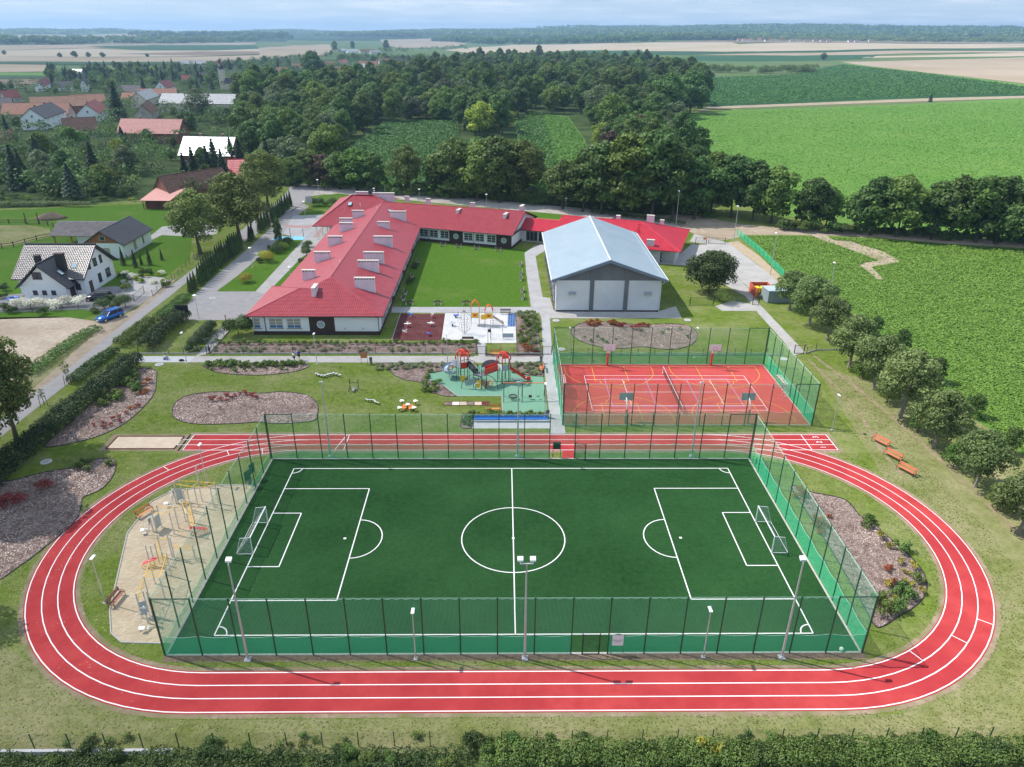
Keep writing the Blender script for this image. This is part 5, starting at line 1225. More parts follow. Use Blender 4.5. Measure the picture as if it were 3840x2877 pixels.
# barn with the pink lean-to
bn = house('brick_barn','old brick barn with dark tiled roof behind the pink lean-to',(-92.6,222.5,0),rad(52),20,9,3.6,8.0,'brick_red','roof_brown',.3,0,0,0,cat='barn',gable_m='brick_red')
lt = thing('lean_to','log-filled lean-to with pink sheet roof in front of the brick barn','shed',(-97.8,211,0),0)
bw(MB().slab([(-102,206.9,2.55),(-93.4,206.6,2.55),(-92.2,216,4.3),(-101,216.4,4.3)],(0,0,.1)),'roof','roof_pink',lt)
for p_ in ((-101.5,207.6),(-97.8,207.5),(-94,207.4)): bw(MB().box((p_[0],p_[1],1.28),(.16,.16,2.56)),'post','wood_dark',lt)
lg = MB()
for i in range(26):
    for j in range(9): lg.tube([(-101.2+i*.275+(j % 2)*.13,208.1,.13+j*.235),(-101.2+i*.275+(j % 2)*.13,209.4,.13+j*.235)],.12*random.uniform(.8,1.05),5)
lgo = bw(lg,'firewood','wood_brown',lt);lgo['kind'] = 'stuff'
bw(MB().prism([(-101.2,209.6),(-94.2,209.5),(-93.6,215),(-100.8,215.3)],0,2.9),'back_wall','wood_dark',lt)
# village
V1 = dict(group='houses of the village')
h_abc('farmhouse','big white farmhouse with dark grey roof and three chimneys',(47,282),(103,280),(146,263),5.6,10.2,roof='roof_slate',front=4,gab=2,chim=2,storeys=2,back=0,**V1)
h_ab('farm_building','long farm building with patched orange roof behind the white farmhouse',(8,264),(150,262),12,4.2,9.2,wall='old_wall',roof='roof_clay',front=5,gab=1,**V1)
h_ab('barn','long barn with faded brown clay roof',(72,248),(190,244),14,4.4,9.4,wall='brick_red',roof='roof_clay_old',front=4,gab=0,chim=0,**V1)
h_ab('barn','barn with orange clay roof left of the tall dark spruce',(160,237),(232,234),12,4.2,8.4,wall='old_wall',roof='roof_clay',front=3,gab=0,chim=0,**V1)
h_abc('village_house','white village house with wine-red roof and roof lights',(178,259),(218,263),(236,250),4.4,9.2,roof='roof_wine',front=3,gab=2,chim=1,**V1)
h_ab('village_house','low house with mossy brown roof in front of the white farmhouse row',(146,300),(216,296),10,3.6,8.6,wall='old_wall',roof='roof_brown',front=3,gab=1,**V1)
h_ab('village_house','long house with pink tiled roof among the trees',(258,309),(388,311),12,4.6,9.8,wall='brick_red',roof='roof_pink',front=6,gab=1,**V1)
h_ab('manor_barn','very long building with weathered grey roof behind the willow',(347,243),(506,245),14,5.6,10.6,wall='cream_wall',roof='roof_greymetal',front=8,gab=1,chim=1,**V1)
h_ab('silver_roof_house','house with dazzling silver roof behind the spruces',(392,360),(500,362),13,4.4,10.0,wall='brick_red',roof='roof_silver',front=5,gab=2,chim=2,**V1)
h_abc('brick_shed','brown brick gabled shed between spruce and pink roof',(296,263),(331,264),(344,250),4.4,9,wall='old_wall',roof='roof_brown',front=2,gab=1,chim=0,**V1)
h_abc('village_house','cream house with blue-grey roof beside the long grey roof',(288,232),(318,233),(346,222),5,9.6,wall='cream_wall',roof='roof_greymetal',front=3,gab=2,chim=1,**V1)
h_ab('village_house','orange-roofed house right of the tall dark spruce',(264,229),(300,229),10,4,8,wall='old_wall',roof='roof_clay',front=2,gab=0,**V1)
h_ab('barn','low barn with orange roof behind the cream house',(300,213),(382,212),10,3,6.5,wall='old_wall',roof='roof_clay',front=3,gab=0,chim=0,**V1)
h_abc('village_house','white house with bright red roof at the village edge',(340,202),(362,203),(380,197),4.6,9.2,roof='roof_wine',front=2,gab=2,chim=1,**V1)
h_ab('village_house','small house with pale shining roof among far spruces',(153,167),(173,168),9,4,8,roof='roof_silver',front=2,gab=1,**V1)
h_ab('barn','dark-roofed barn behind the tall spruce',(256,211),(302,211),11,4,8.5,wall='old_wall',roof='roof_slate',front=2,gab=0,chim=0,**V1)
h_abc('village_house','narrow white house with slate roof at the far left of the village',(177,197),(190,198),(194,190),5,9,roof='roof_slate',front=1,gab=1,**V1)
h_abc('village_house','white house with wine-red roof nearest the fields at left',(80,197),(95,198),(112,188),4,8,roof='roof_wine',front=2,gab=1,**V1)
h_ab('village_house','house with deep red roof at the left edge',(14,223),(48,221),9,3.6,8,wall='old_wall',roof='roof_wine',front=2,gab=1,**V1)
h_ab('barn','grey-roofed barn cut by the left edge',(-30,246),(30,244),12,4,8.4,wall='old_wall',roof='roof_slate',front=2,gab=0,chim=0,**V1)
h_ab('village_house','dark-roofed house left of the bright green tree',(124,198),(160,197),9,3.6,7.6,roof='roof_slate',front=2,gab=1,**V1)
h_ab('shed','brown-roofed shed at the left edge among garden trees',(-20,326),(34,323),9,3.2,7.4,wall='old_wall',roof='roof_brown',front=2,gab=0,chim=0,**V1)
h_ab('village_house','house with vivid red roof between the lindens',(498,399),(536,398),8,3.2,7.4,roof='roof_bright',front=2,gab=1,**V1)
VC = [(633,153,661,'roof_clay_old','long clay-roofed house left of the village oak'),(693,148,725,'roof_clay_old','clay-roofed farm right of the village oak'),(735,142,752,'roof_clay','small orange-roofed house in the middle of the village'),(724,160,748,'roof_clay_old','brownish house behind the pale willow'),
      (746,169,793,'roof_clay_old','wide clay-roofed house above the little white tower'),(765,153,791,'roof_silver','white sheet roof in the middle of the village'),(776,146,816,'roof_clay','orange-roofed row house in the village centre'),(820,139,846,'roof_clay_old','brown-roofed house right of the orange row'),
      (858,138,876,'roof_slate','dark steep gable right of the village centre'),(766,180,797,'roof_slate','dark barn roof behind the wood'),(738,113,750,'roof_silver','white shed beside the tall far poplars'),(752,115,776,'roof_silver','white farm hall beyond the village'),(779,115,812,'roof_clay_old','long farm barn beyond the village'),(802,117,822,'roof_greymetal','pale farm shed right of the long barn'),
      (1082,162,1106,'roof_slate','cream house in the wood behind the poplar'),(1279,136,1322,'roof_slate','large villa with grey hipped roof behind the wood'),(1328,134,1356,'roof_slate','flat grey-roofed house beside the villa'),(880,150,905,'roof_clay','low orange roof at the wood edge'),(940,140,968,'roof_clay_old','low brown roof at the edge of the far village'),
      (395,183,412,'roof_wine','red-roofed cottage near the church'),(436,176,455,'roof_slate','slate-roofed cottage near the church'),(392,145,445,'roof_greymetal','long grey farm hall at the field edge'),(292,163,316,'roof_slate','dark-roofed house among the far spruces'),(470,148,488,'roof_wine','small red-roofed house beyond the church'),(600,162,622,'roof_clay','orange-roofed cottage hidden by oaks')]
for u0,v0,u1,rfm,lb in VC: h_ab('village_house',lb,(u0,v0),(u1,v0-.3),9,3.8,8.2,wall=random.choice(['cream_wall','white_wall','old_wall']),roof=rfm,front=3,gab=1,p=1.0,group='houses of the far village')
tw_ = thing('roof_tower','small white tower with orange tiled cap in the village','tower',at(748,184));MB().box((0,0,4),(4,4,8)).build('wall','white_wall',tw_);MB().lathe([(3.4,8),(3.3,8.2),(.05,10.4)],n=4).build('roof','roof_clay',tw_,rot=rad(45))
for x in (-1.3,0,1.3): window(tw_,(x-.3,-2,6.2),(1,0),.6,.9,1,1)
ch = thing('church_tower','slim church tower with dark onion dome among the trees','church tower',at(484,193));MB().box((0,0,8),(4.6,4.6,16)).build('wall','cream_wall',ch);MB().lathe([(2.9,16),(2.9,16.4),(2.2,17),(2.6,18.2),(1.8,19.6),(.7,20.6),(.7,22.4),(1.1,23),(.5,24.2),(.08,25),(.05,27)],n=10).build('dome','roof_slate',ch)
nv = MB().prism([(2,-4),(14,-4),(14,5),(2,5)],0,5).build('nave','cream_wall',ch);MB().slab([(2,-4.4,4.8),(14.4,-4.4,4.8),(14.4,.5,9),(2,.5,9)],(0,0,.15)).slab([(14.4,5.4,4.8),(2,5.4,4.8),(2,.5,9),(14.4,.5,9)],(0,0,.15)).build('roof','roof_slate',nv)
# far village on the right horizon: one house each
fv = [(1596,89),(1608,88.6),(1620,89.2),(1640,88),(1655,90),(1668,89),(1690,90),(1712,91),(1742,91),(1760,90.5),(1775,91),(1790,91.5),(1836,92),(1850,92),(1880,91)]
for i,(u,v) in enumerate(fv):
    q = at(u,v);house('far_house',f'{ORD[i]} house from the left in the distant village under the right-hand hills',q,random.uniform(-.3,.3),random.uniform(14,22),11,4,10,random.choice(['white_wall','cream_wall']),random.choice(['roof_clay','roof_wine','roof_clay_old']),.4,2,0,0,'houses of the distant village',p=3)
# ---------------------------------------------------------------- vegetation
tree_kind('oak',5.2,12.5,1.6,5200,.66,'leaf_oak',22,.40,.30,3)
tree_kind('ash',4.3,14.5,1.8,5200,.62,'leaf_oak',24,.42,.28,3)
tree_kind('mid',5.0,12.0,1.4,5200,.62,'leaf_mid',22,.40,.28,3)
tree_kind('grey',5.0,11.0,1.0,5200,.55,'leaf_grey',24,.40,.26,2)
tree_kind('lime',4.2,10.0,1.4,3200,.55,'leaf_lime',20,.42,.22,2)
tree_kind('copper',4.4,10.5,2.0,3200,.55,'leaf_copper',20,.42,.22,1)
tree_kind('poplar',2.6,20.0,1.5,3600,.62,'leaf_oak',30,.62,.3,1)
tree_kind('willow',5.2,13.0,1.6,4200,.50,'leaf_grey',26,.40,.3,1)
tree_kind('linden',4.6,12.8,2.6,9000,.40,'leaf_linden',30,.38,.34,3)
tree_kind('maple',2.55,6.3,1.7,7500,.25,'leaf_maple',24,.42,.17,3,'bark_pale')
tree_kind('globe',3.7,6.8,1.5,14000,.33,'leaf_hedge',30,.5,.17,1,top=.45,jitter=.45)
tree_kind('darkrow',1.9,5.6,.8,3200,.26,'leaf_thuja',18,.46,.10,2)
tree_kind('orchard',2.6,4.8,1.0,2600,.34,'leaf_mid',16,.44,.13,2)
tree_kind('sapling',.75,4.2,1.6,260,.20,'leaf_bush',10,.5,.035,2,limbs=5)
conifer_kind('spruce',3.7,15,6500,.85,'leaf_conifer',3)
conifer_kind('pine',3.8,14,5000,.80,'leaf_blue',2,z0=3)
conifer_kind('thuja',.66,3.6,2400,.22,'leaf_thuja',3,z0=.05,trunk=.05,droop=-.2)
def top_h(base,top_v):
    p = at(*base);d = ray(base[0],top_v);k = math.hypot(p.x,p.y)/math.hypot(d.x,d.y);return CAM_H + k*d.z - p.z
KH = dict(oak=12.5,ash=14.5,mid=12,grey=11,lime=10,copper=10.5,poplar=20,willow=13,linden=12.8,maple=6.3,globe=6.8,darkrow=5.6,orchard=4.8,sapling=4.2,spruce=15,pine=14,thuja=3.3)
def tree_at(key,name,label,base,top_v,group=None,v=None,wide=1.0):
    h_ = max(1.5,top_h(base,top_v));s_ = h_/KH[key]/1.02
    return plant_tree(key,name,label,at(*base),s_*wide,group,None,v,zs=1/wide)
# lindens and single trees on the left
tree_at('linden','linden_tree','big linden standing alone beside the road above the thuja row',(433,549),402,None,0,1.2)
tree_at('linden','linden_tree','large yellowish linden with bare trunk in the middle of the roadside trio',(519,523),364,None,1,1.25)
tree_at('linden','linden_tree','linden nearest the road junction, farthest of the roadside trio',(580,458),316,None,2,1.1)
tree_at('linden','linden_tree','dark linden cut off by the left edge, overhanging the road',(40,962),690,None,0,.78)
for i,(u,v,tv,k_) in enumerate(((-57,65,1.15,0),(-61,70,1.1,1),(-53.5,48.5,1.05,2))): plant_tree('linden','linden_tree','linden left of the view whose shadow falls on the grass',(u,v),tv,'trees outside the left edge',v=k_,zs=1.1)
tree_at('ash','ash_tree','dark columnar tree on the lawn before the plaza',(603,530),466,None,0,.55)
tree_at('spruce','spruce_tree','very tall dark spruce standing between the village roofs',(258,262),186,None,0,1.25)
for i,(u,v,tv) in enumerate(((404,402,330),(426,408,318),(456,405,315),(486,398,322),(470,392,300),(522,372,300),(503,360,296))):
    tree_at('spruce','spruce_tree',f'{ORD[i]} dark spruce counted from the left, in front of the silver roof',(u,v),tv,'spruces before the silver roof',i,.95)
# maple row on the right
MP = [((1705.5,670),580),((1747,703.5),592),((1787,735),634),((1834,793),672),((1886,842),718),((1944,902),748),((2016,968),833),((2106,1052),920),((2199,1153),1006),((2330,1290),1110)]
for i,(b,tv) in enumerate(MP): tree_at('maple','maple_tree',f'{ORD[i]} maple from the container in the row beside the potato field',b,tv,'maples along the potato field',i,1.04)
for i,(u,v) in enumerate(((1772,660),(1862,728),(1915,770),(1990,830),(2070,905),(2150,985),(2225,1050))):
    p = at(u,v);plant_tree('darkrow','dark_tree','dark bushy tree crowding behind the maple row',(p.x+2.2,p.y+.5),random.uniform(.62,.85),'dark trees behind the maples')
for i,(u,v) in enumerate(((1863,817),(1916,870),(1982,935),(2058,1012),(2153,1102))): plant_tree('orchard','young_tree',f'{ORD[i]} thin-stemmed young tree from the far end, between the maples',at(u,v),.62,'young trees between the maples',zs=1.1)
tree_at('globe','globe_tree','clipped round tree right of the gymnasium',(1530,634),543,None,0,1.0)
for i,(u,v,tv) in enumerate(((148,830,775),(96,876,835))): tree_at('sapling','sapling',f'staked young tree beside the road, {"farther" if i == 0 else "nearer"} of the two',(u,v),tv,'staked saplings beside the road',i,1.15)
st_ = thing('tree_stake','wooden tripod stake round the farther roadside sapling','stake',at(148,831));[MB().tube([(.5*math.cos(a),.5*math.sin(a),0),(.4*math.cos(a),.4*math.sin(a),1.6)],.04,5).build('pole','wood_dark',st_) for a in (0,2.1,4.2)]
st_ = thing('tree_stake','wooden tripod stake round the nearer roadside sapling','stake',at(96,877));[MB().tube([(.5*math.cos(a),.5*math.sin(a),0),(.4*math.cos(a),.4*math.sin(a),1.6)],.04,5).build('pole','wood_dark',st_) for a in (0,2.1,4.2)]
# front row behind the north road, left to right
FR = [(640,404,335,'mid'),(668,404,318,'oak'),(700,407,330,'copper'),(735,409,322,'oak'),(772,411,316,'mid'),(812,414,322,'ash'),(880,420,308,'linden'),(945,424,322,'ash'),(985,428,292,'oak'),(1030,434,300,'mid'),(1080,438,290,'oak'),(1130,440,296,'linden'),(1215,452,340,'oak'),(1258,457,322,'ash'),(1300,462,300,'oak'),(1350,467,280,'mid'),(1405,470,275,'oak'),(1452,474,300,'ash'),(1500,474,330,'oak')]
for i,(u,v,tv,k_) in enumerate(FR): tree_at(k_,'broadleaf_tree',f'{ORD[i]} big tree from the left in the front row behind the gravel road',(u,v),tv,'front row behind the gravel road',i,1.12)
RR = [(1535,462,322,'mid'),(1580,470,330,'oak'),(1625,478,335,'ash'),(1665,482,352,'mid'),(1750,494,380,'oak'),(1782,492,398,'mid'),(1880,508,372,'oak'),(1935,512,372,'mid'),(2010,518,378,'ash'),(2050,520,368,'oak'),(2105,524,372,'mid'),(2150,528,372,'oak'),(2215,530,412,'grey'),(2270,534,380,'oak')]
for i,(u,v,tv,k_) in enumerate(RR): tree_at(k_,'broadleaf_tree',f'{ORD[i]} tree from the left in the row along the dirt track',(u,v),tv,'trees along the dirt track',i,1.1)
# undergrowth along the front of the wood
BUSH = {}
def bush_kind(key,leaf,n,size,h,r,k=9,variants=2):
    L = []
    for v in range(variants):
        q = np.random.default_rng(sum(map(ord,key))+v);bl = [(q.uniform(-r,r)*.55,q.uniform(-r,r)*.55,h*q.uniform(.25,.72),r*q.uniform(.35,.6),r*q.uniform(.35,.6),h*q.uniform(.24,.36)) for _ in range(k)]
        L.append(leaf_mesh('foliage',*blobs_leaves(bl,n,size,.7,.45,-.3),leaf))
    BUSH[key] = L
bush_kind('wild','leaf_bush',1900,.20,1.6,1.3);bush_kind('dark','leaf_hedge',1900,.21,1.9,1.5);bush_kind('big','leaf_oak',2200,.45,3.4,2.6)
bush_kind('red','leaf_red',300,.13,.75,.5,6,3);bush_kind('rust','leaf_rust',300,.13,.7,.5,6,3);bush_kind('green','leaf_bush',330,.13,.7,.5,6,3);bush_kind('yellow','leaf_yellow',140,.13,.55,.45,6,2);bush_kind('lav','leaf_lav',420,.13,.55,.55,7,2);bush_kind('white','leaf_white',1300,.15,1.5,1.25,12,3);bush_kind('lime','leaf_lime',700,.16,1.2,.9,8,2);bush_kind('blue','leaf_blue',700,.16,1.0,.8,8,2)
def bush(key,name,label,p,s_=1.0,group=None,cat='shrub'):
    o = bpy.data.objects.new(name,random.choice(BUSH[key]));link(o);o.location = (p[0],p[1],0);o.rotation_euler = (0,0,random.uniform(0,6.28));o.scale = (s_,s_,s_*random.uniform(.85,1.15));tag(o,label,cat,group);return o
for i in range(46):
    t = i/45;u = 630+t*900;v = 402+t*70-2+random.uniform(-2,3);bush('big','undergrowth_shrub','dark undergrowth shrub at the foot of the wood behind the gravel road',at(u,v),random.uniform(.75,1.25),'undergrowth along the gravel road')
for i in range(26):
    t = i/25;u = 1690+t*560;v = 497+t*34+random.uniform(-3,2);bush('big','undergrowth_shrub','dark undergrowth shrub under the trees along the dirt track',at(u,v),random.uniform(.6,1.0),'undergrowth along the dirt track')

# the wood behind: countable trees first, the rest as one mass
def inside(p,poly):
    c = False;n = len(poly);j = n-1
    for i in range(n):
        if (poly[i][1] > p[1]) != (poly[j][1] > p[1]) and p[0] < (poly[j][0]-poly[i][0])*(p[1]-poly[i][1])/(poly[j][1]-poly[i][1]+1e-12)+poly[i][0]: c = not c
        j = i
    return c
def W2(*uv): return [tuple(at(u,v)[:2]) for u,v in uv]
WOODS = [W2((520,332),(600,398),(640,394),(728,402),(736,374),(750,324),(812,274),(900,264),(990,268),(1000,235),(960,196),(880,176),(800,184),(700,196),(600,205),(520,235)),
         W2((880,176),(1000,142),(1140,136),(1300,144),(1460,158),(1520,180),(1519,236),(1450,258),(1300,250),(1230,250),(1170,244),(1110,262),(990,268),(1000,235),(960,196)),
         W2((1262,256),(1300,252),(1448,262),(1478,335),(1540,420),(1500,462),(1330,450),(1240,442),(1236,424),(1272,408),(1322,362),(1300,302)),
         W2((962,424),(958,396),(1120,402),(1170,432),(1100,430)),W2((996,300),(994,272),(1106,268),(1110,296))]
pts_w = []
for wp in WOODS:
    xs,ys = [p[0] for p in wp],[p[1] for p in wp];d_ = 10.4;y = min(ys)
    while y < max(ys):
        x = min(xs)
        while x < max(xs):
            q = (x+random.uniform(-.42,.42)*d_,y+random.uniform(-.42,.42)*d_)
            if inside(q,wp): pts_w.append(q)
            x += d_
        y += d_
        d_ = 10.2 if y < 330 else 12.5 if y < 480 else 16
pts_w = [q for q in pts_w if not (proj(q+(0,))[0] < 1120 and proj(q+(0,))[1] > 300 and proj(q+(0,))[0] > 745 and not 955 < proj(q+(0,))[0])]
pts_w.sort(key=lambda p: math.hypot(*p))
KW = ['oak']*4 + ['ash']*3 + ['mid']*3 + ['grey']*2 + ['lime','copper']
LW = dict(oak='dark green oak',ash='tall dark ash',mid='mid-green broadleaf tree',grey='grey-green willow',lime='yellow-green tree',copper='brownish broadleaf tree')
def wood_kind(q):
    n_ = mnoise.noise((q[0]*.02,q[1]*.02,3.3));n2 = mnoise.noise((q[0]*.05,q[1]*.05,8.3))
    if n_ > .33: return 'grey' if n2 > 0 else 'mid'
    if n_ < -.42: return 'copper' if n2 > .25 else 'ash'
    return ['oak','ash','oak','mid','oak'][int(abs(n2)*40) % 5]
NW = dict(oak='oak_tree',ash='ash_tree',mid='broadleaf_tree',grey='willow_tree',lime='lime_tree',copper='beech_tree');cnt = {}
for q in pts_w:
    k_ = wood_kind(q)
    if cnt.get(k_,0) >= 290: continue
    cnt[k_] = cnt.get(k_,0)+1;u,v = proj((q[0],q[1],0));wz = 'in the wood left of the maize clearing' if u < 800 and v > 225 else 'in the far wood behind the village roofs' if v < 205 and u < 1000 else 'in the far right wood next to the teal maize field' if v < 205 else 'in the wood above the maize clearings' if v < 262 and u < 1240 else 'in the right-hand wood beside the bright green field' if u > 1230 else 'in the clump between the two maize fields'
    plant_tree(k_,NW[k_],f'{LW[k_]} {wz}',q,random.uniform(.85,1.35)*(1 if q[1] < 330 else 1.15 if q[1] < 480 else 1.35),'trees of the wood',zs=random.uniform(.85,1.2))
# bright trees that stand out of the wood
for lab,b,tv,k_ in (('bright yellow-green tree at the far edge of the small corn field',(1040,296),216,'lime'),('yellow-green tree right of the small corn field',(1085,290),228,'lime'),('bright yellow-green tree beside the clover field',(1300,330),262,'lime'),('pale lime-green tree at the clover field corner',(1345,306),232,'lime'),
    ('large silvery willow in the middle of the wood',(1290,270),178,'willow'),('tall poplar rising out of the wood',(921,190),130,'poplar'),('big oak standing among the village roofs',(677,168),106,'oak'),('pale willow above the small white tower',(718,215),160,'willow'),('willow hanging before the long grey roof',(432,262),186,'willow'),('copper beech beside the bright tree',(1378,322),244,'copper'),
    ('dark spreading tree at the edge of the teal corn field',(1490,245),148,'oak'),('round dark oak at the right corner of the wood',(1440,255),150,'oak')):
    tree_at(k_,'landmark_tree',lab,b,tv,None,0,1.15)
def mass(name,pts,r,h,n,size,leaf,label,per=1):
    bl = [(p[0]+random.uniform(-.6,.6)*r,p[1]+random.uniform(-.6,.6)*r,hgt(p[0],p[1])+h*random.uniform(.25,.85),r*random.uniform(.7,1.25),r*random.uniform(.7,1.25),h*random.uniform(.28,.56)) for p in pts for _ in range(per)]
    me = leaf_mesh(name,*blobs_leaves(bl,n,size,.6,.3),leaf);o = bpy.data.objects.new(name,me);link(o);tag(o,label,None,None,'stuff');return o
# village and garden trees
PROT = [(45,205,150,270),(8,218,150,246),(72,206,190,228),(160,205,232,220),(178,216,234,246),(140,246,215,280),(258,250,388,284),(347,195,430,228),(450,195,506,228),(392,288,505,325),(296,228,342,250),(285,196,346,222),(338,172,380,192),(14,195,48,214),(300,190,382,200),(300,375,390,452),(60,455,330,600),(478,148,510,186),(630,128,662,146),(690,120,726,142),(744,142,795,162),(762,135,818,148),(740,156,758,172),(750,98,825,112),(80,172,112,188),(176,172,194,190),(150,142,174,158)]
vp = W2((-60,420),(120,440),(300,430),(420,440),(540,420),(600,395),(520,332),(520,235),(600,205),(700,196),(800,184),(880,176),(1000,142),(960,128),(850,126),(700,120),(620,128),(480,140),(330,150),(100,160),(100,180),(-60,200))
xs,ys = [p[0] for p in vp],[p[1] for p in vp];n_v = 0;tries = 0;got = []
while n_v < 297 and tries < 40000:
    tries += 1;y = min(ys) + (max(ys)-min(ys))*random.random()**1.9;x = random.uniform(min(xs),max(xs))
    if not inside((x,y),vp): continue
    sp = 7.5 if y < 420 else 10
    if any((x-a)**2+(y-b)**2 < sp*sp for a,b in got): continue
    hh = random.uniform(4.5,12.5);u,v = proj((x,y,0));u2,v2 = proj((x,y,hh));rw_ = (v-v2)*.42
    if any(u+rw_*.7 > a and u-rw_*.7 < c and v2 < d-(d-b)*.32 and v > b+4 for a,b,c,d in PROT): continue
    got.append((x,y));r_ = random.random()
    k_ = 'spruce' if r_ < .14 else 'pine' if r_ < .24 else 'grey' if r_ < .36 else 'lime' if r_ < .40 else 'orchard' if (r_ < .55 and y < 330) else 'mid' if r_ < .75 else 'oak'
    nm = dict(spruce='dark spruce',pine='blue-green pine',grey='grey-green tree',lime='yellow-green tree',orchard='low fruit tree',mid='mid-green tree',oak='dark green tree')[k_]
    wh2 = 'in the gardens at left, this side of the village' if y < 300 else 'among the village houses' if y < 520 else 'at the far side of the village'
    plant_tree(k_,'village_tree',f'{nm} {wh2}',(x,y),hh/KH[k_]*(1.15 if k_ == 'spruce' else 1),'trees in and around the village');n_v += 1
for i in range(95):
    u,v = random.uniform(100,530),random.uniform(148,190)
    if any(a-3 < u < c+3 and v > b+6 and v-16 < d-6 for a,b,c,d in PROT): continue
    q = at(u,v);k_ = random.choice(['spruce','spruce','pine','oak','mid']);plant_tree(k_,'village_'+('spruce' if k_ in ('spruce','pine') else 'oak'),f'{"dark conifer" if k_ in ("spruce", "pine") else "round tree"} behind the village roofs towards the left fields',(q.x,q.y),random.uniform(.6,.95),'trees behind the village roofs')
vm = []
while len(vm) < 2100:
    y = min(ys) + (max(ys)-min(ys))*random.random()**1.3;x = random.uniform(min(xs),max(xs))
    if not inside((x,y),vp): continue
    u,v = proj((x,y,0));u2,v2 = proj((x,y,5.5))
    if any(u+4 > a and u-4 < c and v2 < d-(d-b)*.2 and v > b+2 for a,b,c,d in PROT): continue
    vm.append((x,y))
mass('garden_thicket',vm[:500],3.2,6.0,60000,.75,'leaf_hedge','dense garden bushes and small trees filling the village',1);mass('garden_thicket',vm[500:900],2.6,4.4,40000,.7,'leaf_bush','light green garden bushes filling the village',1);mass('garden_thicket',vm[900:],3.8,7.5,110000,.9,'leaf_oak','dark massed trees between the village houses',1)
gp = []
for _ in range(150):
    u,v = random.uniform(-20,420),random.uniform(345,448)
    if any(a-8 < u < c+8 and b-30 < v-12 < d for a,b,c,d in PROT[12:16]): continue
    gp.append(at(u,v))
for p in gp: bush(random.choice(['wild','dark','big','wild','lime']),'garden_shrub','rounded shrub in the overgrown gardens at left',p,random.uniform(.7,1.3),'shrubs of the overgrown gardens')

# far tree lines and woods (read as masses)
def line_pts(uvs,n,jit=10,depth=0):
    out_ = []
    for i in range(n):
        t = random.random()*(len(uvs)-1);k = int(t);a,b = uvs[k],uvs[min(k+1,len(uvs)-1)];f = t-k
        p = at(a[0]+(b[0]-a[0])*f,a[1]+(b[1]-a[1])*f);dd = random.uniform(0,depth);r = math.hypot(p.x,p.y);out_.append((p.x*(1+dd/r)+random.uniform(-jit,jit),p.y*(1+dd/r)+random.uniform(-jit,jit)))
    return out_
mass('far_forest',line_pts([(0,97),(120,97),(300,95),(420,94),(560,92)],260,14,220),15,22,30000,6.5,'leaf_oak','dark tree belt across the far left fields')
mass('far_forest',line_pts([(300,84),(420,84),(550,83),(620,86)],160,20,400),20,26,16000,9,'leaf_oak','far wood beyond the left fields')
mass('far_forest',line_pts([(700,80),(820,80),(900,82)],90,20,300),18,24,11000,9,'leaf_oak','far wood above the village')
mass('far_forest',line_pts([(940,90),(990,91),(1060,96),(1200,96),(1300,94),(1440,91)],320,16,260),16,24,44000,6.5,'leaf_oak','dark forest block on the far central fields')
mass('far_forest',line_pts([(1360,88),(1500,87.5),(1600,88)],160,16,200),16,22,20000,7,'leaf_oak','dark forest strip at the foot of the hills')
mass('far_forest',line_pts([(1600,87),(1800,89),(2000,91),(2212,92),(2400,93)],420,30,500),17,14,30000,7,'leaf_mid','trees round the distant village on the right')
mass('far_forest',line_pts([(0,76),(300,72),(600,72),(900,75)],500,80,2600),70,14,26000,22,'leaf_oak','wooded ridges on the left horizon')
mass('far_forest',line_pts([(900,76),(1200,79),(1500,81),(1800,83),(2212,86)],700,80,2600),75,15,40000,22,'leaf_oak','wooded hills on the right horizon')
mass('tree_belt',line_pts([(780,118),(840,116),(880,113),(960,108),(1010,107)],40,6,30),7,12,2600,1.9,'leaf_oak','bushy belt behind the far barns')
mass('garden_belt',line_pts([(1500,160),(1560,158),(1640,160),(1720,160),(1755,158)],110,5,40),5,9,24000,1.1,'leaf_bush','bushy allotment gardens at the edge of the teal corn field')
mass('garden_belt',line_pts([(1380,140),(1440,140),(1500,142)],40,6,40),6,10,4000,1.2,'leaf_oak','trees behind the allotment gardens')
for lab,b,tv,k_ in (('lone round tree in the pale fields at right',(1778,131),113,'oak'),('small dark spruce beside the farm track',(2009,221),200,'spruce'),('tall poplars left of the far white hall',(724,113),86,'ash'),('tall tree right of the far barns',(835,112),84,'ash'),('far tree beside the white farm hall',(762,108),87,'ash'),('lone field bush at the far left',(10,119),108,'oak'),('first round field tree at left',(130,125),113,'oak'),('pair of round field trees at left',(162,125),109,'oak'),('second round field tree at left',(192,125),112,'oak'),('third round field tree at left',(222,125),112,'oak'),('small round tree in the tan field at left',(318,124),115,'oak')):
    tree_at(k_,'field_tree',lab,b,tv,None,0,1.35 if k_ == 'oak' else 1)

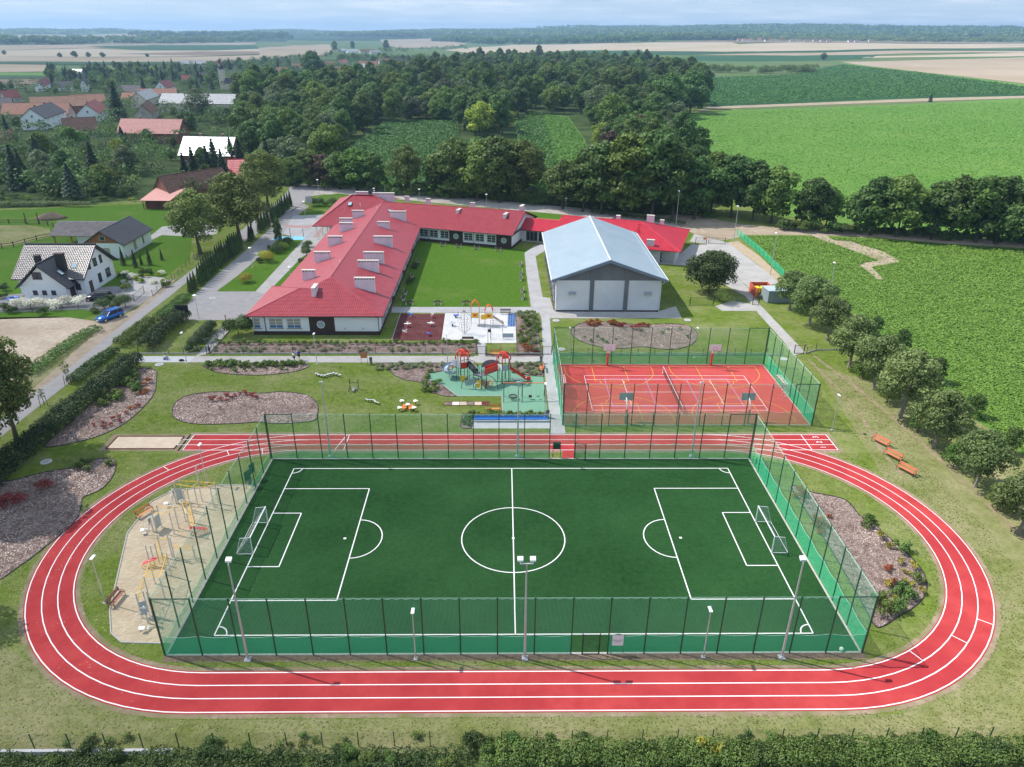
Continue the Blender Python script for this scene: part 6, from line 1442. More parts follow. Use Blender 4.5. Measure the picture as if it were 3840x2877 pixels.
# ---------------------------------------------------------------- hedges and shrubs near the school
def hedge(name,label,line,wd,h_,leaf,dens=60,size=.17,cat='hedge',group=None,rough=.22):
    L = [Vector((p[0],p[1],0)) for p in line];c0_ = L[0].copy();o = thing(name,label,cat,c0_,0,group);bl = []
    tot = sum((L[i+1]-L[i]).length for i in range(len(L)-1));step = wd*.45;mb = MB()
    for i in range(len(L)-1):
        d = L[i+1]-L[i];n = max(1,int(d.length/step));a = Vector((-d.y,d.x,0)).normalized()
        for k in range(n):
            p = L[i]+d*((k+.5)/n)-c0_
            for s_ in (-1,1):
                rr = wd*.34*random.uniform(1-rough,1+rough);bl.append((p.x+a.x*s_*wd*.22,p.y+a.y*s_*wd*.22,h_*.52*random.uniform(.9,1.08),rr,rr,h_*.48*random.uniform(1-rough*.6,1+rough*.6)))
            if k % 3 == 0: mb.tube([(p.x,p.y,0),(p.x+random.uniform(-.1,.1),p.y,h_*.7)],.03,4,.015)
    me = leaf_mesh('foliage',*blobs_leaves(bl,int(dens*tot*(wd+h_)),size,.6,.3,-.4),leaf);link(bpy.data.objects.new('foliage',me),o);mb.build('stem','bark',o);return o
hedge('hedge','dense clipped hedge beside the car park, behind the black screen',P((398,690),(372,710),(345,733),(322,760)),3.0,2.3,'leaf_topiary',190,.2)
hedge('hedge','tall dark hedge along the grass, running down the left side',P((292,790),(250,826),(205,862),(150,905),(90,958),(20,1020),(-60,1100)),3.2,2.4,'leaf_topiary',190,.2)
hedge('rose_hedge','loose wild rose strip along the road, upper part',P((404,645),(375,668),(345,692)),2.2,1.35,'leaf_bush',170,.2)
hedge('rose_hedge','loose wild rose strip along the road, middle part',P((330,700),(300,722),(268,745),(258,752)),2.6,1.6,'leaf_bush',170,.2)
hedge('rose_hedge','loose wild rose strip along the road, lower part',P((250,762),(222,780),(190,805),(160,830)),2.2,1.2,'leaf_hedge',170,.2)
hedge('road_hedge','low clipped hedge behind the bright red roof along the gravel road',P((1275,462),(1330,468),(1372,474),(1420,480),(1480,489)),2.0,1.5,'leaf_hedge',60,.22)
hedge('grass_fringe','rough tall grass edging the stubble field',P((60,815),(90,790),(120,770),(150,748),(180,726),(215,712)),2.6,.9,'leaf_bush',60,.24,'grass')
hedge('sunflower_row','leafy flowering row at the back of the meadow',P((-10,447),(60,447),(120,446),(195,447)),2.2,1.6,'leaf_grey',45,.3)
sh_ = bush_obj('shrub','big rounded shrub at the left corner of the school',at(516,726),[(random.uniform(-1.4,1.4),random.uniform(-1.2,1.2),random.uniform(.9,2.6),1.2,1.2,1.1) for _ in range(14)],6500,.24,'leaf_hedge')
for i,(u,v,s_) in enumerate(((424,754,1.3),(437,738,1.25),(447,726,1.2),(456,716,1.15),(409,761,.75))):
    bush_obj('topiary',f'{ORD[i]} clipped dark ball from the near end of the row behind the bicycles' if i < 4 else 'small clipped ball beside the white bicycle',at(u,v),[(0,0,s_*.85,s_*.95,s_*.95,s_*.85)],int(2600*s_),.14,'leaf_topiary','topiary','clipped balls by the bicycles',jitter=.35,inner=.15)
for u,v,s_,lf,lb in ((581,566,1.9,'leaf_yellow','golden clipped globe on the lawn before the school'),(571,560,1.5,'leaf_lime','yellow-green clipped globe beside the golden one'),(562,568,.9,'leaf_hedge','small dark clipped globe at the left of the lawn group'),(600,547,1.7,'leaf_hedge','dark spreading shrub behind the golden globe'),(612,540,1.4,'leaf_lime','lime shrub at the right of the lawn group'),(625,530,1.5,'leaf_bush','loose green shrub nearest the plaza'),(666,534,1.2,'leaf_hedge','uppermost of three dark balls by the school wall'),(661,543,1.2,'leaf_hedge','middle of three dark balls by the school wall'),(663,553,1.4,'leaf_hedge','lowest of three dark balls by the school wall'),(652,569,.9,'leaf_hedge','small shrub pair below the three dark balls'),
    (532,611,1.55,'leaf_yellow','flat golden bush on the lawn beside the car park'),(679,446,1.9,'leaf_hedge','leftmost of the dark balls before the entrance'),(691,446,1.9,'leaf_hedge','second of the dark balls before the entrance'),(703,446,1.1,'leaf_bush','thin shrub between the dark balls before the entrance'),(716,446,1.9,'leaf_hedge','rightmost of the dark balls before the entrance'),(1562,656,2.0,'leaf_bush','leafy shrub beside the mesh gate right of the gymnasium'),(226,668,1.7,'leaf_hedge','dark bush behind the blue car'),(272,664,1.9,'leaf_hedge','rounded bush beside the driveway gate'),(252,668,1.2,'leaf_grey','grey-green tuft between the driveway bushes'),(584,538,.7,'leaf_thuja','little dark cone on the lawn')):
    bush_obj('shrub',lb,at(u,v),[(random.uniform(-.3,.3)*s_,random.uniform(-.3,.3)*s_,s_*random.uniform(.5,.8),s_*.75,s_*.75,s_*.62) for _ in range(5)],int(1900*s_),.15,lf,jitter=.45)
# thuja rows
TH = [(0,(411,634),(423,626),3),(1,(432,618),(466,586),8),(2,(471,580),(484,569),4),(3,(490,565),(520,540),8),(4,(541,522),(546,518),2),(5,(562,503),(580,490),4),(6,(588,482),(612,462),7),(7,(618,455),(628,447),3)]
i = 0
for g_i,a_,b_,n in TH:
    for k in range(n):
        t = k/max(1,n-1);plant_tree('thuja','thuja',f'{ORD[i] if i < len(ORD) else "last"} slim columnar thuja from the near end of the row along the lane',at(a_[0]+(b_[0]-a_[0])*t,a_[1]+(b_[1]-a_[1])*t),random.uniform(.9,1.1)*(.9 if g_i == 0 else 1.12),'thujas along the lane',cat='shrub',zs=1.1);i += 1
for i,(u,v) in enumerate(((267,573),(293,578),(324,573),(350,562),(306,573))): plant_tree('thuja','thuja',f'{ORD[i]} thuja in the gravel garden of the white house',at(u,v),.9 if i < 3 else .6,'thujas in the gravel garden',cat='shrub',zs=1.15)
# gravel garden shrubs and hydrangeas
for i,(u,v) in enumerate(((48,668),(78,666),(108,664),(141,664),(175,663),(60,672),(125,668))): bush('white','hydrangea',f'{ORD[i]} white flowering hydrangea in the row before the white house',at(u,v),1.4,'hydrangeas before the white house')
for i in range(30):
    u,v = random.uniform(255,372),random.uniform(582,628);bush(random.choice(['wild','lime','blue','dark','white','wild']),'garden_shrub','rounded shrub in the gravel garden beside the white house',at(u,v),random.uniform(.45,.85),'shrubs of the gravel garden')
for i,(u,v) in enumerate(((10,672),(28,676),(6,645),(14,628),(95,680),(205,676),(240,650))): bush('dark','garden_shrub','dark low shrub at the edge of the white house garden',at(u,v),.7,'dark shrubs of the white house')
# plants in the mulch beds
def bed_plants(key,spots,name,label,s_=1.0,group=None):
    for u,v in spots: bush(key,name,label,at(u+random.uniform(-1.5,1.5),v+random.uniform(-.8,.8)),s_*random.uniform(.75,1.25),group or label)
rr_ = random.uniform
bed_plants('red',[(455,862),(462,868),(487,858),(500,862),(508,856),(490,868),(520,854),(530,852),(546,856),(552,862),(478,866)],'red_shrub','small scarlet shrub at the top of the peanut-shaped mulch bed',.8)
bed_plants('red',[(203,920),(222,915),(225,925),(240,920),(244,908),(258,902),(263,912),(272,895),(298,880)],'red_shrub','small scarlet shrub along the edge of the long bed by the hedge',.75)
bed_plants('rust',[(280,885),(288,882),(304,852),(312,850),(318,846),(300,838),(310,833),(322,828),(296,842)],'orange_shrub','small orange shrub in the upper part of the long bed by the hedge')
bed_plants('green',[(rr_(255,300),rr_(812,850)) for _ in range(14)] + [(rr_(210,260),rr_(855,885)) for _ in range(10)],'green_shrub','loose green shrub between the hedge and the long mulch bed',1.6)
bed_plants('red',[(20,1085),(35,1082),(48,1086),(12,1100),(95,1060),(105,1055),(-5,1090)],'red_shrub','dull red shrub in the shaded bed at lower left',1.3)
bed_plants('green',[(rr_(170,245),rr_(1000,1020)) for _ in range(8)],'green_shrub','grey tuft at the top of the shaded bed at lower left')
bed_plants('green',[(rr_(450,655),rr_(787,794)) for _ in range(58)],'green_shrub','low green shrub in the dense row below the footpath',1.05)
bed_plants('green',[(rr_(460,640),rr_(798,806)) for _ in range(10)],'green_shrub','low green shrub scattered in the bed below the footpath',.7)
bed_plants('green',[(470+i*14.3,744+rr_(-2,3)) for i in range(40)],'green_shrub','upright green shrub in the bed in front of the school',1.15)
bed_plants('lav',[(rr_(460,570),rr_(752,762)) for _ in range(26)] + [(rr_(600,1020),rr_(750,762)) for _ in range(34)],'lavender','greyish flowering tuft in the bed in front of the school',.75)
bed_plants('lav',[(rr_(815,975),rr_(786,800)) for _ in range(44)],'lavender','lavender tuft in the bed left of the climbing towers',.85)
bed_plants('green',[(rr_(915,960),rr_(822,848)) for _ in range(16)] + [(rr_(915,935),rr_(800,822)) for _ in range(6)],'green_shrub','low green shrub at the corner of the green playground surface',.9)
bed_plants('lav',[(rr_(1105,1172),rr_(786,812)) for _ in range(34)],'lavender','lavender tuft in the bed right of the climbing towers',.9)
bed_plants('green',[(rr_(1004,1184),rr_(895,905)) for _ in range(46)],'green_shrub','leafy shrub behind the blue seats',.85)
bed_plants('yellow',[(rr_(1030,1184),rr_(896,904)) for _ in range(12)],'yellow_shrub','yellow-tinged shrub behind the blue seats',.9)
bed_plants('green',[(rr_(1000,1018),rr_(900,925)) for _ in range(9)],'green_shrub','low shrub at the left end of the blue seats',.8)
bed_plants('green',[(rr_(1118,1160),rr_(680,745)) for _ in range(36)],'green_shrub','leafy shrub in the bed right of the white playground tiles',1.1)
bed_plants('lav',[(rr_(1145,1166),rr_(690,760)) for _ in range(20)] + [(rr_(1118,1150),rr_(676,690)) for _ in range(12)],'lavender','dry grass tuft in the bed right of the white playground tiles',1.2)
bed_plants('rust',[(rr_(1120,1160),rr_(738,762)) for _ in range(16)],'orange_shrub','reddish shrub at the foot of the bed by the court',.9)
bed_plants('rust',[(rr_(1262,1330),rr_(699,706)) for _ in range(16)] + [(rr_(1385,1400),rr_(703,710)) for _ in range(4)],'orange_shrub','orange shrub at the top of the mulch bed behind the court')
bed_plants('red',[(1338,706),(1342,710),(1346,707),(1366,710),(1372,712),(1378,709),(1383,714)],'red_shrub','scarlet shrub in the mulch bed behind the court')
bed_plants('green',[(1470,712),(1443,713),(1432,722),(1485,730),(1275,740),(1300,735),(1290,728),(1310,742),(1262,730),(1330,735)],'green_shrub','small green plant in the mulch bed behind the court',.7)
bed_plants('green',[(1880,1128),(1868,1140),(1942,1190),(1947,1282),(1955,1292),(1930,1285),(1905,1325),(1900,1300),(1935,1320),(1983,1258)],'green_shrub','green plant in the mulch bed inside the right bend',1.5)
bed_plants('yellow',[(1904,1165),(1920,1185),(1941,1215),(1968,1227),(1956,1240),(1968,1262),(1953,1258),(1932,1306),(1912,1262),(1985,1280)],'yellow_shrub','yellow-green plant in the mulch bed inside the right bend',1.2)
bed_plants('rust',[(rr_(1715,1740),rr_(1060,1085)) for _ in range(8)] + [(rr_(1760,1800),rr_(1115,1160)) for _ in range(8)] + [(1915,1235),(1920,1228),(1925,1262)],'orange_shrub','tawny plant in the mulch bed beside the right pitch fence',.9)
# shrubs along the bottom edge
hedge('thicket','continuous green thicket along the bottom edge, right half',[(-1.5,33.9),(10,34.0),(22,34.0),(34,34.1),(46,34.2)],2.2,1.2,'leaf_bush',260,.15,'hedge',None,.4)
hedge('thicket','low sparse thicket along the bottom edge, left half',[(-40,33.7),(-26,33.8),(-14,33.9),(-2,33.9)],1.9,.7,'leaf_hedge',150,.16,'hedge',None,.6)
for i in range(84):
    x = -36+i*.98+rr_(-.3,.3);dense = x > -2
    if not dense and random.random() < .30: continue
    bush('dark' if random.random() < .55 else 'wild','thicket_shrub','dense green shrub along the fence at the bottom edge',(x,rr_(33.7,35.0) if dense else rr_(33.5,34.9)),rr_(.4,.7) if dense else rr_(.3,.55),'thicket along the bottom fence')
for i in range(30): bush('green','weed_tuft','tall weed tuft in front of the bottom thicket',(rr_(-33,36),rr_(35.2,36.0)),rr_(.5,1.0),'weeds along the bottom fence')
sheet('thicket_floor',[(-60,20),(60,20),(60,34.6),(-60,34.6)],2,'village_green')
bush('yellow','conifer_shrub','yellowish shrub in the bottom thicket, right of middle',(14.6,34.4),2.2)

# crops: leaf cover on the fields
def cover(name,poly,n,size,hz,leaf,label,rows=None,hole=None,tl=.4):
    xs,ys = [p[0] for p in poly],[p[1] for p in poly];P_ = np.stack([rng.uniform(min(xs),max(xs),n*3),rng.uniform(min(ys),max(ys),n*3)],1)
    # denser towards the viewer
    d = np.hypot(P_[:,0],P_[:,1]);keep = rng.random(len(d)) < np.clip((d.min()/d)**1.0,.12,1);P_ = P_[keep];d = d[keep]
    ok = np.zeros(len(P_),bool);j = len(poly)-1
    for i in range(len(poly)):
        xi,yi,xj,yj = *poly[i][:2],*poly[j][:2];c = ((yi > P_[:,1]) != (yj > P_[:,1])) & (P_[:,0] < (xj-xi)*(P_[:,1]-yi)/(yj-yi+1e-12)+xi);ok ^= c;j = i
    if hole:
        j = len(hole)-1;hk_ = np.zeros(len(P_),bool);P_ = P_ + 0
        for i in range(len(hole)): xi,yi,xj,yj = *hole[i][:2],*hole[j][:2];hk_ ^= ((yi > P_[:,1]) != (yj > P_[:,1])) & (P_[:,0] < (xj-xi)*(P_[:,1]-yi)/(yj-yi+1e-12)+xi);j = i
        ok &= ~(hk_ & (rng.random(len(P_)) < .93))
    P_ = P_[ok][:n];d = d[ok][:n];m = len(P_)
    if rows: a,sp_ = rows;ca,sa = math.cos(a),math.sin(a);t = -sa*P_[:,0]+ca*P_[:,1];dt = np.round(t/sp_)*sp_-t + rng.normal(size=m)*.10*sp_;P_[:,0] += -sa*dt;P_[:,1] += ca*dt
    nz_ = np.array([mnoise.noise((x*.35,y*.35,1)) for x,y in P_])
    z = hz*(.35+.65*rng.random(m))*(1+.35*nz_);c = np.stack([P_[:,0],P_[:,1],z],1);nr = np.stack([rng.normal(size=m)*tl,rng.normal(size=m)*tl,np.ones(m)],1)
    me = leaf_mesh(name,c,nr,size*(.6+.8*rng.random(m))*np.clip(d/d.min(),1,2.2)**.5,.25+.5*rng.random(m)+.3*nz_,leaf,.8);o = bpy.data.objects.new(name,me);link(o);tag(o,label,None,None,'stuff')
cover('potato_plants',W2((1605,509),(1690,511),(1790,513),(1900,518),(2212,540),(2420,556),(2600,1080),(2212,975),(2120,905),(2030,842),(1950,767),(1880,692),(1790,632),(1690,590)),200000,.26,.28,'leaf_potato','bushy green potato plants covering the field on the right',None,RUTS,.35)
cover('lush_crop',W2((1460,252),(1560,243),(1800,235),(2050,225),(2260,214),(2400,500),(2212,505),(1900,490),(1690,466),(1560,428),(1482,330)),150000,.55,.2,'leaf_lushfield','bright green leafy crop beyond the dirt track',(.08,1.5),None,.25)
cover('corn_plants',W2((754,392),(768,318),(830,270),(900,264),(988,268),(990,302),(958,347),(948,406),(860,402)),30000,.7,1.9,'leaf_corn','tall maize in the small clearing',(.25,1.5))
cover('corn_plants',W2((1114,264),(1140,248),(1170,248),(1208,392),(1180,422),(1132,392)),9000,.8,2.0,'leaf_corn','tall maize rows beside the clover strip',(1.45,1.5))
cover('clover',W2((1174,248),(1226,254),(1260,302),(1282,360),(1230,398),(1207,388)),9000,.8,.5,'leaf_lushfield','lush clover strip between maize and trees')
cover('corn_plants',W2((1526,170),(1720,163),(1825,141),(1980,158),(2212,189),(2330,204),(2100,208),(1900,214),(1700,223),(1540,230)),70000,1.15,2.2,'leaf_corn','wide dark maize field beyond the farm track',(-.1,4.0))

# bark chips on the beds and short tufts in the near lawns
def scatter(name,poly,dens,size,leaf,label,z=.05,holes=(),tilt=.5,tscale=.25):
    xs,ys = [p[0] for p in poly],[p[1] for p in poly];n = int((max(xs)-min(xs))*(max(ys)-min(ys))*dens);Q = np.stack([rng.uniform(min(xs),max(xs),n),rng.uniform(min(ys),max(ys),n)],1)
    def ins(pl_):
        ok = np.zeros(len(Q),bool);j = len(pl_)-1
        for i in range(len(pl_)):
            xi,yi,xj,yj = *pl_[i][:2],*pl_[j][:2];ok ^= ((yi > Q[:,1]) != (yj > Q[:,1])) & (Q[:,0] < (xj-xi)*(Q[:,1]-yi)/(yj-yi+1e-12)+xi);j = i
        return ok
    k = ins(poly)
    for h_ in holes: k &= ~ins(h_)
    Q = Q[k];m = len(Q)
    if not m: return
    t = np.array([mnoise.noise((x*tscale,y*tscale,2)) for x,y in Q])*.45 + .18*np.array([mnoise.noise((x*.9,y*.9,6)) for x,y in Q])
    me = leaf_mesh(name,np.stack([Q[:,0],Q[:,1],z*(.7+.6*rng.random(m))],1),np.stack([rng.normal(size=m)*tilt,rng.normal(size=m)*tilt,np.ones(m)],1),size*(.6+.8*rng.random(m)),.25+.45*rng.random(m)+t,leaf);o = bpy.data.objects.new(name,me);link(o);tag(o,label,None,None,'stuff')
for k_,lb in (('a','in the peanut-shaped bed'),('b','in the long bed by the hedge'),('c','in the shaded bed at lower left'),('d','in the bed below the footpath'),('j','in the bed behind the court'),('k','in the bed inside the right bend')): scatter('bark_chips',[tuple(p[:2]) for p in BEDW[k_]],34,.17,'leaf_chip','loose bark chips '+lb,.04)
ov_o,ov_i = oval(R0+3*LANE+.45),oval(R0-.45);spr = [(-48.8,75.3),(41.6,75.3),(41.6,79.9),(-48.8,79.9)];sf = [(sx0-.3,sy0-.3),(sx1+.3,sy0-.3),(sx1+.3,sy1+.3),(sx0-.3,sy1+.3)];snd = [tuple(at(u,v)[:2]) for u,v in ((556,1048),(480,1048),(371,1062),(328,1084),(276,1152),(252,1256),(238,1320),(240,1367),(263,1387),(362,1392))]
BW = [[tuple(p[:2]) for p in BEDW[k_]] for k_ in BEDW]
scatter('grass_tufts',[(-46,35.3),(47,35.3),(50,60),(50,75),(-52,75),(-52,50)],20,.15,'leaf_blade','short dry grass outside the running track',.03,[ov_o,spr]+BW,.45)
scatter('grass_tufts',ov_i,20,.15,'leaf_blade','short grass inside the bends of the track',.03,[sf,snd]+BW,.45)
scatter('grass_tufts',[tuple(p[:2]) for p in P((345,785),(808,790),(850,815),(915,838),(985,860),(1080,860),(1080,890),(995,895),(990,930),(420,930),(150,975),(230,945),(330,870))],14,.17,'leaf_blade','short grass between the footpath and the track',.03,[spr]+BW,.45)
scatter('grass_tufts',[(41,80),(75,62),(60,95),(46,118),(42,104)],9,.2,'leaf_blade','thin grass under the maples',.03,[ov_o,spr],.45)
scatter('fallen_leaves',[(XL-.1+20.6*math.cos(t),YC+20.6*math.sin(t)) for t in np.linspace(1.7,4.6,24)]+[(XL-.1+17.0*math.cos(t),YC+17.0*math.sin(t)) for t in np.linspace(4.6,1.7,24)],1.2,.06,'leaf_white','small pale leaves fallen on the left bend of the track',.036,(),.2)
# ---------------------------------------------------------------- benches, seats, small furniture
def bench_park(label,p,rot,wood,group='wooden benches with black arms',L=1.9):
    b = thing('park_bench',label,'bench',(p[0],p[1],0),rot,group)
    for k in range(3): MB().box((0,-.16+k*.15,.45),(L,.125,.04)).build('seat_slat',wood,b)
    for k in range(2): MB().slab([(-L/2,.27+k*.05,.62+k*.17),(L/2,.27+k*.05,.62+k*.17),(L/2,.31+k*.05,.76+k*.17),(-L/2,.31+k*.05,.76+k*.17)],(0,.03,-.01)).build('back_slat',wood,b)
    for s_ in (-1,1):
        x = s_*(L/2-.12);MB().tube([(x,-.28,0),(x,-.24,.4),(x,-.26,.62),(x,.0,.68),(x,.26,.6)],.025,5).tube([(x,.34,0),(x,.22,.42),(x,.38,.95)],.025,5).tube([(x,-.24,.42),(x,.22,.42)],.025,5).build('leg','black_metal',b)
    return b
def bench_conc(label,p,rot,group='courtyard benches'):
    b = thing('courtyard_bench',label,'bench',(p[0],p[1],0),rot,group)
    for s_ in (-1,1): MB().box((s_*.62,0,.22),(.14,.48,.44)).slab([(s_*.62-.07,.18,.4),(s_*.62+.07,.18,.4),(s_*.62+.07,.30,.85),(s_*.62-.07,.30,.85)],(0,.1,0)).build('leg','white_plastic',b)
    for k in range(3): MB().box((0,-.17+k*.15,.46),(1.6,.12,.04)).build('seat_slat','wood_dark',b)
    for k in range(2): MB().box((0,.2+k*.05,.62+k*.16),(1.6,.03,.11)).build('back_slat','wood_dark',b)
    return b
zA = lambda x,y: at(518.4+x*.25035,391.7+y*.25035);zB = lambda x,y: at(1036.9+x*.25035,391.7+y*.25035);zC = lambda x,y: at(806.5+x*.25035,633.7+y*.25035);zD = lambda x,y: at(921.7+x*.21753,748.8+y*.21753);zE = lambda x,y: at(403.2+x*.25035,633.7+y*.25035)
for i,q in enumerate((zA(1750,562),zA(1885,575),zA(2040,592),zB(155,605))): bench_conc(f'{ORD[i]} white-legged bench from the left along the north wing',q,-.32+math.pi*0)
for i,q in enumerate((zA(1462,1068),zA(1705,1068),zA(1952,1068))): bench_conc(f'{ORD[i]} white-legged bench from the left along the lower edge of the courtyard lawn',q,0)
for i,q in enumerate((zB(345,730),zB(350,805),zB(352,852),zB(362,955),zB(366,1015))): bench_conc(f'{ORD[i]} white-legged bench from the far end, right side of the courtyard',q,rad(-90))
for i,q in enumerate((zA(1535,705),zA(1488,830),zA(1430,972),zA(1412,1022))): bench_conc(f'{ORD[i]} white-legged bench from the far end, in the shade of the west wing',q,rad(90))
for i,(x,y) in enumerate(((1520,735),(1500,755),(1480,860),(1465,885))): bush('dark','wall_shrub','low shrub in the shade of the west wing',zA(x,y),.55,'shrubs by the west wing')
for lb,q,r_,w_ in (('dark wooden bench at the top edge of the white playground tiles',zC(1140,182),0,'wood_dark'),('dark wooden bench at the bottom edge of the white playground tiles',zC(817,412),math.pi,'wood_dark'),('orange bench left of the playground gate',zC(793,540),0,'wood_orange'),('orange bench right of the playground gate',zC(1060,540),0,'wood_orange'),('orange bench at the corner of the green playground surface',zC(1037,1020),0,'wood_orange'),
    ('red bench beside the main path right of the climbing towers',zC(1447,665),rad(-90),'wood_red'),('orange bench at the far left edge of the workout sand',at(314,1113),rad(62),'wood_orange'),('brown bench at the near left edge of the workout sand',at(254,1300),rad(84),'wood_brown'),
    ('farthest of three orange benches on the grass by the maples',at(1901,960),rad(-62),'wood_red'),('middle of three orange benches on the grass by the maples',at(1927,990),rad(-62),'wood_red'),('nearest of three orange benches on the grass by the maples',at(1956,1021),rad(-62),'wood_red')): bench_park(lb,q,r_,w_,L=2.3 if 'three' in lb else 1.9)
bl_ = thing('bleacher','single row of blue plastic seats in front of the flower bed','seating',zC(870,1110));q0,q1 = zC(872,1112),zC(1508,1112);Ls = q1.x-q0.x
for k in range(5): MB().box((Ls*k/4,.05,.2),(.08,.3,.4)).build('support','steel',bl_)
MB().box((Ls/2,.05,.40),(Ls,.06,.06)).build('rail','steel',bl_)
sm_ = MB().box((0,0,.46),(.43,.42,.05)).slab([(-.21,.2,.46),(.21,.2,.46),(.19,.3,.80),(-.19,.3,.80)],(0,.04,0)).slab([(-.21,-.2,.46),(-.21,.22,.46),(-.21,.22,.56),(-.21,-.2,.5)],(-.03,0,0)).slab([(.24,-.2,.46),(.24,.22,.46),(.24,.22,.56),(.24,-.2,.5)],(-.03,0,0)).mesh('seat','blue_plastic')
for k in range(20): o = bpy.data.objects.new('seat',sm_);link(o,bl_);o.location = (.25+(Ls-.5)*k/19,.05,0)
def bin_(label,p):
    b = thing('litter_bin',label,'bin',p,0,'litter bins');MB().lathe([(.2,.15),(.24,.9),(.22,.92)],n=10).build('body','grey_plastic',b);MB().lathe([(.26,1.02),(.2,1.12),(.02,1.16)],n=10).tube([(-.22,0,.9),(-.22,0,1.05)],.02,4).tube([(.22,0,.9),(.22,0,1.05)],.02,4).build('lid','black_metal',b);MB().tube([(0,.0,0),(0,.0,.2)],.05,6).build('post','black_metal',b)
bin_('dark litter bin on the footpath next to the red notice',zE(1592,612));bin_('dark litter bin at the right end of the blue seats',at(1183,903));bin_('dark litter bin on the main path above the red bench',zC(1447,605));bin_('dark litter bin by the far end of the workout sand',at(538,1046))
def board(label,p,w_,h_,z0,m,rot=0.0,frame='black_metal',back=None,name='notice_board'):
    b = thing(name,label,'sign',p,rot,'notice boards');MB().tube([(-w_/2,0,0),(-w_/2,0,z0+h_),(0,0,z0+h_+.08),(w_/2,0,z0+h_),(w_/2,0,0)],.03,5).build('frame',frame,b);pn_ = MB().box((0,-.02,z0+h_/2),(w_-.08,.03,h_-.04)).build('panel',m,b)
    return b,pn_
b_,p_ = board('red notice board on two posts beside the footpath',zE(1535,612),.95,1.0,1.0,'wood_red')
b_,p_ = board('white notice board on black posts outside the near pitch gate',at(1332,1412),1.0,1.15,.9,'white_plastic');text_mesh('print','REGULAMIN\nBOISKA',.16,'grey_plastic',p_,(0,-.042,1.42),(rad(90),0,0))
board('dark green board on two posts behind the far pitch gate',at(1202,988),.9,1.0,1.1,'green_metal',math.pi)
board('dark sign beside the pitch fence at the far end of the workout sand',at(538,1052),.8,1.2,.9,'green_metal',rad(70));board('second dark sign behind the workout sand by the pitch fence',at(548,1036),.8,1.2,.9,'green_metal',rad(70))
b_,p_ = board('small dark information sign on a post at the playground edge',zC(1002,440),.5,.55,2.1,'black_metal')
b_,p_ = board('tall black framed notice board near the road junction',at(669,449),1.8,2.0,1.2,'steel',.3);
bb = thing('billboard','black rectangular screen on two posts at the edge of the car park','billboard',at(398,694),rad(-4))
for x in (-.6,.6): MB().tube([(x,0,0),(x,0,1.7)],.05,8).build('post','black_metal',bb)
MB().box((0,0,2.3),(2.25,.14,1.4)).build('screen','black_metal',bb)
for i,(u,v) in enumerate(((408,636),(0,0))): pass
hy = thing('hydrant','small red hydrant post at the corner of the car park','hydrant',at(488,693));MB().lathe([(.07,0),(.07,.8),(.12,.82),(.12,1.0),(.03,1.08)],n=10).build('body','wood_brown',hy)
for lb,u,v in (('pale manhole cover on the grass in front of the footpath',344,788),('pale manhole cover beside the shaded bed',100,998),('pale manhole cover behind the court bed, left',1201,693),('pale manhole cover behind the court bed, right',1485,692),('pale manhole cover beside the court corner',1213,755),('pale manhole cover at the far right corner of the court',1693,776),('round manhole cover in the car park',459,645)):
    m_ = thing('manhole_cover',lb,'manhole',at(u,v),0,'manhole covers');MB().lathe([(.62,0),(.62,.07),(.5,.075)],n=18).build('ring','concrete_new',m_);MB().lathe([(.36,.075),(.36,.09),(.02,.09)],n=14).build('lid','concrete',m_)

# ---------------------------------------------------------------- climbing towers
ct = thing('climbing_towers','playground castle with two red-domed towers, bridge and slides','play structure',(zD(540,400).x,zD(540,400).y,0))
TL,TR,TM = zD(360,322),zD(765,345),zD(530,400)
def tower(c,r,ph,zp,n=6,m='black_metal'):
    for k in range(n): a = k*2*math.pi/n+.3;bw(MB().tube([(c.x+r*math.cos(a),c.y+r*math.sin(a),0),(c.x+r*math.cos(a),c.y+r*math.sin(a),ph)],.055,6),'post',m,ct)
    bw(MB().prism([(c.x+r*math.cos(k*2*math.pi/n+.3),c.y+r*math.sin(k*2*math.pi/n+.3)) for k in range(n)],zp-.06,zp),'platform','grey_plastic',ct)
def side_panel(c,r,k,z0,z1,m,n=6):
    a,b = k*2*math.pi/n+.3,(k+1)*2*math.pi/n+.3;p,q = (c.x+r*math.cos(a),c.y+r*math.sin(a)),(c.x+r*math.cos(b),c.y+r*math.sin(b));return bw(MB().bar((*p,(z0+z1)/2),(*q,(z0+z1)/2),.05,z1-z0),'panel',m,ct)
for c in (TL,TR):
    tower(c,.95,3.5,2.1)
    for k in range(6):
        a = k*math.pi/3+.3;P0 = [(c.x+1.02*math.cos(a)*s,c.y+1.02*math.sin(a)*s,z) for s,z in ((1.02,3.35),(1.0,3.9),(.72,4.35),(.35,4.6),(0,4.68))];bw(MB().tube(P0,.085,5),'dome_rib','red_paint',ct)
        b = a+math.pi/3;mb = MB()
        for (s0,z0),(s1,z1) in (((.97,3.95),(.70,4.33)),((.70,4.33),(.33,4.58))): mb.face([(c.x+math.cos(a)*s0,c.y+math.sin(a)*s0,z0),(c.x+math.cos(b)*s0,c.y+math.sin(b)*s0,z0),(c.x+math.cos(b)*s1,c.y+math.sin(b)*s1,z1),(c.x+math.cos(a)*s1,c.y+math.sin(a)*s1,z1)])
        if k % 2 == 0: bw(mb,'dome_panel','red_paint',ct)
for k,m_ in ((3,'panel_grey'),(4,'red_paint'),(5,'white_plastic')): side_panel(TL,.95,k,2.1,3.0,m_)
for k,m_ in ((4,'panel_grey'),(3,'white_plastic')): side_panel(TR,.95,k,2.1,3.0,m_)
bw(MB().lathe([(.0,0),(.28,0),(.28,.03)],(0,0,0),14),'bubble_window','panel_grey',ct).location = Vector((TL.x,TL.y-.98,2.6))-Vector(ct.location)
tower(TM,.95,3.2,2.0,4)
